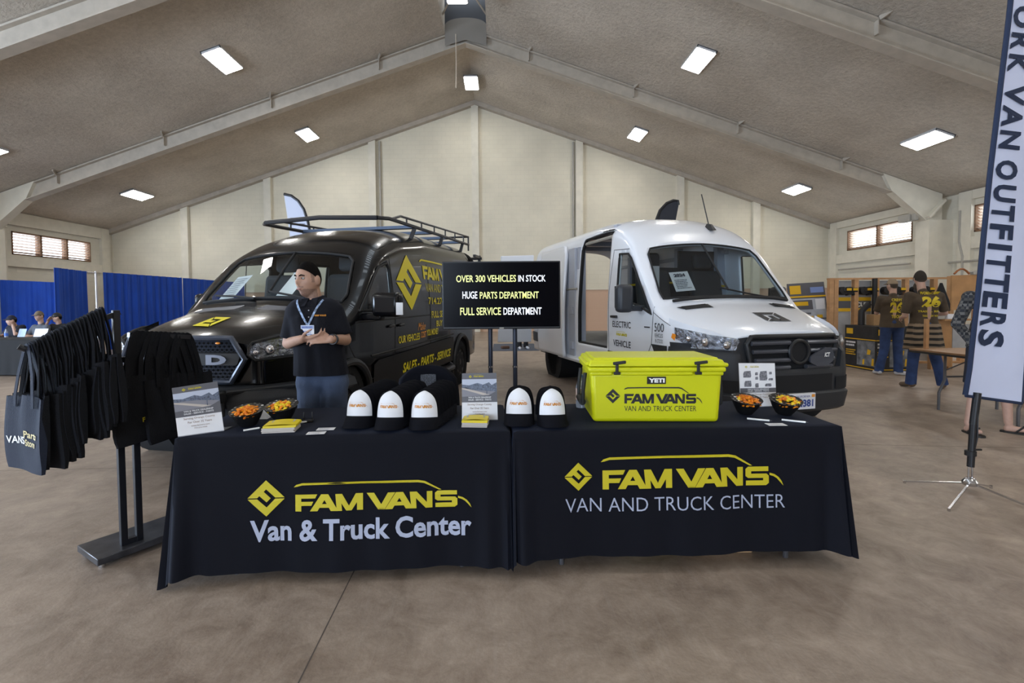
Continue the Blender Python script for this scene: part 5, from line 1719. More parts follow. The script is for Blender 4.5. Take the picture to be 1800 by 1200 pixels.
# ---------------------------------------------------------------- upright flyers
m_sky = mat('printed grey sky', (.42, .46, .56), .5); m_hill = mat('printed dark trees', (.10, .12, .17), .5, noise=.5, nscale=120)
m_road = mat('printed road', (.20, .20, .23), .5); m_sand = mat('printed verge', (.45, .40, .36), .5); m_band = mat('printed charcoal band', (.10, .10, .115), .5)
m_brown = mat('brown ink', (.22, .14, .10), .6)
def flyer(P, label, kind=0):
    o, fn = flat_sign('flyer_stand', P, label, 'sign', m_paper, .006, 'upright flyers')
    f1 = lambda u, v: fn(u, v, .0012); f2 = lambda u, v: fn(u, v, .0024); f3_ = lambda u, v: fn(u, v, .0036)
    if kind == 0:
        quad(MB(), f1, 0, 1, .38, 1.0).build('picture_ground', m_band, o, smooth=0)
        quad(MB(), f2, 0, 1, .70, .87).build('printed_sky', m_sky, o, smooth=0)
        mb = MB(); mb.poly([(0, .66), (1, .60), (1, .80), (.85, .74), (.78, .80), (.6, .75), (.45, .79), (.2, .74), (0, .76)], f3_); mb.build('printed_trees', m_hill, o, smooth=0)
        mb = MB(); mb.poly([(0, .50), (.75, .52), (1, .62), (.5, .68), (0, .70)], f3_); mb.build('printed_road', m_road, o, smooth=0)
        mb = MB(); mb.poly([(0, .66), (.1, .64), (.6, .53), (.8, .54), (.2, .66), (0, .69)], lambda u, v: fn(u, v, .0048)); mb.build('printed_verge', m_sand, o, smooth=0)
        mb = MB(); mb.poly([(.70, .55), (.72, .55), (.725, .70), (.78, .74), (.70, .78), (.62, .74), (.70, .70)], lambda u, v: fn(u, v, .006)); mb.build('printed_tree', m_hill, o, smooth=0)
        mb = MB(); put_text(mb, 'VAN & TRUCK DEALERSHIP', .18, .465, .65, .035, f2, bold=.03); put_text(mb, 'SALES - SERVICE - PARTS', .18, .415, .65, .035, f2, bold=.03); mb.build('band_lettering', mat('pale ink', (.6, .6, .62), .6), o, smooth=0)
        mb = MB(); put_text(mb, 'Serving Orange County', .16, .305, .68, .05, f2); put_text(mb, 'For Over 35 Years', .24, .235, .52, .042, f2); put_text(mb, 'www.famvans.com', .30, .17, .4, .03, f2); put_text(mb, '714-274-9999', .36, .12, .28, .025, f2); mb.build('lower_lettering', m_brown, o, smooth=0)
        mb = MB(); put_letters(mb, .34, .915, .028, f2, wscale=1.15 * .6 / .6); mb.build('logo_lettering', m_yprint, o, smooth=0)
        mb = MB(); put_diamond(mb, .24, .925, .045, .032, f2); mb.build('diamond_logo', m_yprint, o, smooth=0)
    else:
        mb = MB()
        rd = random.Random(5)
        for (u, v, w_, h_) in ((.10, .67, .22, .15), (.12, .46, .2, .14), (.55, .60, .22, .22), (.43, .72, .08, .07), (.43, .62, .08, .07), (.80, .60, .13, .05), (.42, .44, .1, .1), (.70, .46, .18, .07), (.82, .74, .08, .06)):
            mb.poly([(u, v), (u + w_ * .9, v), (u + w_, v + h_ * .2), (u + w_ * .95, v + h_), (u + w_ * .15, v + h_ * .95), (u, v + h_ * .6)], f1)
        mb.build('product_drawings', mat('product grey', (.16, .16, .18), .6, noise=.6, nscale=90), o, smooth=0)
        quad(MB(), f1, 0, 1, .33, .43).build('dark_band', m_band, o, smooth=0)
        mb = MB(); put_text(mb, 'VAN & TRUCK DEALERSHIP', .2, .385, .6, .03, f2, bold=.03); put_text(mb, 'SALES - SERVICE - PARTS', .2, .345, .6, .03, f2, bold=.03); mb.build('band_lettering', mat('pale ink', (.6, .6, .62), .6), o, smooth=0)
        mb = MB(); put_text(mb, 'Serving Orange County', .18, .26, .64, .045, f1); put_text(mb, 'For Over 35 Years', .26, .20, .5, .04, f1); mb.build('lower_lettering', m_brown, o, smooth=0)
        mb = MB(); put_letters(mb, .30, .90, .025, f1, wscale=1.1); put_diamond(mb, .19, .912, .04, .03, f1); mb.build('logo_lettering', m_yprint, o, smooth=0)
    MB().hexa([tuple(Vector(P[0]) + Vector(q)) for q in ((0, .0, 0), (0, .08, 0), (0, .08, .004), (0, 0, .004))] + [tuple(Vector(P[1]) + Vector(q)) for q in ((0, .0, 0), (0, .08, 0), (0, .08, .004), (0, 0, .004))]).build('foot', mat('clear acrylic', (.6, .62, .66), .1, trans=.7), o, smooth=0)
a, b = on_table(313, 768), on_table(394, 757)
flyer([a, b, at(382, 670, y=b.y + .05), at(302, 682, y=a.y + .05)], 'tilted flyer with a road photograph at the left table corner')
a, b = on_table(812, 739), on_table(875, 738)
flyer([a, b, at(872.5, 655, y=b.y + .05), at(812, 656, y=a.y + .05)], 'upright flyer with a road photograph beside the cap stacks')
a, b = on_table(1302.5, 716), on_table(1365, 714)
flyer([a, b, at(1362, 638, y=b.y + .05), at(1299, 638, y=a.y + .05)], 'upright white flyer of product pictures behind the sweet bowls', 1)

# ---------------------------------------------------------------- brochures, cards, pens
m_by = mat('yellow brochure cover', (.72, .58, .01), .4); m_bw = mat('brochure pages', (.50, .46, .42), .6)
def brochure_pile(c, rz, w_, d_, nn, l1, l2):
    for k in range(nn):
        top = k == nn - 1
        e = empty('brochure', c + Vector((random.uniform(-.004, .004), random.uniform(-.004, .004), .0006 + .0062 * k)), rz + random.uniform(-.05, .05), l1 if top else l2, 'brochure', 'yellow brochures on the table')
        mb = MB()
        mb.grid(lambda u, v: (-w_ / 2 + w_ * u, -d_ / 2 + d_ * v, .0058 + (.007 * sin(pi * u) if top else .0)), 9, 3)
        mb.build('cover', m_by if k >= nn - 3 else m_bw, e)
        MB().b2(-w_ / 2, w_ / 2, -d_ / 2, d_ / 2, 0, .0055).build('pages', m_bw if k < nn - 2 else m_by, e, smooth=0)
    quad(MB(), lambda u, v: (-w_ / 2 + w_ * u, -d_ / 2 + d_ * v, .0065 + .007 * sin(pi * u)), .15, .85, .55, .98).build('blue_heading', mat('brochure blue', (.30, .36, .55), .5), e, smooth=0)
brochure_pile(on_table(493, 757) + Vector((0, .02, 0)), .14, .16, .12, 6, 'yellow brochure with a blue heading, top of the pile near the bowls', 'brochure in the pile near the left bowls')
brochure_pile(on_table(836, 749) + Vector((0, .025, 0)), -.05, .135, .10, 6, 'yellow brochure, top of the pile before the upright flyer', 'brochure in the pile before the upright flyer')
def strip(name, a, b, w_, h_, mt, label, cat, group=None):
    a = Vector(a); b = Vector(b)
    return tag(MB().bar(a + Vector((0, 0, h_ / 2)), b + Vector((0, 0, h_ / 2)), w_, h_).build(name, mt, smooth=0), label, cat, group)
def pen(a, b, label):
    a = on_table(*a) + Vector((0, 0, .005)); b = on_table(*b) + Vector((0, 0, .005))
    d = (b - a)
    o = tag(MB().cyl(a, a + d * .9, .005, 10).build('pen', m_white), label, 'pen', 'white pens on the tables')
    MB().cyl(a + d * .9, b, .005, 10, r2=.0015).build('pen_tip', m_steel, o)
    MB().bar(a + d * .02 + Vector((0, 0, .006)), a + d * .3 + Vector((0, 0, .006)), .003, .002).build('pen_clip', m_chrome, o, smooth=0)
pen((428, 758), (459, 753), 'white pen lying in front of the orange sweets, left table')
pen((541, 742), (521, 745), 'white pen lying right of the yellow brochures, left table')
pen((1313, 737), (1357, 741), 'white pen in front of the bowl next to the cooler')
pen((1374, 739), (1421, 744), 'white pen in front of the yellow sweets, right table')
def card(px, py, rz, label, z=.001, w_=.09):
    c = on_table(px, py) + Vector((0, 0, z))
    o = tag(MB().box(c, (w_, .05, .0012), rz=rz).build('business_card', m_paper, smooth=0), label, 'card', 'business cards on the tables')
    R = Matrix.Rotation(rz, 3, 'Z')
    mb = MB(); fake_lines(mb, lambda u, v: c + R @ Vector((-w_ / 2 + w_ * u, -.025 + .05 * v, .0009)), .1, .9, .15, .85, 4, px, .35); mb.build('print', m_grey, o, smooth=0)
card(556, 761, .12, 'white business card nearest the edge, right of the yellow brochures')
card(573, 754, .10, 'white business card behind another, left of the caps')
card(1364, 746, -.02, 'white business card between the two pens, right table', .001, .095)
# small black card clip and a folded paper tent
c = on_table(541, 741)
e = empty('card_holder', c, .2, 'small empty black card holder left of the caps', 'holder')
MB().box((0, 0, .006), (.06, .04, .012)).build('holder_base', m_black, e, bevel=.003)
MB().box((-.022, .012, .03), (.008, .008, .045)).build('prong', m_black, e, bevel=.002); MB().box((.022, .012, .03), (.008, .008, .045)).build('prong', m_black, e, bevel=.002)
c = on_table(464, 735)
mb = MB(); mb.add([(c.x - .028, c.y - .02, c.z), (c.x + .028, c.y - .02, c.z), (c.x, c.y, c.z + .05), (c.x - .028, c.y + .03, c.z), (c.x + .028, c.y + .03, c.z)], [(0, 1, 2), (4, 3, 2), (3, 0, 2), (1, 4, 2)])
tag(mb.build('paper_tent', m_paper, smooth=0), 'small folded white paper between the two left bowls', 'paper')

# ---------------------------------------------------------------- screen on its stand
Q = [at(778, 579, y=4.4), at(985.5, 578, y=4.4), at(985.5, 458, y=4.4), at(777, 459, y=4.4)]
cx_ = (Q[0] + Q[1]) / 2
sc = empty('display_screen', (cx_.x, 4.4, 0), 0, 'black flat screen on two poles showing yellow and white lettering', 'screen')
w2 = (Q[1] - Q[0]).length / 2; z0, z1 = Q[0].z, Q[2].z
MB().b2(-w2, w2, 0, .05, z0, z1).build('screen_case', m_black, sc, bevel=.008)
pn = MB().b2(-w2 + .012, w2 - .012, -.002, .004, z0 + .02, z1 - .012).build('screen_panel', mat('dark screen glass', (.0015, .0016, .003), .22, spec=.06), sc, smooth=0)
MB().b2(-.02, .02, -.004, .002, z0 + .004, z0 + .014).build('maker_badge', m_conduit, sc, smooth=0)
m_sy = mat('lit yellow letters', (.78, .82, .30), .5, emit=.34); m_sw = mat('lit white letters', (.88, .92, 1.0), .5, emit=.40)
def scr(s_, px0, px1, py0, py1, mt):
    a = at(px0, py1, y=4.397); b = at(px1, py0, y=4.397)
    mb = MB(); put_text(mb, s_, a.x - cx_.x, a.z, b.x - a.x, b.z - a.z, lambda u, v: (u, -.0035, v), bold=.012)
    mb.build('screen_lettering', mt, pn, smooth=0)
scr('OVER 300 VEHICLES', 802, 907, 483, 496, m_sy); scr('IN STOCK', 911, 959, 483, 495, m_sw)
scr('HUGE', 813, 839, 512, 525, m_sw); scr('PARTS DEPARTMENT', 843.5, 947, 512, 525, m_sy)
scr('FULL SERVICE', 809, 880.5, 540, 554, m_sy); scr('DEPARTMENT', 885, 952, 540, 553, m_sw)
for px in (862, 905.5):
    x = at(px, 600, y=4.45).x - cx_.x
    mb = MB(); mb.cyl((x, .075, .03), (x, .075, z1 - .1), .021, 14)
    o = mb.build('stand_pole', mat('dark blue black pole', (.02, .024, .04), .35, metal=.3), sc)
    MB().cyl((x, .075, .80), (x, .075, .815), .024, 14).build('pole_ring', m_chrome, o)
MB().b2(-.25, .25, .05, .075, (z0 + z1) / 2 - .15, (z0 + z1) / 2 + .15).build('mount_plate', m_black, sc, smooth=0)
MB().b2(-.40, .40, -.2, .35, 0, .03).build('stand_base', m_black, sc, bevel=.01)

# ---------------------------------------------------------------- mesh-back chair behind the table
c = at(748, 690, y=3.55); 
ch = empty('mesh_chair', (c.x + .01, 3.62, 0), .06, 'black chair with a mesh back panel, behind the cap stacks', 'chair')
mb = MB()
def cb_(u, v):
    x = -.215 + .43 * u
    z = .50 + .43 * v
    k = abs(x) / .215
    return (x * (1 - .10 * v ** 3), -.06 * (k ** 2) + .03 * v, z - .10 * k ** 3 * v)
mb.grid(cb_, 21, 12); cbk = mb.build('backrest', mat('black chair padding', (.004, .0045, .008), .9, spec=.15), ch, solid=.05)
mb = MB(); mb.grid(lambda u, v: Vector(cb_(.36 + .28 * u, .35 + .5 * v)) + Vector((0, .006 - .012, 0)), 7, 7)
mb.build('mesh_panel', mat('grey chair mesh', (.05, .055, .07), .6, noise=.9, nscale=120), cbk)
MB().box((0, .22, .45), (.44, .42, .07)).build('seat', mat('black chair padding', (.004, .0045, .008), .9, spec=.15), ch, bevel=.03, seg=3)
for sx in (-1, 1):
    for y in (.04, .40):
        MB().tube([(sx * .19, y, .42), (sx * .21, y + (.04 if y > .2 else -.04), .0)], .012, 8).build('leg', m_steel, ch)
mb = MB(); mb.tube([(-.2, .02, .44), (-.205, .0, .62), (-.205, 0, .7)], .012, 8); mb.tube([(.2, .02, .44), (.205, .0, .62), (.205, 0, .7)], .012, 8); mb.build('back_frame', m_steel, ch)
# ================================================================ tote bags on their rack
m_rackm = mat('black square tube', (.014, .015, .02), .35, metal=.3)
m_tote = mat('black non-woven fabric', (.0035, .0035, .004), .9, bump=.5, bscale=260, spec=.25, sheen=.05, sheencol=(.5, .6, 1))
m_totef = mat('blue black non-woven fabric', (.005, .009, .024), .8, bump=.5, bscale=260, sheen=.08, sheencol=(.5, .65, 1))
bA = Vector((-2.136, 2.511, 0)); ud = Vector((.54, .842, 0)).normalized(); vd = Vector((-ud.y, ud.x, 0))
PL = at(218, 957, z=.06); PR = at(245, 948, z=.06)
rk = empty('tote_rack', (PL.x, PL.y, 0), atan2(ud.y, ud.x), 'black metal rack stand holding tote bags beside the left table', 'rack')
Wi = rk.matrix_basis.inverted()
bpy.context.view_layer.update()
def rl(p): return rk.matrix_basis.inverted() @ Vector(p)
c0 = rl(bA); 
x0, y0 = c0.x, c0.y
MB().b2(x0, x0 + .62, y0 + .0, y0 + .29, .022, .06).build('base_plate', mat('scuffed black base', (.035, .035, .04), .3, noise=.5, nscale=14), rk, bevel=.004)
for px_, py_ in ((x0 + .03, y0 + .03), (x0 + .03, y0 + .26), (x0 + .59, y0 + .03), (x0 + .59, y0 + .26)):
    MB().cyl((px_, py_, 0), (px_, py_, .023), .016, 12).build('levelling_foot', m_chrome, rk)
top1 = at(206, 545, y=PL.y); E1 = at(46, 614, y=2.40)
top2 = at(232, 588, y=PR.y); E2 = at(333, 592, y=3.02)
mb = MB(); mb.bar(rl(PL), rl((PL.x, PL.y, top1.z)), .032, .032, up=(1, 0, 0)); mb.build('post', m_rackm, rk, smooth=0, bevel=.003)
mb = MB(); mb.bar(rl(PR), rl((PR.x, PR.y, top2.z)), .032, .032, up=(1, 0, 0)); mb.build('post', m_rackm, rk, smooth=0, bevel=.003)
mb = MB(); mb.bar(rl((PL.x, PL.y, .075)), rl((PR.x, PR.y, .075)), .03, .03); mb.bar(rl((PL.x, PL.y, 1.10)), rl((PR.x, PR.y, 1.10)), .03, .03); mb.build('crosspiece', m_rackm, rk, smooth=0)
tp1 = Vector((PL.x, PL.y, top1.z)); tp2 = Vector((PR.x, PR.y, top2.z))
mb = MB(); mb.bar(rl(tp1 + Vector((.01, .015, -.012))), rl(E1), .026, .026); mb.cyl(rl(E1), rl(E1 + (E1 - tp1).normalized() * .03 + Vector((0, 0, .03))), .014, 8); mb.build('arm', m_rackm, rk)
mb = MB(); mb.bar(rl(tp2 - Vector((.01, .015, .0))), rl(E2), .026, .026); mb.build('arm', m_rackm, rk)

def ribbon(mb, P, w_, y, th=.0016):
    V = []; F = []
    n = len(P)
    for i in range(n):
        a = Vector((P[max(0, i - 1)][0], P[max(0, i - 1)][1])); b = Vector((P[min(n - 1, i + 1)][0], P[min(n - 1, i + 1)][1]))
        t = (b - a).normalized(); nr = Vector((-t.y, t.x)) * w_ / 2
        yy = y[i]
        for sx, sy in ((-1, -1), (1, -1), (1, 1), (-1, 1)):
            V.append((P[i][0] + nr.x * sx, yy + th * sy, P[i][1] + nr.y * sx))
    for i in range(n - 1):
        for k in range(4):
            k2 = (k + 1) % 4
            F.append((i * 4 + k, i * 4 + k2, i * 4 + 4 + k2, i * 4 + 4 + k))
    F.append((3, 2, 1, 0)); F.append(tuple((n - 1) * 4 + k for k in range(4)))
    return mb.add(V, F)
def make_tote(seed, mt, th=.016):
    rd = random.Random(seed)
    e = empty('tote_bag', (0, 0, 0))
    a1, a2, a3 = (rd.uniform(-.5, .5) for _ in range(3))
    def body(u, v):
        th_ = 2 * pi * u
        z = -.235 - .37 * v
        w_ = .165 * (1 + .05 * v) * (1 - .1 * max(0, v - .9) * 5)
        x = w_ * max(-1, min(1, 1.25 * cos(th_)))
        y = th * (.5 + .6 * sin(pi * min(1, v * 1.05))) * (1 if sin(th_) > 0 else -1) * min(1, abs(sin(th_)) * 1.6)
        fold = .010 * sin(x * 38 + a1 * 6) * (1 - v) + .008 * sin(x * 17 + a2 * 9 + v * 3) * v + .012 * a3 * v
        return (x, y + fold, z - .012 * sin(x * 20 + a1 * 5) * (1 - v) * .6)
    mb = MB(); mb.grid(body, 40, 12, closeu=True, flip=True)
    n0 = 40 * 11
    mb.F.append(tuple(range(n0, n0 + 40))); mb.FM.append(0)
    mb.build('bag_body', mt, e, smooth=60)
    for sy in (-1, 1):
        k = rd.uniform(-.012, .012)
        P = [(-.085, -.29), (-.083, -.235), (-.066 + k, -.13), (-.028, -.02), (-.012, .008), (0, .014), (.012, .008), (.028, -.02), (.066 + k, -.13), (.083, -.235), (.085, -.29)]
        Y = [sy * q for q in (.015, .015, .012, .006, .005, .005, .005, .006, .012, .015, .015)]
        mb = MB(); ribbon(mb, P, .026, Y); mb.build('handle', mt, e, smooth=60)
    return e, body
def tote_print(e, body, lines, mt):
    f = lambda u, v: Vector(body(.75 + u, v)) + Vector((0, -.003, 0))
    def fn(u, v):   # u across -1..1, v down 0..1
        x = u * .15
        best = body(.75 + u * .13, v)
        return (x, best[1] - .003, best[2])
    for s_, u0, v0, wd, ht, m_ in lines:
        mb = MB(); put_text(mb, s_, u0, 0, wd, ht, lambda a, b: fn(a, v0 - b), bold=.02); mb.build('print', m_, e, smooth=0)
def hang(a, b, n, ang0, jit, fmt, grp, front_mat, prints, seed):
    protos = []
    for k in range(n):
        t = (k + .4) / n
        p = b.lerp(a, t) + Vector((0, 0, .0))
        rd = random.Random(seed + k)
        if k == 0 or k < 3:
            e, body = make_tote(seed + k, front_mat if k == 0 else m_tote)
            if k == 0: tote_print(e, body, prints, None)
            if k: protos.append(e)
        else:
            e = copy_tree(protos[k % 2])
        e.location = p
        e.rotation_euler = (rd.uniform(-.06, .06), rd.uniform(-.05, .05), ang0 + (rd.uniform(-jit, jit) if k else 0))
        s_ = rd.uniform(.95, 1.02); e.scale = (1, 1, s_)
        tag(e, fmt[0] if k == 0 else fmt[1], 'bag', grp)
m_gold = mat('pale gold print', (.62, .52, .25), .6)
hang(tp1 + Vector((-.03, -.045, 0)), E1, 19, radians(-24), .16, ('dark blue tote bag with pale gold print, nearest the visitor on the left arm', 'black tote bag packed behind the blue one on the left arm of the rack'), 'tote bags on the rack', m_totef,
     [('VANS', -.92, .64, 1.05, .10, m_white), ('Parts', .1, .55, .75, .09, m_gold), ('Store', .15, .66, .6, .09, m_gold)], 100)
hang(E2, tp2 + Vector((.015, .0, 0)), 12, radians(72), .10, ('black tote bag with small yellow logo at the front of the right arm', 'black tote bag packed on the right arm of the rack beside the flyer'), 'tote bags on the rack', m_tote,
     [('FAMVANS', -.2, .70, 1.0, .07, m_yprint), ('AUTO PARTS', .0, .60, .7, .03, m_yprint)], 200)

# ================================================================ people
m_skin = mat('light olive skin', (.40, .235, .165), .55, noise=.05, nscale=30)
m_skin2 = mat('fair skin', (.48, .30, .23), .55, noise=.05, nscale=30)
m_stub = mat('stubble skin', (.25, .15, .11), .7, noise=.15, nscale=150)
m_lip = mat('lips', (.30, .13, .11), .5)
m_hair = mat('black short hair', (.006, .005, .0045), .95, spec=.1, bump=.6, bscale=300)
m_hairg = mat('brown grey hair', (.08, .06, .045), .85, bump=.6, bscale=300)
m_eye = mat('eye white', (.34, .32, .30), .4); m_iris = mat('dark iris', (.02, .012, .01), .2)
m_jean = mat('blue denim', (.042, .060, .105), .85, noise=.35, nscale=6, bump=.3, bscale=200)
m_jean2 = mat('mid blue denim', (.028, .055, .15), .85, noise=.35, nscale=6, bump=.3, bscale=200)
m_polo = mat('black polo cloth', (.0038, .004, .0065), .88, bump=.3, bscale=260, spec=.25, sheen=.05, sheencol=(.4, .5, .9))
m_shoe = mat('dark shoe', (.02, .018, .016), .6)

def head_dir(d, k=1.0):
    x, y, z = d
    g = lambda cx, cz, sx, sz: math.exp(-((x - cx) / sx) ** 2 - ((z - cz) / sz) ** 2) if y < 0 else 0
    px, py, pz = .073 * x, .094 * y, .122 * z
    if z < 0:
        px *= 1 - .30 * (-z) ** 1.6
        if y > 0: py *= 1 - .45 * (-z) ** 1.3
    if y < 0:
        py *= .93 + .07 * abs(z)
        py -= .026 * g(0, -.13, .15, .16) + .010 * g(0, .08, .10, .2)
        py -= .007 * g(0, .27, .6, .10)
        py += .013 * (g(.40, .10, .17, .11) + g(-.40, .10, .17, .11))
        py -= .010 * g(0, -.48, .28, .10) + .016 * g(0, -.80, .3, .16)
        py += .005 * g(0, -.62, .3, .06)
        px += .006 * math.copysign(1, x) * (g(.75, -.1, .25, .2) + g(-.75, -.1, .25, .2))
    return Vector((px, py, pz)) * k
def head_grid(mb, c, R, k=1.0, s=1.0):
    def f(u, v):
        a = 2 * pi * u; b = pi * (v - .5)
        return Vector(c) + R @ (head_dir((cos(b) * cos(a), cos(b) * sin(a), sin(b)), k) * s)
    mb.grid(f, 48, 34, closeu=True)
    for sx in (-1, 1): mb.ell(Vector(c) + R @ (Vector((sx * .074, .012, -.005)) * s), (.012 * s, .024 * s, .033 * s), 12, 8, M=R)
def hand(mb, w, d, n, side, curl=.5, s=1.0, spread=.05):
    """palm and five fingers; w wrist, d finger direction, n palm normal (the way the fingers curl)"""
    d = Vector(d).normalized(); n = Vector(n); n = (n - d * n.dot(d)).normalized()
    t = d.cross(n) * side          # towards the thumb
    kn = []
    for i, (off, ln) in enumerate(((.030, .088), (.010, .092), (-.010, .088), (-.029, .080))):
        k = Vector(w) + d * ln * s + t * off * s
        mb.caps(Vector(w) + t * off * .55 * s, k, .0135 * s, .0105 * s, 10, 3)
        kn.append(k)
    for k, off, ls in zip(kn, (.030, .010, -.010, -.029), ((.040, .026, .020), (.045, .029, .021), (.041, .027, .020), (.032, .021, .018))):
        p = k; a = curl * .6
        dd = d + t * off * spread * 10
        for j, l in enumerate(ls):
            v = (dd.normalized() * cos(a) + n * sin(a))
            q = p + v * l * s
            mb.caps(p, q, (.0092 - .001 * j) * s, (.0085 - .0012 * j) * s, 8, 3)
            p = q; a += curl
    p = Vector(w) + d * .02 * s + t * .022 * s
    q = p + (d * .6 + t * .75 + n * .35).normalized() * .042 * s
    r = q + (d * .9 + t * .25 + n * (.3 + curl * .3)).normalized() * .034 * s
    u = r + (d * .95 + n * (.3 + curl * .4)).normalized() * .024 * s
    mb.caps(p, q, .015 * s, .011 * s, 8, 3); mb.caps(q, r, .0105 * s, .0095 * s, 8, 3); mb.caps(r, u, .0093 * s, .0075 * s, 8, 3)

def trim_below(o, z):
    """a clean hem"""
    import bmesh
    bm = bmesh.new(); bm.from_mesh(o.data)
    g = bm.verts[:] + bm.edges[:] + bm.faces[:]
    bmesh.ops.bisect_plane(bm, geom=g, plane_co=(0, 0, z), plane_no=(0, 0, -1), clear_outer=True)
    bm.to_mesh(o.data); bm.free(); o.data.update()

def person(loc, rz, label, J, shirt, trousers, skin=None, sleeve='short', hair=m_hair, head_yaw=0, head_tilt=0, voxel=.008, hands=None, shoes=m_shoe,
           shorts=False, name='person', group=None, wide=1.0, detail=True, beard=False, feet=True, hairline=.30, cut=None):
    e = empty(name, loc, rz, label, 'person', group)
    skin = skin or m_skin
    V3 = lambda k: Vector(J[k])
    hc, nb, ch, bl, pv = V3('head'), V3('neck'), V3('chest'), V3('belly'), V3('pelvis')
    R = Matrix.Rotation(head_yaw, 3, 'Z') @ Matrix.Rotation(head_tilt, 3, 'X')
    mb = MB()
    head_grid(mb, hc, R)
    mb.caps(nb + Vector((0, .01, -.03)), hc + R @ Vector((0, .022, -.05)), .062, .054)
    mb.caps(ch + Vector((-.09, 0, .02)), ch + Vector((.09, 0, .02)), .10, .10); mb.caps(ch, bl, .105, .11); mb.caps(bl, pv, .105, .095)
    hands = hands or {}
    for s_, sd in (('l', -1), ('r', 1)):
        sh_, el, wr = V3('sh' + s_), V3('el' + s_), V3('wr' + s_)
        mb.caps(ch + Vector((sd * .05, 0, .06)), sh_, .06, .052); mb.caps(sh_, el, .050, .040); mb.caps(el, wr, .041, .028)
        d = (wr - el).normalized()
        hd, hn, cu = hands.get(s_, (d, Vector((-sd * .8, -.3, -.2)), .45))
        side = hands.get('side' + s_, None)
        if side is None: side = -1 if s_ == 'l' else 1
        hand(mb, wr, hd, hn, side, cu)
        hp, kn, an = V3('hip' + s_), V3('kn' + s_), V3('an' + s_)
        mb.caps(pv + Vector((sd * .05, 0, -.02)), hp, .088, .085); mb.caps(hp, kn, .085, .056); mb.caps(kn, an + Vector((0, 0, .02)), .054, .036)
        to = an + (V3('toe' + s_) - an)
        mb.caps((an.x, an.y, .042), to + Vector((0, 0, .022)), .038, .024)
    hl_inv = R.transposed()
    def fn(c):
        q = hl_inv @ (c - hc)
        if beard and q.length < .17 and q.z > -.015 and q.y > -.040 and abs(q.x) > .040 and q.z < .07 and not (abs(q.x) > .070 and abs(q.y - .012) < .03 and q.z < .03): return 1
        if beard and q.length < .17 and q.z > -.05 and q.y > .05: return 1
        if beard and q.length < .17 and q.y < .02:
            if q.z < -.060 and not (q.z > -.068 and abs(q.x) < .022) and q.z > -.125: return 1
            if -.052 < q.z < -.040 and abs(q.x) < .03 and q.y < -.07: return 1
        return 0
    bake_remesh(mb, 'body', [skin, m_stub] if beard else [skin], e, voxel, 3, fn if beard else None)
    # shirt
    mb = MB()
    W = wide
    mb.caps(ch + Vector((-.085 * W, 0, .035)), ch + Vector((.085 * W, 0, .035)), .112, .112); mb.caps(ch + Vector((-.06 * W, -.01, -.03)), bl + Vector((-.045 * W, -.012, 0)), .118, .122); mb.caps(ch + Vector((.06 * W, -.01, -.03)), bl + Vector((.045 * W, -.012, 0)), .118, .122)
    if shorts != 'none':
        b0 = pv + Vector((0, 0, J.get('hem', .0)))
        mb.caps(bl + Vector((-.045 * W, -.01, 0)), b0 + Vector((-.060 * W, 0, -.05)), .128, .133); mb.caps(bl + Vector((.045 * W, -.01, 0)), b0 + Vector((.060 * W, 0, -.05)), .128, .133)
    mb.caps(ch + Vector((0, .01, .07)), nb + Vector((0, .015, -.012)), .10, .062)
    for s_, sd in (('l', -1), ('r', 1)):
        sh_, el, wr = V3('sh' + s_), V3('el' + s_), V3('wr' + s_)
        mb.caps(ch + Vector((sd * .05, 0, .07)), sh_, .075, .068)
        if sleeve == 'short':
            end = sh_.lerp(el, .86)
            mb.tube([sh_ - (el - sh_).normalized() * .01, sh_.lerp(el, .4), end], [.066, .064, .063], 16)
        else:
            mb.caps(sh_, el, .064, .054); mb.caps(el, wr.lerp(el, .05), .054, .040)
    st = bake_remesh(mb, 'shirt', shirt, e, max(voxel, .009), 5)
    trim_below(st, cut if cut is not None else pv.z - .07)
    # trousers
    if trousers:
        mb = MB()
        mb.caps(pv + Vector((-.055, 0, .02)), pv + Vector((.055, 0, .02)), .116, .116); mb.caps(pv + Vector((0, 0, -.02)), pv + Vector((0, 0, -.05)), .112, .10)
        for s_, sd in (('l', -1), ('r', 1)):
            hp, kn, an = V3('hip' + s_), V3('kn' + s_), V3('an' + s_)
            mb.caps(pv + Vector((sd * .055, 0, 0)), hp, .115, .100)
            if shorts is True:
                mb.tube([hp, hp.lerp(kn, .5), hp.lerp(kn, .92)], [.105, .10, .10], 16)
            else:
                mb.caps(hp, kn, .098, .076); mb.tube([kn, kn.lerp(an, .5), an + Vector((0, 0, -.03))], [.076, .070, .074], 16)
        bake_remesh(mb, 'shorts' if shorts is True else 'trousers', trousers, e, .011, 4)
    if shoes and feet:
        for s_ in 'lr':
            an, to = V3('an' + s_), V3('toe' + s_)
            mb = MB(); dd = (to - an).normalized(); 
            mb.caps(Vector((an.x, an.y, .05)) - dd * .03, Vector((to.x, to.y, .038)) + dd * .01, .048, .038)
            mb.caps((an.x, an.y, .06), (an.x, an.y, .11), .045, .042)
            o = bake_remesh(mb, 'shoe', shoes, e, .01, 3)
            for v in o.data.vertices: v.co.z = max(v.co.z, .004)
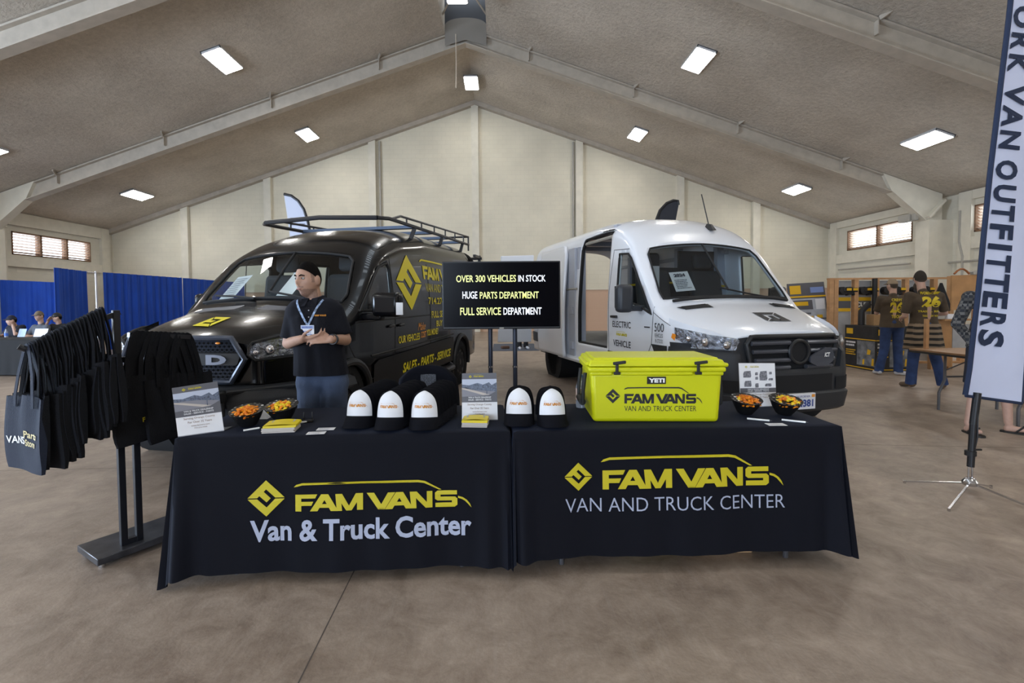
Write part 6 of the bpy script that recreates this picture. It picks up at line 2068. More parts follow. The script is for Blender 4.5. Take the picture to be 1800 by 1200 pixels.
    # hair
    if hair:
        mb = MB()
        def hf(u, v):
            a = 2 * pi * u
            front = max(0, -sin(a))
            sd_ = abs(cos(a))
            lo = -.30 + (hairline + .30) * front ** .55 if sin(a) < 0 else -.30
            if sin(a) >= 0: lo = .0 - .42 * sin(a)
            else: lo = .0 + hairline * front ** .6
            b0 = math.asin(max(-.6, min(.9, lo)))
            b = b0 + (pi / 2 - b0) * v
            k = 1.025 + .03 * v
            return hc + R @ head_dir((cos(b) * cos(a), cos(b) * sin(a), sin(b)), k)
        mb.grid(hf, 40, 12, closeu=True)
        mb.build('hair', hair, e)
    if detail:
        for sx in (-1, 1):
            p = hc + R @ Vector((sx * .029, -.0735, .012))
            mb = MB(); mb.ell(p, (.0125, .009, .0075), 12, 8, M=R); o = mb.build('eye', m_eye, e)
            mb = MB(); mb.ell(p + R @ Vector((-.003, -.0065, 0)), (.0052, .004, .0056), 10, 6, M=R); mb.build('iris', m_iris, o)
            mb = MB(); mb.tube([hc + R @ Vector((sx * x, y, z)) for x, y, z in ((.012, -.090, .028), (.028, -.088, .034), (.045, -.074, .029))], [.004, .005, .003], 6); mb.build('eyebrow', hair or m_hair, e)
        mb = MB(); mb.ell(hc + R @ Vector((0, -.0905, -.058)), (.021, .007, .0055), 14, 6, M=R); mb.build('lips', m_lip, e)
    return e, R, hc, st

def cap_on(e, hc, R, mt, brim_mt, back=False, button=None):
    mb = MB()
    def f(u, v):
        a = 2 * pi * u; b = .22 + (pi / 2 - .22) * v
        return hc + R @ (head_dir((cos(b) * cos(a), cos(b) * sin(a), sin(b)), 1.11) + Vector((0, 0, .006)))
    mb.grid(f, 32, 10, closeu=True)
    o = mb.build('cap', mt, e)
    sg = 1 if back else -1
    mb = MB(); 
    mb.grid(lambda u, v: hc + R @ Vector(((u - .5) * .15 * (1 - .15 * v), sg * (.085 + .075 * v * cos((u - .5) * 2.2)), .045 - .018 * v - .05 * (u - .5) ** 2)), 13, 5)
    mb.build('cap_brim', brim_mt, o, solid=.004)
    return o

def stand_joints(h=1.76, **k):
    s = h / 1.76
    J = dict(head=(0, -.02, 1.635), neck=(0, .01, 1.475), chest=(0, .01, 1.30), belly=(0, 0, 1.08), pelvis=(0, .01, .95),
             shl=(-.175, .01, 1.40), shr=(.175, .01, 1.40), ell=(-.24, .02, 1.12), elr=(.24, .02, 1.12), wrl=(-.25, -.06, .88), wrr=(.25, -.06, .88),
             hipl=(-.09, .01, .88), hipr=(.09, .01, .88), knl=(-.10, -.01, .49), knr=(.10, -.01, .49), anl=(-.11, .02, .08), anr=(.11, .02, .08),
             toel=(-.13, -.13, .02), toer=(.13, -.13, .02))
    J = {a: (b[0] * s, b[1] * s, b[2] * s) for a, b in J.items()}
    J.update(k)
    return J

# ---- the man behind the left table
MY = 3.32
mx_w = at(555, 560, y=MY).x
def mp(px, py, dy=0):
    q = at(px, py, y=MY + dy)
    return (q.x - mx_w, dy, q.z)
J = dict(head=mp(542, 492, -.02), neck=mp(552, 527, .01), chest=mp(554, 560, .01), belly=mp(562, 615, 0), pelvis=mp(566, 652, .01),
         shl=mp(519, 549, .0), shr=mp(588, 548, .0), ell=mp(507, 603, -.02), elr=mp(607, 597, -.01), wrl=mp(530, 596, -.24), wrr=mp(582, 596, -.25),
         hipl=mp(546, 672, .01), hipr=mp(588, 672, .01), knl=mp(545, 765, -.03), knr=mp(590, 765, -.01), anl=mp(545, 855, .02), anr=mp(592, 855, .02),
         toel=mp(538, 870, -.13), toer=mp(598, 870, -.12), hem=-.05)
for k_ in ('anl', 'anr'): J[k_] = (J[k_][0], J[k_][1], .085)
for k_ in ('toel', 'toer'): J[k_] = (J[k_][0], J[k_][1], .02)
man, R, hc, st = person((mx_w, MY, 0), 0, 'man in black polo shirt with lanyard, standing behind the left table', J, m_polo, m_jean, m_skin, head_yaw=radians(-24), head_tilt=radians(3), voxel=.0062, beard=True, hairline=.60, cut=mp(560, 657)[2],
    hands={'l': (Vector((.97, -.12, .06)), Vector((.1, .35, 1)), .55), 'sidel': 1, 'r': (Vector((-.97, -.16, .05)), Vector((.0, .75, -.6)), .5), 'sider': -1})
def polo_front(x, z, off=.0):
    """front of the chest in the man's coordinates (ray cast on the shirt)"""
    ok, loc, nrm, idx = st.ray_cast(Vector((x, -1.0, z)), Vector((0, 1, 0)))
    return Vector((x, (loc.y if ok else -.13) - off, z))
bpy.context.view_layer.update()
mb = MB()     # collar
nk = Vector(J['neck'])
def colr(u, v):
    a = -pi / 2 + .16 + (2 * pi - .32) * u
    r = .066 + .026 * v
    return nk + Vector((cos(a) * r, sin(a) * r * .95 + .008, .030 - .040 * v - .022 * max(0, -sin(a)) ** 2))
mb.grid(colr, 33, 5); mb.build('collar', m_polo, man, solid=.004)
mb = MB()
for sx in (-1, 1):
    mb.add([nk + Vector((sx * .012, -.072, .006)), nk + Vector((sx * .055, -.075, .008)), nk + Vector((sx * .052, -.108, -.045)), nk + Vector((sx * .020, -.112, -.04))], [(0, 1, 2, 3)])
mb.build('collar_points', m_polo, man, smooth=0, solid=.004)
zc = nk.z
mb = MB()
for k in range(3): mb.ell(polo_front(nk.x + .004, zc - .07 - .045 * k, .003), (.005, .003, .005), 8, 5)
mb.build('buttons', m_grey, man)
# lanyard and badge
bz = mp(552, 571)
mb = MB()
for x0_, in ((mp(527, 529)[0],), (mp(573, 532)[0],)):
    z0_ = nk.z + .0
    pts = []
    for t_ in np.linspace(0, 1, 12):
        x = x0_ + (bz[0] - x0_) * t_; z = z0_ + (bz[2] - z0_) * t_
        pts.append(polo_front(x, z, .006))
    for p_, q_ in zip(pts, pts[1:]): mb.bar(p_, q_, .013, .003, up=(0, -1, 0))
lan = mb.build('lanyard', mat('blue white lanyard', (.20, .27, .40), .6, noise=.9, nscale=70), man, smooth=0)
p = polo_front(bz[0], mp(552, 570)[2], .012)
bw, bh = .088, .075
bd = MB().hexa([p + Vector(q) for q in ((-bw / 2, 0, -bh), (bw / 2, 0, -bh), (bw / 2, .003, -bh), (-bw / 2, .003, -bh), (-bw / 2, 0, 0), (bw / 2, 0, 0), (bw / 2, .003, 0), (-bw / 2, .003, 0))]).build('badge', m_paper, man, smooth=0)
fb_ = lambda u, v: p + Vector((-bw / 2 + bw * u, -.0015, -bh + bh * v))
mb = MB(); quad(mb, fb_, .02, .98, .66, .98); mb.build('badge_heading', mat('badge pale blue', (.35, .42, .6), .6), bd, smooth=0)
mb = MB(); put_text(mb, 'MASTERS EXPO', .1, .75, .8, .14, lambda u, v: fb_(u, v) + Vector((0, -.001, 0)), bold=.03); fake_lines(mb, fb_, .15, .85, .1, .55, 3, 3, .4, True); mb.build('badge_print', m_bluei, bd, smooth=0)
MB().tube([Vector((bz[0], p.y - .002, bz[2] + .004)), p + Vector((0, -.002, .0))], .004, 6).build('badge_clip', m_chrome, lan)
e0 = mp(560, 553)
mb = MB(); put_text(mb, 'FAM VANS', e0[0] + .012, e0[2] - .008, .075, .012, lambda u, v: polo_front(u, v, .003), bold=.04); mb.build('embroidery', m_thread, man, smooth=0)
wv_ = Vector(J['wrr']); el_ = Vector(J['elr']); dd_ = (wv_ - el_).normalized()
mb = MB(); a_ = wv_ - dd_ * .03
mb.cyl(a_ - dd_ * .011, a_ + dd_ * .011, .034, 20)
wt = mb.build('watch_strap', m_black, man)
MB().cyl(a_ + Vector((0, -.026, .012)), a_ + Vector((0, -.040, .018)), .019, 16).build('watch_face', mat('watch glass', (.03, .035, .05), .1), wt)

# ---- two men in brown shirts on the right, seen from behind
m_brownshirt = mat('brown shirt', (.070, .050, .032), .85, noise=.15, nscale=8)
m_brownshirt2 = m_brownshirt
m_yprt = mat('yellow shirt print', (.62, .48, .02), .6)
def back_print(e, st, x, z, s_, wd, ht, bold=.03, mt=None):
    bpy.context.view_layer.update()
    def f(u, v):
        ok, loc, nr, i_ = st.ray_cast(Vector((u, 1.0, v)), Vector((0, -1, 0)))
        return Vector((u, (loc.y if ok else .1) + .006, v))
    mb = MB(); put_text(mb, s_, 0, 0, wd, ht, lambda u, v: f(x + wd / 2 - u, z + v), bold=bold)
    mb.build('back_print', mt or m_yprt, e, smooth=0)
Jr = stand_joints(1.80, anl=(-.28, .02, .085), anr=(.14, -.05, .085), toel=(-.38, -.12, .02), toer=(.16, -.2, .02), knl=(-.19, -.02, .50), knr=(.13, -.02, .50),
    ell=(-.34, -.05, 1.18), wrl=(-.22, -.30, 1.14), elr=(.27, -.02, 1.14), wrr=(.16, -.26, 1.10), head=(.05, -.03, 1.72), neck=(.05, .01, 1.54), shl=(-.21, .01, 1.45), shr=(.23, .01, 1.46), hem=-.06)
p = at(1620, 683, z=0)
mr, R, hc, st = person((6.66, 7.58, 0), pi - .10, 'man in brown shirt printed 26, striped flannel tied round his waist, at the brown table', Jr, m_brownshirt, m_jean2, m_skin2, head_yaw=radians(-18), hair=m_hairg, detail=False, voxel=.011, wide=1.25, shoes=mat('tan work shoe', (.12, .08, .05), .7))
mb = MB(); mb.grid(lambda u, v: hc + R @ (head_dir((cos(2 * pi * u) * cos(-.15 + 1.72 * v), sin(2 * pi * u) * cos(-.15 + 1.72 * v), sin(-.15 + 1.72 * v)), 1.12)), 28, 9, closeu=True); mb.build('knit_cap', mat('dark brown knit', (.035, .027, .02), .95, bump=.8, bscale=160), mr)
mb = MB(); mb.ell(hc + R @ Vector((0, -.05, -.11)), (.07, .06, .07), 14, 9); mb.build('beard', m_hairg, mr)
back_print(mr, st, -.02, 1.28, '26', .27, .17, .06); back_print(mr, st, -.02, 1.475, 'WORKING CREW', .26, .045, .03)
for k, (s_, w_) in enumerate((('BUILD', .10), ('IT', .06), ('TRADE', .12))): back_print(mr, st, -.11 + .10 * k, 1.20 - .02 * (k % 2), s_, w_, .03)
back_print(mr, st, -.02, 1.13, 'TOOLS  CREW  WORK', .24, .03)
m_stripe = mat('striped flannel', (.20, .15, .10), .9)
nt = m_stripe.node_tree; tc_ = nt.nodes.new('ShaderNodeTexCoord'); wv2 = nt.nodes.new('ShaderNodeTexWave'); wv2.bands_direction = 'Z'; wv2.inputs['Scale'].default_value = 3.6; wv2.inputs['Distortion'].default_value = 1.2
rp = nt.nodes.new('ShaderNodeValToRGB'); rp.color_ramp.elements[0].position = .40; rp.color_ramp.elements[1].position = .5; rp.color_ramp.elements[0].color = (.02, .017, .015, 1); rp.color_ramp.elements[1].color = (.23, .17, .115, 1)
nt.links.new(tc_.outputs['Object'], wv2.inputs['Vector']); nt.links.new(wv2.outputs['Fac'], rp.inputs[0]); nt.links.new(rp.outputs[0], nt.nodes['Principled BSDF'].inputs['Base Color'])
mb = MB()
mb.grid(lambda u, v: (.0 + (.19 + .07 * v + .012 * sin(u * 30)) * cos(-.5 + (pi + 1.0) * u), .01 + (.145 + .05 * v + .012 * sin(u * 34 + 1)) * sin(-.5 + (pi + 1.0) * u), 1.02 - .40 * v), 44, 10)
fl_ = mb.build('tied_flannel', m_stripe, mr, solid=.012)
mb = MB(); mb.caps((.16, .10, .98), (.17, .13, .72), .055, .07); mb.build('flannel_knot', m_stripe, mr)
Jb = stand_joints(1.78, anl=(-.10, .04, .085), anr=(.19, .0, .085), toel=(-.24, -.02, .02), toer=(.20, -.14, .02), elr=(.20, -.12, 1.15), wrr=(.12, -.32, 1.2), ell=(-.20, -.12, 1.15), wrl=(-.10, -.32, 1.15), hem=-.05)
mbn, R, hc, st = person((7.27, 8.95, 0), pi - .35, 'man in brown shirt and tan cap, white shoes, at the display counter', Jb, m_brownshirt2, m_jean2, m_skin2, head_yaw=radians(20), hair=m_hairg, detail=False, voxel=.012, wide=1.1, shoes=mat('white trainer', (.55, .55, .58), .6))
cap_on(mbn, hc, R, mat('tan cap', (.28, .21, .14), .85), mat('tan cap', (.28, .21, .14), .85))
back_print(mbn, st, -.03, 1.16, '26', .20, .20, .05); back_print(mbn, st, -.03, 1.37, 'CREW', .16, .05, .03); back_print(mbn, st, -.03, 1.06, 'TOOLS', .16, .06)
# ---- the person behind the feather banner
m_plaid = mat('grey plaid shirt', (.10, .10, .11), .9)
nt = m_plaid.node_tree; tc_ = nt.nodes.new('ShaderNodeTexCoord'); ck_ = nt.nodes.new('ShaderNodeTexChecker'); ck_.inputs['Scale'].default_value = 34; ck_.inputs[1].default_value = (.022, .024, .030, 1); ck_.inputs[2].default_value = (.12, .115, .11, 1)
ck2 = nt.nodes.new('ShaderNodeTexChecker'); ck2.inputs['Scale'].default_value = 17; ck2.inputs[1].default_value = (.5, .5, .5, 1); ck2.inputs[2].default_value = (1, 1, 1, 1)
mm_ = nt.nodes.new('ShaderNodeMixRGB'); mm_.blend_type = 'MULTIPLY'; mm_.inputs[0].default_value = 1
for c_ in (ck_, ck2): nt.links.new(tc_.outputs['Object'], c_.inputs[0])
nt.links.new(ck_.outputs[0], mm_.inputs[1]); nt.links.new(ck2.outputs[0], mm_.inputs[2]); nt.links.new(mm_.outputs[0], nt.nodes['Principled BSDF'].inputs['Base Color'])
Jp = stand_joints(1.80, ell=(-.315, .03, 1.14), wrl=(-.25, -.10, .92), elr=(.36, .02, 1.16), wrr=(.3, -.12, .93), anl=(-.20, .0, .085), anr=(.22, .0, .085), toel=(-.24, -.16, .03), toer=(.32, -.14, .03), knl=(-.14, 0, .48), knr=(.18, 0, .48), head=(.26, -.02, 1.68), neck=(.20, .01, 1.52), shl=(-.21, .01, 1.42), shr=(.24, .01, 1.44), chest=(.06, .01, 1.31), hem=-.08)
pp, R, hc, st = person((5.10, 5.02, 0), 0, 'person in grey plaid shirt, shorts and flip-flops, half hidden by the tall banner', Jp, m_plaid, mat('navy shorts', (.012, .014, .022), .9), m_skin2, sleeve='long', hair=m_hairg, detail=False, voxel=.010, wide=1.2, shoes=None, shorts=True)
cap_on(pp, hc, R, mat('grey cap', (.15, .15, .16), .85), mat('grey cap', (.15, .15, .16), .85))
mb = MB(); mb.ell(hc + Vector((0, -.05, -.10)), (.07, .06, .08), 14, 9); mb.build('beard', m_hairg, pp)
for s_ in 'lr':
    an, to = Vector(Jp['an' + s_]), Vector(Jp['toe' + s_])
    d_ = (to - an); d_.z = 0; d_.normalize(); n_ = Vector((-d_.y, d_.x, 0))
    a0_ = Vector((an.x, an.y, .008)) - d_ * .06; 
    sole = [a0_ + d_ * (.27 * t_) + n_ * (w_ * sg) for sg in (1, -1) for t_, w_ in ((0, .025), (.15, .036), (.5, .036), (.8, .05), (.95, .035), (1, .015))]
    P_ = [(q.x, q.y) for q in sole[:6]] + [(q.x, q.y) for q in sole[6:][::-1]]
    mb = MB(); mb.extrude(P_, lambda u, v: (u, v, .0), lambda u, v: (u, v, .018)); o = mb.build('flip_flop', m_shoe, pp, smooth=0)
    tp = a0_ + d_ * .20 + Vector((0, 0, .05))
    mb = MB(); mb.tube([tp, tp - d_ * .03 + n_ * .03 + Vector((0, 0, .02)), a0_ + d_ * .12 + n_ * .045 + Vector((0, 0, .01))], .009, 6); mb.tube([tp, tp - d_ * .03 - n_ * .03 + Vector((0, 0, .02)), a0_ + d_ * .12 - n_ * .045 + Vector((0, 0, .01))], .009, 6)
    mb.build('flip_flop_strap', m_shoe, o)
# ---- three seated men far left behind the black table
def sit_joints(**k):
    J = dict(head=(0, -.03, 1.21), neck=(0, .0, 1.06), chest=(0, .01, .90), belly=(0, .0, .70), pelvis=(0, .05, .55), shl=(-.18, .0, 1.0), shr=(.18, .0, 1.0), ell=(-.25, -.10, .80), elr=(.25, -.10, .80),
             wrl=(-.14, -.30, .80), wrr=(.14, -.30, .80), hipl=(-.09, .0, .53), hipr=(.09, .0, .53), knl=(-.11, -.40, .50), knr=(.11, -.40, .50), anl=(-.11, -.40, .085), anr=(.11, -.40, .085), toel=(-.12, -.55, .02), toer=(.12, -.55, .02), hem=0)
    J.update(k); return J
m_dknavy = mat('dark navy jacket', (.012, .014, .024), .85); m_gpolo = mat('grey blue polo', (.09, .10, .125), .85); m_tan = mat('khaki cap', (.16, .125, .085), .85)
for px, lab, J_, sm, capm, yaw in ((30, 'seated man in dark navy cap resting his face on his hand, far left table', sit_joints(head=(.03, -.12, 1.16), neck=(.01, -.05, 1.03), wrr=(.12, -.16, 1.06), elr=(.26, -.22, .84)), m_dknavy, mat('navy cap', (.012, .014, .03), .8), -.5),
                           (73, 'seated man in grey polo shirt and khaki cap holding papers, far left table', sit_joints(head=(0, -.03, 1.26), neck=(0, 0, 1.10)), m_gpolo, m_tan, 0),
                           (104, 'seated man in black shirt and black cap with hand at his face, far left table', sit_joints(wrl=(-.10, -.17, 1.12), ell=(-.24, -.2, .86)), mat('black shirt', (.008, .008, .009), .85), m_black, -.7)):
    yy_ = 11.5 if px == 104 else 11.05
    x_ = at(px, 600, y=yy_).x
    e_, R, hc, st = person((x_, yy_, 0), -.15, lab, J_, sm, m_dknavy, m_skin2, hair=m_hair, detail=False, voxel=.014, head_yaw=yaw, cut=.40); e_.scale = (.93, .93, .93)
    cap_on(e_, hc, R, capm, capm)
    ce = empty('folding_chair', (x_, yy_ + .05, 0), -.15, 'dark chair of the ' + lab.split(',')[0].split(' shirt')[0].split(' cap')[0].replace('seated ', '') + ', far left', 'chair', 'chairs at the far left table')
    MB().box((0, .0, .40), (.42, .40, .04)).build('seat', m_black, ce, bevel=.01)
    MB().box((0, .24, .70), (.42, .03, .25)).build('backrest', m_black, ce, bevel=.01)
    for sx in (-1, 1):
        MB().tube([(sx * .2, .24, .82), (sx * .2, .20, .4), (sx * .2, .25, 0)], .012, 6).build('leg', m_steel, ce); MB().tube([(sx * .2, -.17, .39), (sx * .2, -.2, 0)], .012, 6).build('leg', m_steel, ce)
ft = empty('folding_table', (at(20, 600, y=10.12).x, 10.12, 0), -.08, 'long table under a black cloth in front of the seated men, far left', 'table', 'covered folding tables')
MB().box((0, 0, .72), (2.3, .70, .03)).build('tabletop', m_tabletop, ft, smooth=0)
for sx in (-1, 1): MB().tube([(sx * .9, -.28, 0), (sx * .9, -.28, .70), (sx * .9, .28, .70), (sx * .9, .28, 0)], .014, 6).build('leg', m_steel, ft)
cl_ = Cloth(1.17, .37, .03, 12, (.03, .03, .03, .03), (.03, .03, .03, .03))
tag(cl_.mesh().build('tablecloth', mat('plain black tablecloth', (.006, .006, .007), .85), None, smooth=70, loc=ft.location, rz=-.08), 'plain black cloth on the far left table of the seated men', 'tablecloth')
tz_ = .752
for px, py, lab, w_, dx in ((38, 586, 'pale blue paper standing before the man in navy cap', .16, 0), (71, 586, 'white papers held by the man in the grey polo', .28, 0)):
    p = at(px, py, y=10.37)
    mb = MB(); mb.hexa([(p.x - w_ / 2, 10.35, tz_), (p.x + w_ / 2, 10.35, tz_), (p.x + w_ / 2, 10.356, tz_), (p.x - w_ / 2, 10.356, tz_), (p.x - w_ / 2, 10.41, tz_ + .17), (p.x + w_ / 2, 10.41, tz_ + .17), (p.x + w_ / 2, 10.416, tz_ + .17), (p.x - w_ / 2, 10.416, tz_ + .17)])
    tag(mb.build('paper_sheet', mat('pale blue paper', (.42, .52, .72), .6) if px < 50 else m_paper, smooth=0), lab, 'paper')
p = at(11, 589, y=10.25)
e_ = empty('water_bottle', (p.x, 10.25, tz_), 0, 'small bottle on the far left black table', 'bottle')
MB().lathe([(.03, 0), (.032, .1), (.015, .15), (.014, .17)], 14).build('bottle_body', mat('clear bottle plastic', (.55, .6, .7), .15, trans=.6), e_)
MB().lathe([(.033, .03), (.033, .09)], 14).build('bottle_label', mat('blue label', (.05, .15, .55), .5), e_)
# ---- person far behind the screen, feet visible below it
Jf = stand_joints(1.70)
pf, R, hc, st = person((.70, 14.6, 0), .3, 'person in dark clothes far behind, seen below the screen', Jf, m_dknavy, mat('black trousers', (.01, .01, .012), .9), m_skin2, detail=False, voxel=.016, shoes=mat('white trainer', (.55, .55, .58), .6))
mb = MB(); mb.grid(lambda u, v: ((.17 + .03 * v) * cos(pi + .4 + (pi - .8) * u), -.03 + (.16 + .02 * v) * sin(pi + .4 + (pi - .8) * u), .98 - .55 * v), 15, 5); mb.build('apron', m_paper, pf, solid=.004)
a, b = at(866, 617, z=0), at(938, 604, z=0)
tag(MB().b2(a.x, b.x, a.y, b.y, .0005, .008).build('floor_mat', mat('blue grey mat', (.07, .085, .12), .9), smooth=0), 'blue grey mat on the floor seen below the screen', 'mat')
p = at(888, 613, z=0)
tag(MB().box((p.x, p.y, .05), (.24, .16, .08), rz=.3).build('brown_bag', mat('brown leather', (.10, .05, .03), .7), bevel=.02, seg=3), 'small brown bag lying on the mat below the screen', 'bag')
# ================================================================ feather banners
m_bann = mat('pale blue white banner cloth', (.56, .60, .76), .8, noise=.05, nscale=2)
m_navy = mat('navy banner ink', (.012, .022, .055), .8)
def tri_banner():
    b = at(1705, 853, z=.035)
    e = empty('feather_banner', (b.x, b.y, 0), 0, 'tall white feather banner with dark blue vertical lettering on a chrome cross stand, at right', 'banner')
    D = b.y
    L = lambda px, py, dy=0: Vector(at(px, py, y=D + dy)) - Vector((b.x, b.y, 0))
    mb = MB(); mb.lathe([(.012, .0), (.045, .01), (.05, .035), (.03, .06), (.02, .065)], 20, c=(0, 0, .03)); mb.build('hub', m_chrome, e)
    for px, py in ((1590, 846), (1668, 895), (1742, 855), (1815, 893)):
        q = at(px, py, z=.012) - b; q.z = .012
        mb = MB(); mb.bar((0, 0, .055), (q.x, q.y, .014), .012, .010); mb.cyl((q.x, q.y, 0), (q.x, q.y, .02), .010, 10); mb.build('leg', m_chrome, e, smooth=0)
    mb = MB(); mb.cyl((-.012, 0, .06), L(1702.5, 815), .006, 10); mb.cyl((.014, 0, .06), L(1709, 815), .006, 10); mb.build('spindle', m_chrome, e)
    mb = MB(); mb.cyl(L(1706, 820), L(1711, 745), .022, 14); mb.cyl(L(1711, 745), L(1718, 690), .024, 14); mb.cyl(L(1706, 800), L(1706, 792), .034, 14)
    mb.bar(L(1713, 790), L(1725, 790), .012, .012); mb.build('pole', m_black, e)
    mb = MB(); mb.tube([L(1709, 808), L(1718, 770, -.02), L(1719, 730, -.02), L(1716, 705)], .005, 6); mb.build('bungee_cord', m_black, e)
    # cloth: left edge and right edge by height
    left = [(1698, 694), (1706, 650), (1724, 500), (1742, 300), (1760, 140), (1775, 20), (1797, -200), (1812, -420)]
    right = [(1794, 707), (1798, 650), (1808, 500), (1822, 300), (1838, 140), (1852, 20), (1872, -200), (1850, -420)]
    def ed(T, py):
        Y = [q[1] for q in T][::-1]; X = [q[0] for q in T][::-1]
        return float(np.interp(py, Y, X))
    def surf(u, v, off=0):
        pl = 694 - (694 + 420) * v; pr = 707 - (707 + 420) * v
        a = L(ed(left, pl), pl); c = L(ed(right, pr), pr, .03)
        p = a.lerp(c, u)
        p.y += .006 * sin(u * 5 + v * 9) - off
        return p
    mb = MB(); mb.grid(lambda u, v: surf(u, v), 24, 80)
    bn = mb.build('banner_cloth', m_bann, e, solid=0)
    mb = MB(); mb.tube([surf(0, v, .0) + Vector((-.006, 0, 0)) for v in np.linspace(-.0, 1, 50)], .016, 8); mb.build('pole_sleeve', m_navy, bn)
    mb = MB(); mb.tube([surf(u, 0, 0) + Vector((0, 0, -.006)) for u in np.linspace(0, 1, 12)], .012, 6); mb.build('hem_edge', m_navy, bn)
    mb = MB(); mb.tube([surf(1, v, -.004) + Vector((.012, 0.01, 0)) for v in np.linspace(0, 1, 50)], .014, 6); mb.build('back_edge', m_navy, bn)
    # lettering: each letter lies on its side, tops to the right, reading downwards
    def letter(ch, py0, py1, u0=.07, u1=.55):
        V, F, asp = text_tris(ch, .035)
        v0 = (700 - py0) / 1120.0; v1 = (700 - py1) / 1120.0     # py0 upper, py1 lower
        mb.add([surf(u0 + (u1 - u0) * y, v0 + (v1 - v0) * x, .009) for x, y in V], F)
    mb = MB()
    rows = [('S', 556, 610), ('R', 515, 552), ('E', 478, 510), ('T', 446, 475), ('T', 405, 443), ('I', 375, 388), ('F', 345, 371), ('T', 321, 341), ('U', 288, 316), ('O', 246, 281)]
    rows = [('S', 582, 611), ('R', 551, 577), ('E', 515, 543), ('T', 482, 514), ('T', 449, 479), ('I', 431, 441), ('F', 396, 422), ('T', 362, 390), ('U', 327, 357), ('O', 284, 318)]
    for ch, p0, p1 in rows: letter(ch, p0, p1)
    for ch, p0, p1 in (('N', 232, 264), ('A', 188, 226), ('V', 150, 186)): letter(ch, p0, p1)
    for ch, p0, p1 in (('K', 98, 130), ('R', 60, 90), ('O', 12, 50), ('W', -46, 4)): letter(ch, p0, p1)
    mb.build('banner_lettering', m_navy, bn, smooth=0)
    return e
tri_banner()
def far_feather(pts_px, y, mt, label, edge, text=None):
    P = [at(px, py, y=y) for px, py in pts_px]
    c = sum((p.x for p in P)) / len(P)
    e = empty('feather_flag', (c, y, 0), 0, label, 'flag', 'feather flags behind the vans')
    mb = MB(); mb.poly([(p.x - c, p.z) for p in P], lambda u, v: (u, 0, v)); o = mb.build('flag_cloth', mt, e, smooth=0, solid=.006)
    mb = MB(); mb.tube([(P[i].x - c, .01, P[i].z) for i in edge] , .035, 8); mb.build('flag_pole', m_black, e)
    q = P[edge[-1]]
    MB().cyl((q.x - c, .01, 0), (q.x - c, .01, q.z), .025, 8).build('lower_pole', m_black, e)
    MB().b2(q.x - c - .25, q.x - c + .25, -.25, .27, 0, .03).build('base_plate', m_black, e, smooth=0)
    if text:
        mb = MB()
        for s_, px, py, wd, ht in text:
            a = at(px, py, y=y); put_text(mb, s_, a.x - c, a.z, wd, ht, lambda u, v: (u, -.008, v), bold=.03)
        mb.build('flag_lettering', m_navy, o, smooth=0)
far_feather([(499, 341), (512, 344), (524, 353), (534, 368), (541, 390), (547, 420), (556, 520), (520, 520), (508, 400)], 11.5, mat('white flag', (.52, .56, .68), .8), 'white feather flag with black edge standing behind the black van', [0, 1, 2, 3, 4, 5, 6], [('WORK VANS', 511, 387, .34, .06), ('OUTFITTERS', 512, 396, .32, .04)])
far_feather([(1154, 386), (1160, 370), (1172, 357), (1184, 352), (1192, 353), (1193, 360), (1188, 386), (1180, 480), (1150, 480)], 12.0, mat('black flag', (.02, .022, .03), .8), 'black feather flag tip rising behind the white van', [5, 4, 3, 2, 1, 0, 8])

# ================================================================ the tool display on the right
m_wood = mat('pine stud', (.48, .27, .13), .7, noise=.15, nscale=10); m_ply = mat('plywood', (.40, .215, .09), .65, noise=.15, nscale=5)
m_ytool = mat('tool yellow', (.72, .42, .01), .5); m_gwall = mat('grey display panel', (.38, .38, .38), .7, noise=.08)
FY = 10.6
fx = lambda px: at(px, 560, y=FY).x
zt_ = 1.88
fr = empty('stud_frame', (fx(1460), FY, 0), 0, 'pine stud wall frame holding tool panels, at right behind the two men', 'frame')
x0 = fx(1460)
X = lambda px: fx(px) - x0
for px in (1459, 1467, 1502, 1538, 1590, 1640, 1690):
    MB().b2(X(px) - .045, X(px) + .045, -.05, .05, .04, zt_ - .04).build('stud', m_wood, fr, smooth=0)
MB().b2(X(1455), X(1696), -.055, .055, zt_ - .04, zt_).build('top_plate', m_wood, fr, smooth=0)
MB().b2(X(1455), X(1696), -.055, .055, 0, .04).build('bottom_plate', m_wood, fr, smooth=0)
MB().cyl((X(1529), -.12, 0), (X(1529), -.12, zt_ - .02), .05, 12).build('black_post', m_black, fr)
for px0, px1 in ((1470, 1498), (1506, 1534), (1542, 1586), (1594, 1636)):
    o = MB().b2(X(px0), X(px1), .05, .07, .05, zt_ - .06).build('back_panel', m_gwall, fr, smooth=0)
    rd = random.Random(px0)
    for za_, zb_ in ((1.15, 1.22), (1.38, 1.46)): MB().b2(X(px0) + .02, X(px1) - .02, .03, .05, za_, zb_).build('yellow_strip', m_ytool, o, smooth=0)
    MB().b2(X(px0) + .01, X(px1) - .01, .035, .05, 1.22, 1.38).build('dark_strip', m_band, o, smooth=0)
    for k in range(2):
        cx = X(px0) + (X(px1) - X(px0)) * (.3 + .4 * k)
        mb = MB(); mb.cyl((cx, -.08, 1.60), (cx, .05, 1.60), .09, 12); mb.box((cx + .08, -.03, 1.62), (.16, .12, .09)); mb.cyl((cx + .1, -.03, 1.5), (cx + .07, -.03, 1.62), .035, 8)
        tl = mb.build('power_tool', m_black, o, bevel=.01)
        MB().box((cx + .10, -.095, 1.63), (.10, .012, .05)).build('tool_badge', m_ytool, tl, smooth=0)
mb = MB()
put_text(mb, 'CUT. FAST. BEAT.', X(1506), 1.25, X(1590) - X(1506), .10, lambda u, v: (u, -.062 + .09, v), bold=.05)
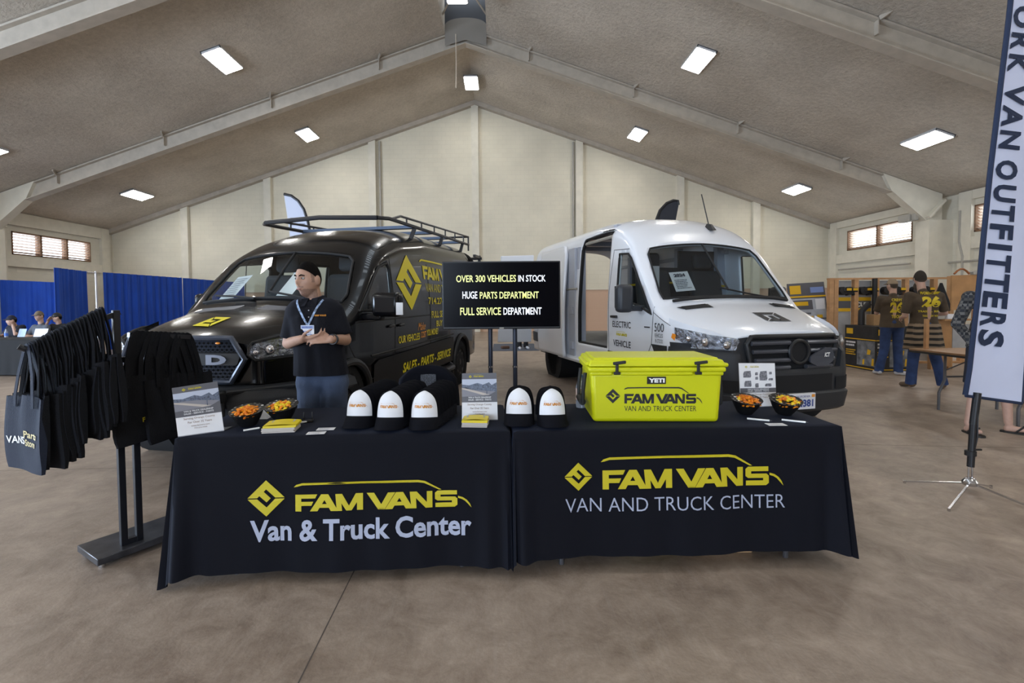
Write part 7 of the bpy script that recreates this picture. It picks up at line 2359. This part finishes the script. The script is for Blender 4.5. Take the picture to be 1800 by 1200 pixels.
mb.build('strip_lettering', m_white, fr, smooth=0)
# plywood boards
P = [at(1672, 545, y=9.6), at(1724, 545, y=9.6), at(1724, 482, y=9.6), at(1672, 484, y=9.6)]
e = empty('plywood_rack', (P[0].x + .25, 9.65, 0), 0, 'plywood panel stand right of the man printed 26, next to the banner', 'stand')
xx = [p.x - (P[0].x + .25) for p in P]
MB().hexa([(xx[0], -.05, P[0].z), (xx[1], -.05, P[1].z), (xx[1], -.02, P[1].z), (xx[0], -.02, P[0].z), (xx[0], -.05, P[3].z), (xx[1], -.05, P[2].z), (xx[1], -.02, P[2].z), (xx[0], -.02, P[3].z)]).build('upper_panel', m_ply, e, smooth=0)
for sx in (xx[0] + .04, xx[1] - .04): MB().b2(sx - .04, sx + .04, -.02, .06, 0, P[3].z - .01).build('upright', m_wood, e, smooth=0)
MB().b2(xx[0] - .33, xx[0] + .02, -.06, -.03, .06, 1.02).build('lower_panel', m_ply, e, smooth=0)
MB().b2(xx[0] - .36, xx[0] - .30, -.03, .05, 0, 1.04).build('upright', m_wood, e, smooth=0)
MB().b2(xx[0] - .30, xx[1], -.25, .06, .98, 1.01).build('shelf', m_ply, e, smooth=0)
MB().b2(xx[0] + .04, xx[1] - .06, -.05, -.03, .25, .9).build('white_panel', m_gwall, e, smooth=0)
MB().b2(xx[0] - .05, xx[1], -.04, .02, .30, .36).build('crossbar', m_wood, e, smooth=0)
p = Vector(e.location)
mb = MB(); mb.tube([p + Vector((xx[0] + .05 + .06 * k, -.04, P[3].z + .03 + .10 * sin(k * pi / 5))) for k in range(6)], .018, 8)
tag(mb.build('bent_pipe', mat('copper brown', (.35, .13, .05), .4, metal=.4)), 'bent copper coloured tube lying on top of the plywood panel', 'tube')
mb = MB(); q = p + Vector((xx[1] - .12, -.03, P[3].z + .04)); mb.box(q, (.12, .08, .06)); mb.cyl(q + Vector((-.1, 0, .02)), q + Vector((.1, 0, .06)), .02, 8)
tag(mb.build('hand_tool', m_conduit, bevel=.01), 'small grey tool on top of the plywood panel beside the banner', 'tool')
mb = MB()
mb.grid(lambda u, v: Vector((at(1656, 500, y=9.5).x + (.02 + .16 * min(1, v * 1.4)) * cos(2 * pi * u) * (1 + .15 * sin(u * 25)), 9.52 + (.02 + .07 * min(1, v * 1.4)) * sin(2 * pi * u), 1.72 - .55 * v)), 24, 9, closeu=True)
tag(mb.build('jacket', mat('black jacket', (.012, .012, .014), .9)), 'black jacket hanging on the frame between the man printed 26 and plywood', 'jacket')
# shelf clutter
for k, (px, mt_, lab) in enumerate(((1650, m_conduit, 'grey metal tool on the plywood shelf, left end'), (1668, m_paper, 'white carton on the plywood shelf'), (1686, m_conduit, 'grey clamp on the plywood shelf, right end'))):
    q = at(px, 560, y=9.52)
    mb = MB(); mb.box((q.x, 9.52, 1.01 + .05), (.15, .12, .10)); 
    if k != 1: mb.cyl((q.x - .12, 9.5, 1.06), (q.x + .13, 9.5, 1.07), .022, 8)
    tag(mb.build('shelf_item', mt_, bevel=.008), lab, 'tool' if k != 1 else 'carton')
# counter wrapped in a black and yellow banner
cn = empty('display_counter', (7.62, 9.78, 0), 0, 'low counter wrapped in black banner with yellow logo and tool photograph', 'counter')
MB().b2(-.32, .32, -.42, .42, 0, .88).build('counter_box', mat('black banner vinyl', (.016, .016, .018), .5, noise=.3), cn, smooth=0)
fs = lambda u, v: (-.324, .42 - .84 * u, .88 * v)
fs2 = lambda u, v: (-.326, .42 - .84 * u, .88 * v)
ff = lambda u, v: (-.32 + .64 * u, -.424, .88 * v)
ff2 = lambda u, v: (-.32 + .64 * u, -.426, .88 * v)
for nm, fA, fB in (('side_print', fs, fs2), ('front_print', ff, ff2)):
    o = MB(); quad(o, fA, .42, .98, .10, .66); o = o.build(nm, mat('printed tool photo', (.16, .17, .19), .5, noise=.7, nscale=7), cn, smooth=0)
    mb = MB(); quad(mb, fB, 0, 1, .68, .70); quad(mb, fB, 0, 1, .03, .05); mb.build('orange_line', m_ytool, o, smooth=0)
    quad(MB(), fB, .06, .28, .80, .93).build('yellow_logo', m_ytool, o, smooth=0)
    mb = MB(); fake_lines(mb, lambda u, v: Vector(fB(u, v)), .05, .4, .50, .64, 2, 4, .6); mb.build('pale_print', m_paper, o, smooth=0)
    mb = MB(); fake_lines(mb, lambda u, v: Vector(fB(u, v)), .05, .4, .30, .45, 3, 4, .5); mb.build('yellow_print', m_ytool, o, smooth=0)
    for Q_ in ([(.60, .12), (.66, .12), (.67, .24), (.61, .24)], [(.88, .12), (.95, .12), (.96, .28), (.90, .28)], [(.74, .36), (.84, .36), (.86, .46), (.76, .48)]):
        MB().poly(Q_, fB).build('printed_tool', m_ytool, o, smooth=0)
mb = MB(); q = Vector((7.45, 9.95, .88)); mb.tube([q, q + Vector((0, 0, .28)), q + Vector((.12, -.05, .45))], .06, 10)
tag(mb.build('vacuum_hose', m_black), 'black bent hose standing on the display counter', 'hose')
tag(MB().box((7.72, 9.9, .88 + .11), (.26, .2, .22)).build('cardboard_box', m_card, smooth=0, bevel=.004), 'small cardboard box standing on the display counter', 'box')
# poster board behind the white van
P = [at(1398, 640, y=10.9), at(1466, 640, y=10.9), at(1448, 495, y=11.1), at(1384, 499, y=11.1)]
P[0].z = P[1].z = .01
o, fn = flat_sign('poster_board', P, 'leaning black poster board of yellow tools, just right of the white van', 'board', m_band, .03)
quad(MB(), fn, .03, .97, .10, .80).build('printed_sheet', mat('printed pale grey', (.42, .44, .48), .5, noise=.15), o, smooth=0)
f2 = lambda u, v: fn(u, v, .006)
for q_ in ((.04, .34, .86, .97), (.0, 1, .815, .835), (.08, .5, .71, .76), (.3, .6, .56, .575), (.4, .62, .48, .52), (.7, .85, .55, .59), (.72, .9, .42, .46), (.65, .85, .32, .36)):
    quad(MB(), lambda u, v: fn(u, v, .010), *q_).build('printed_tool' if q_[0] > .3 else 'yellow_print', m_ytool, o, smooth=0)
mb = MB(); quad(mb, f2, .6, .96, .87, .94); mb.build('pale_blue_print', mat('pale blue band', (.20, .28, .55), .6), o, smooth=0)
mb = MB(); quad(mb, f2, .04, .62, .66, .78); quad(mb, f2, .0, 1, .535, .55); quad(mb, f2, .3, .55, .60, .62); quad(mb, f2, .1, .3, .58, .63); mb.build('dark_print', m_band, o, smooth=0)
mb = MB(); quad(mb, lambda u, v: fn(u, v, .008), .70, .94, .66, .79); mb.build('white_print', m_paper, o, smooth=0)
# brown folding table
tb = empty('folding_table', (5.93, 5.62, 0), 0, 'brown wood-top folding table in front of the man printed 26', 'table')
m_btop = mat('brown laminate', (.30, .17, .085), .4, noise=.12, nscale=5)
MB().b2(-.38, .38, -.92, .92, .715, .74).build('tabletop', m_btop, tb, bevel=.004)
mb = MB(); mb.b2(-.38, .38, -.92, .92, .69, .715); mb.build('table_edge', mat('dark table edge', (.03, .028, .026), .6), tb, smooth=0)
for y in (-.47, .47):
    mb = MB()
    for sx in (-1, 1): mb.tube([(sx * .30, y, .70), (sx * .30, y, .38), (sx * .37, y, .22), (sx * .37, y, .0)], .016, 8)
    mb.cyl((-.30, y, .42), (.30, y, .42), .012, 8); mb.bar((-.30, y, .5), (-.15, y - math.copysign(.25, y), .69), .015, .015)
    mb.build('leg', mat('grey steel leg', (.16, .16, .17), .4, metal=.6), tb)
p = at(1628, 600, y=6.45)
tag(MB().b2(p.x - .02, p.x + .02, 6.43, 6.47, .741, 1.14).build('wooden_post', m_wood, smooth=0), 'thin upright wooden strip standing on the brown folding table', 'stick')
tag(MB().box((6.05, 5.9, .741 + .02), (.32, .4, .035)).build('wooden_board', m_wood, smooth=0, bevel=.003), 'flat wooden board lying on the brown folding table', 'board')

e = empty('exhibit_box', (7.52, 6.45, 0), 0, 'pale exhibit box with a yellow lower edge behind the legs beside the banner', 'box')
MB().b2(-.55, .55, -.3, .3, .14, .62).build('base_panel', m_bann, e, smooth=0, bevel=.01)
MB().b2(-.56, .56, -.31, .31, .06, .14).build('yellow_edge', mat('mustard trim', (.42, .29, .03), .6), e, smooth=0)
MB().b2(-.5, .5, -.25, .25, 0, .06).build('plinth', m_black, e, smooth=0)
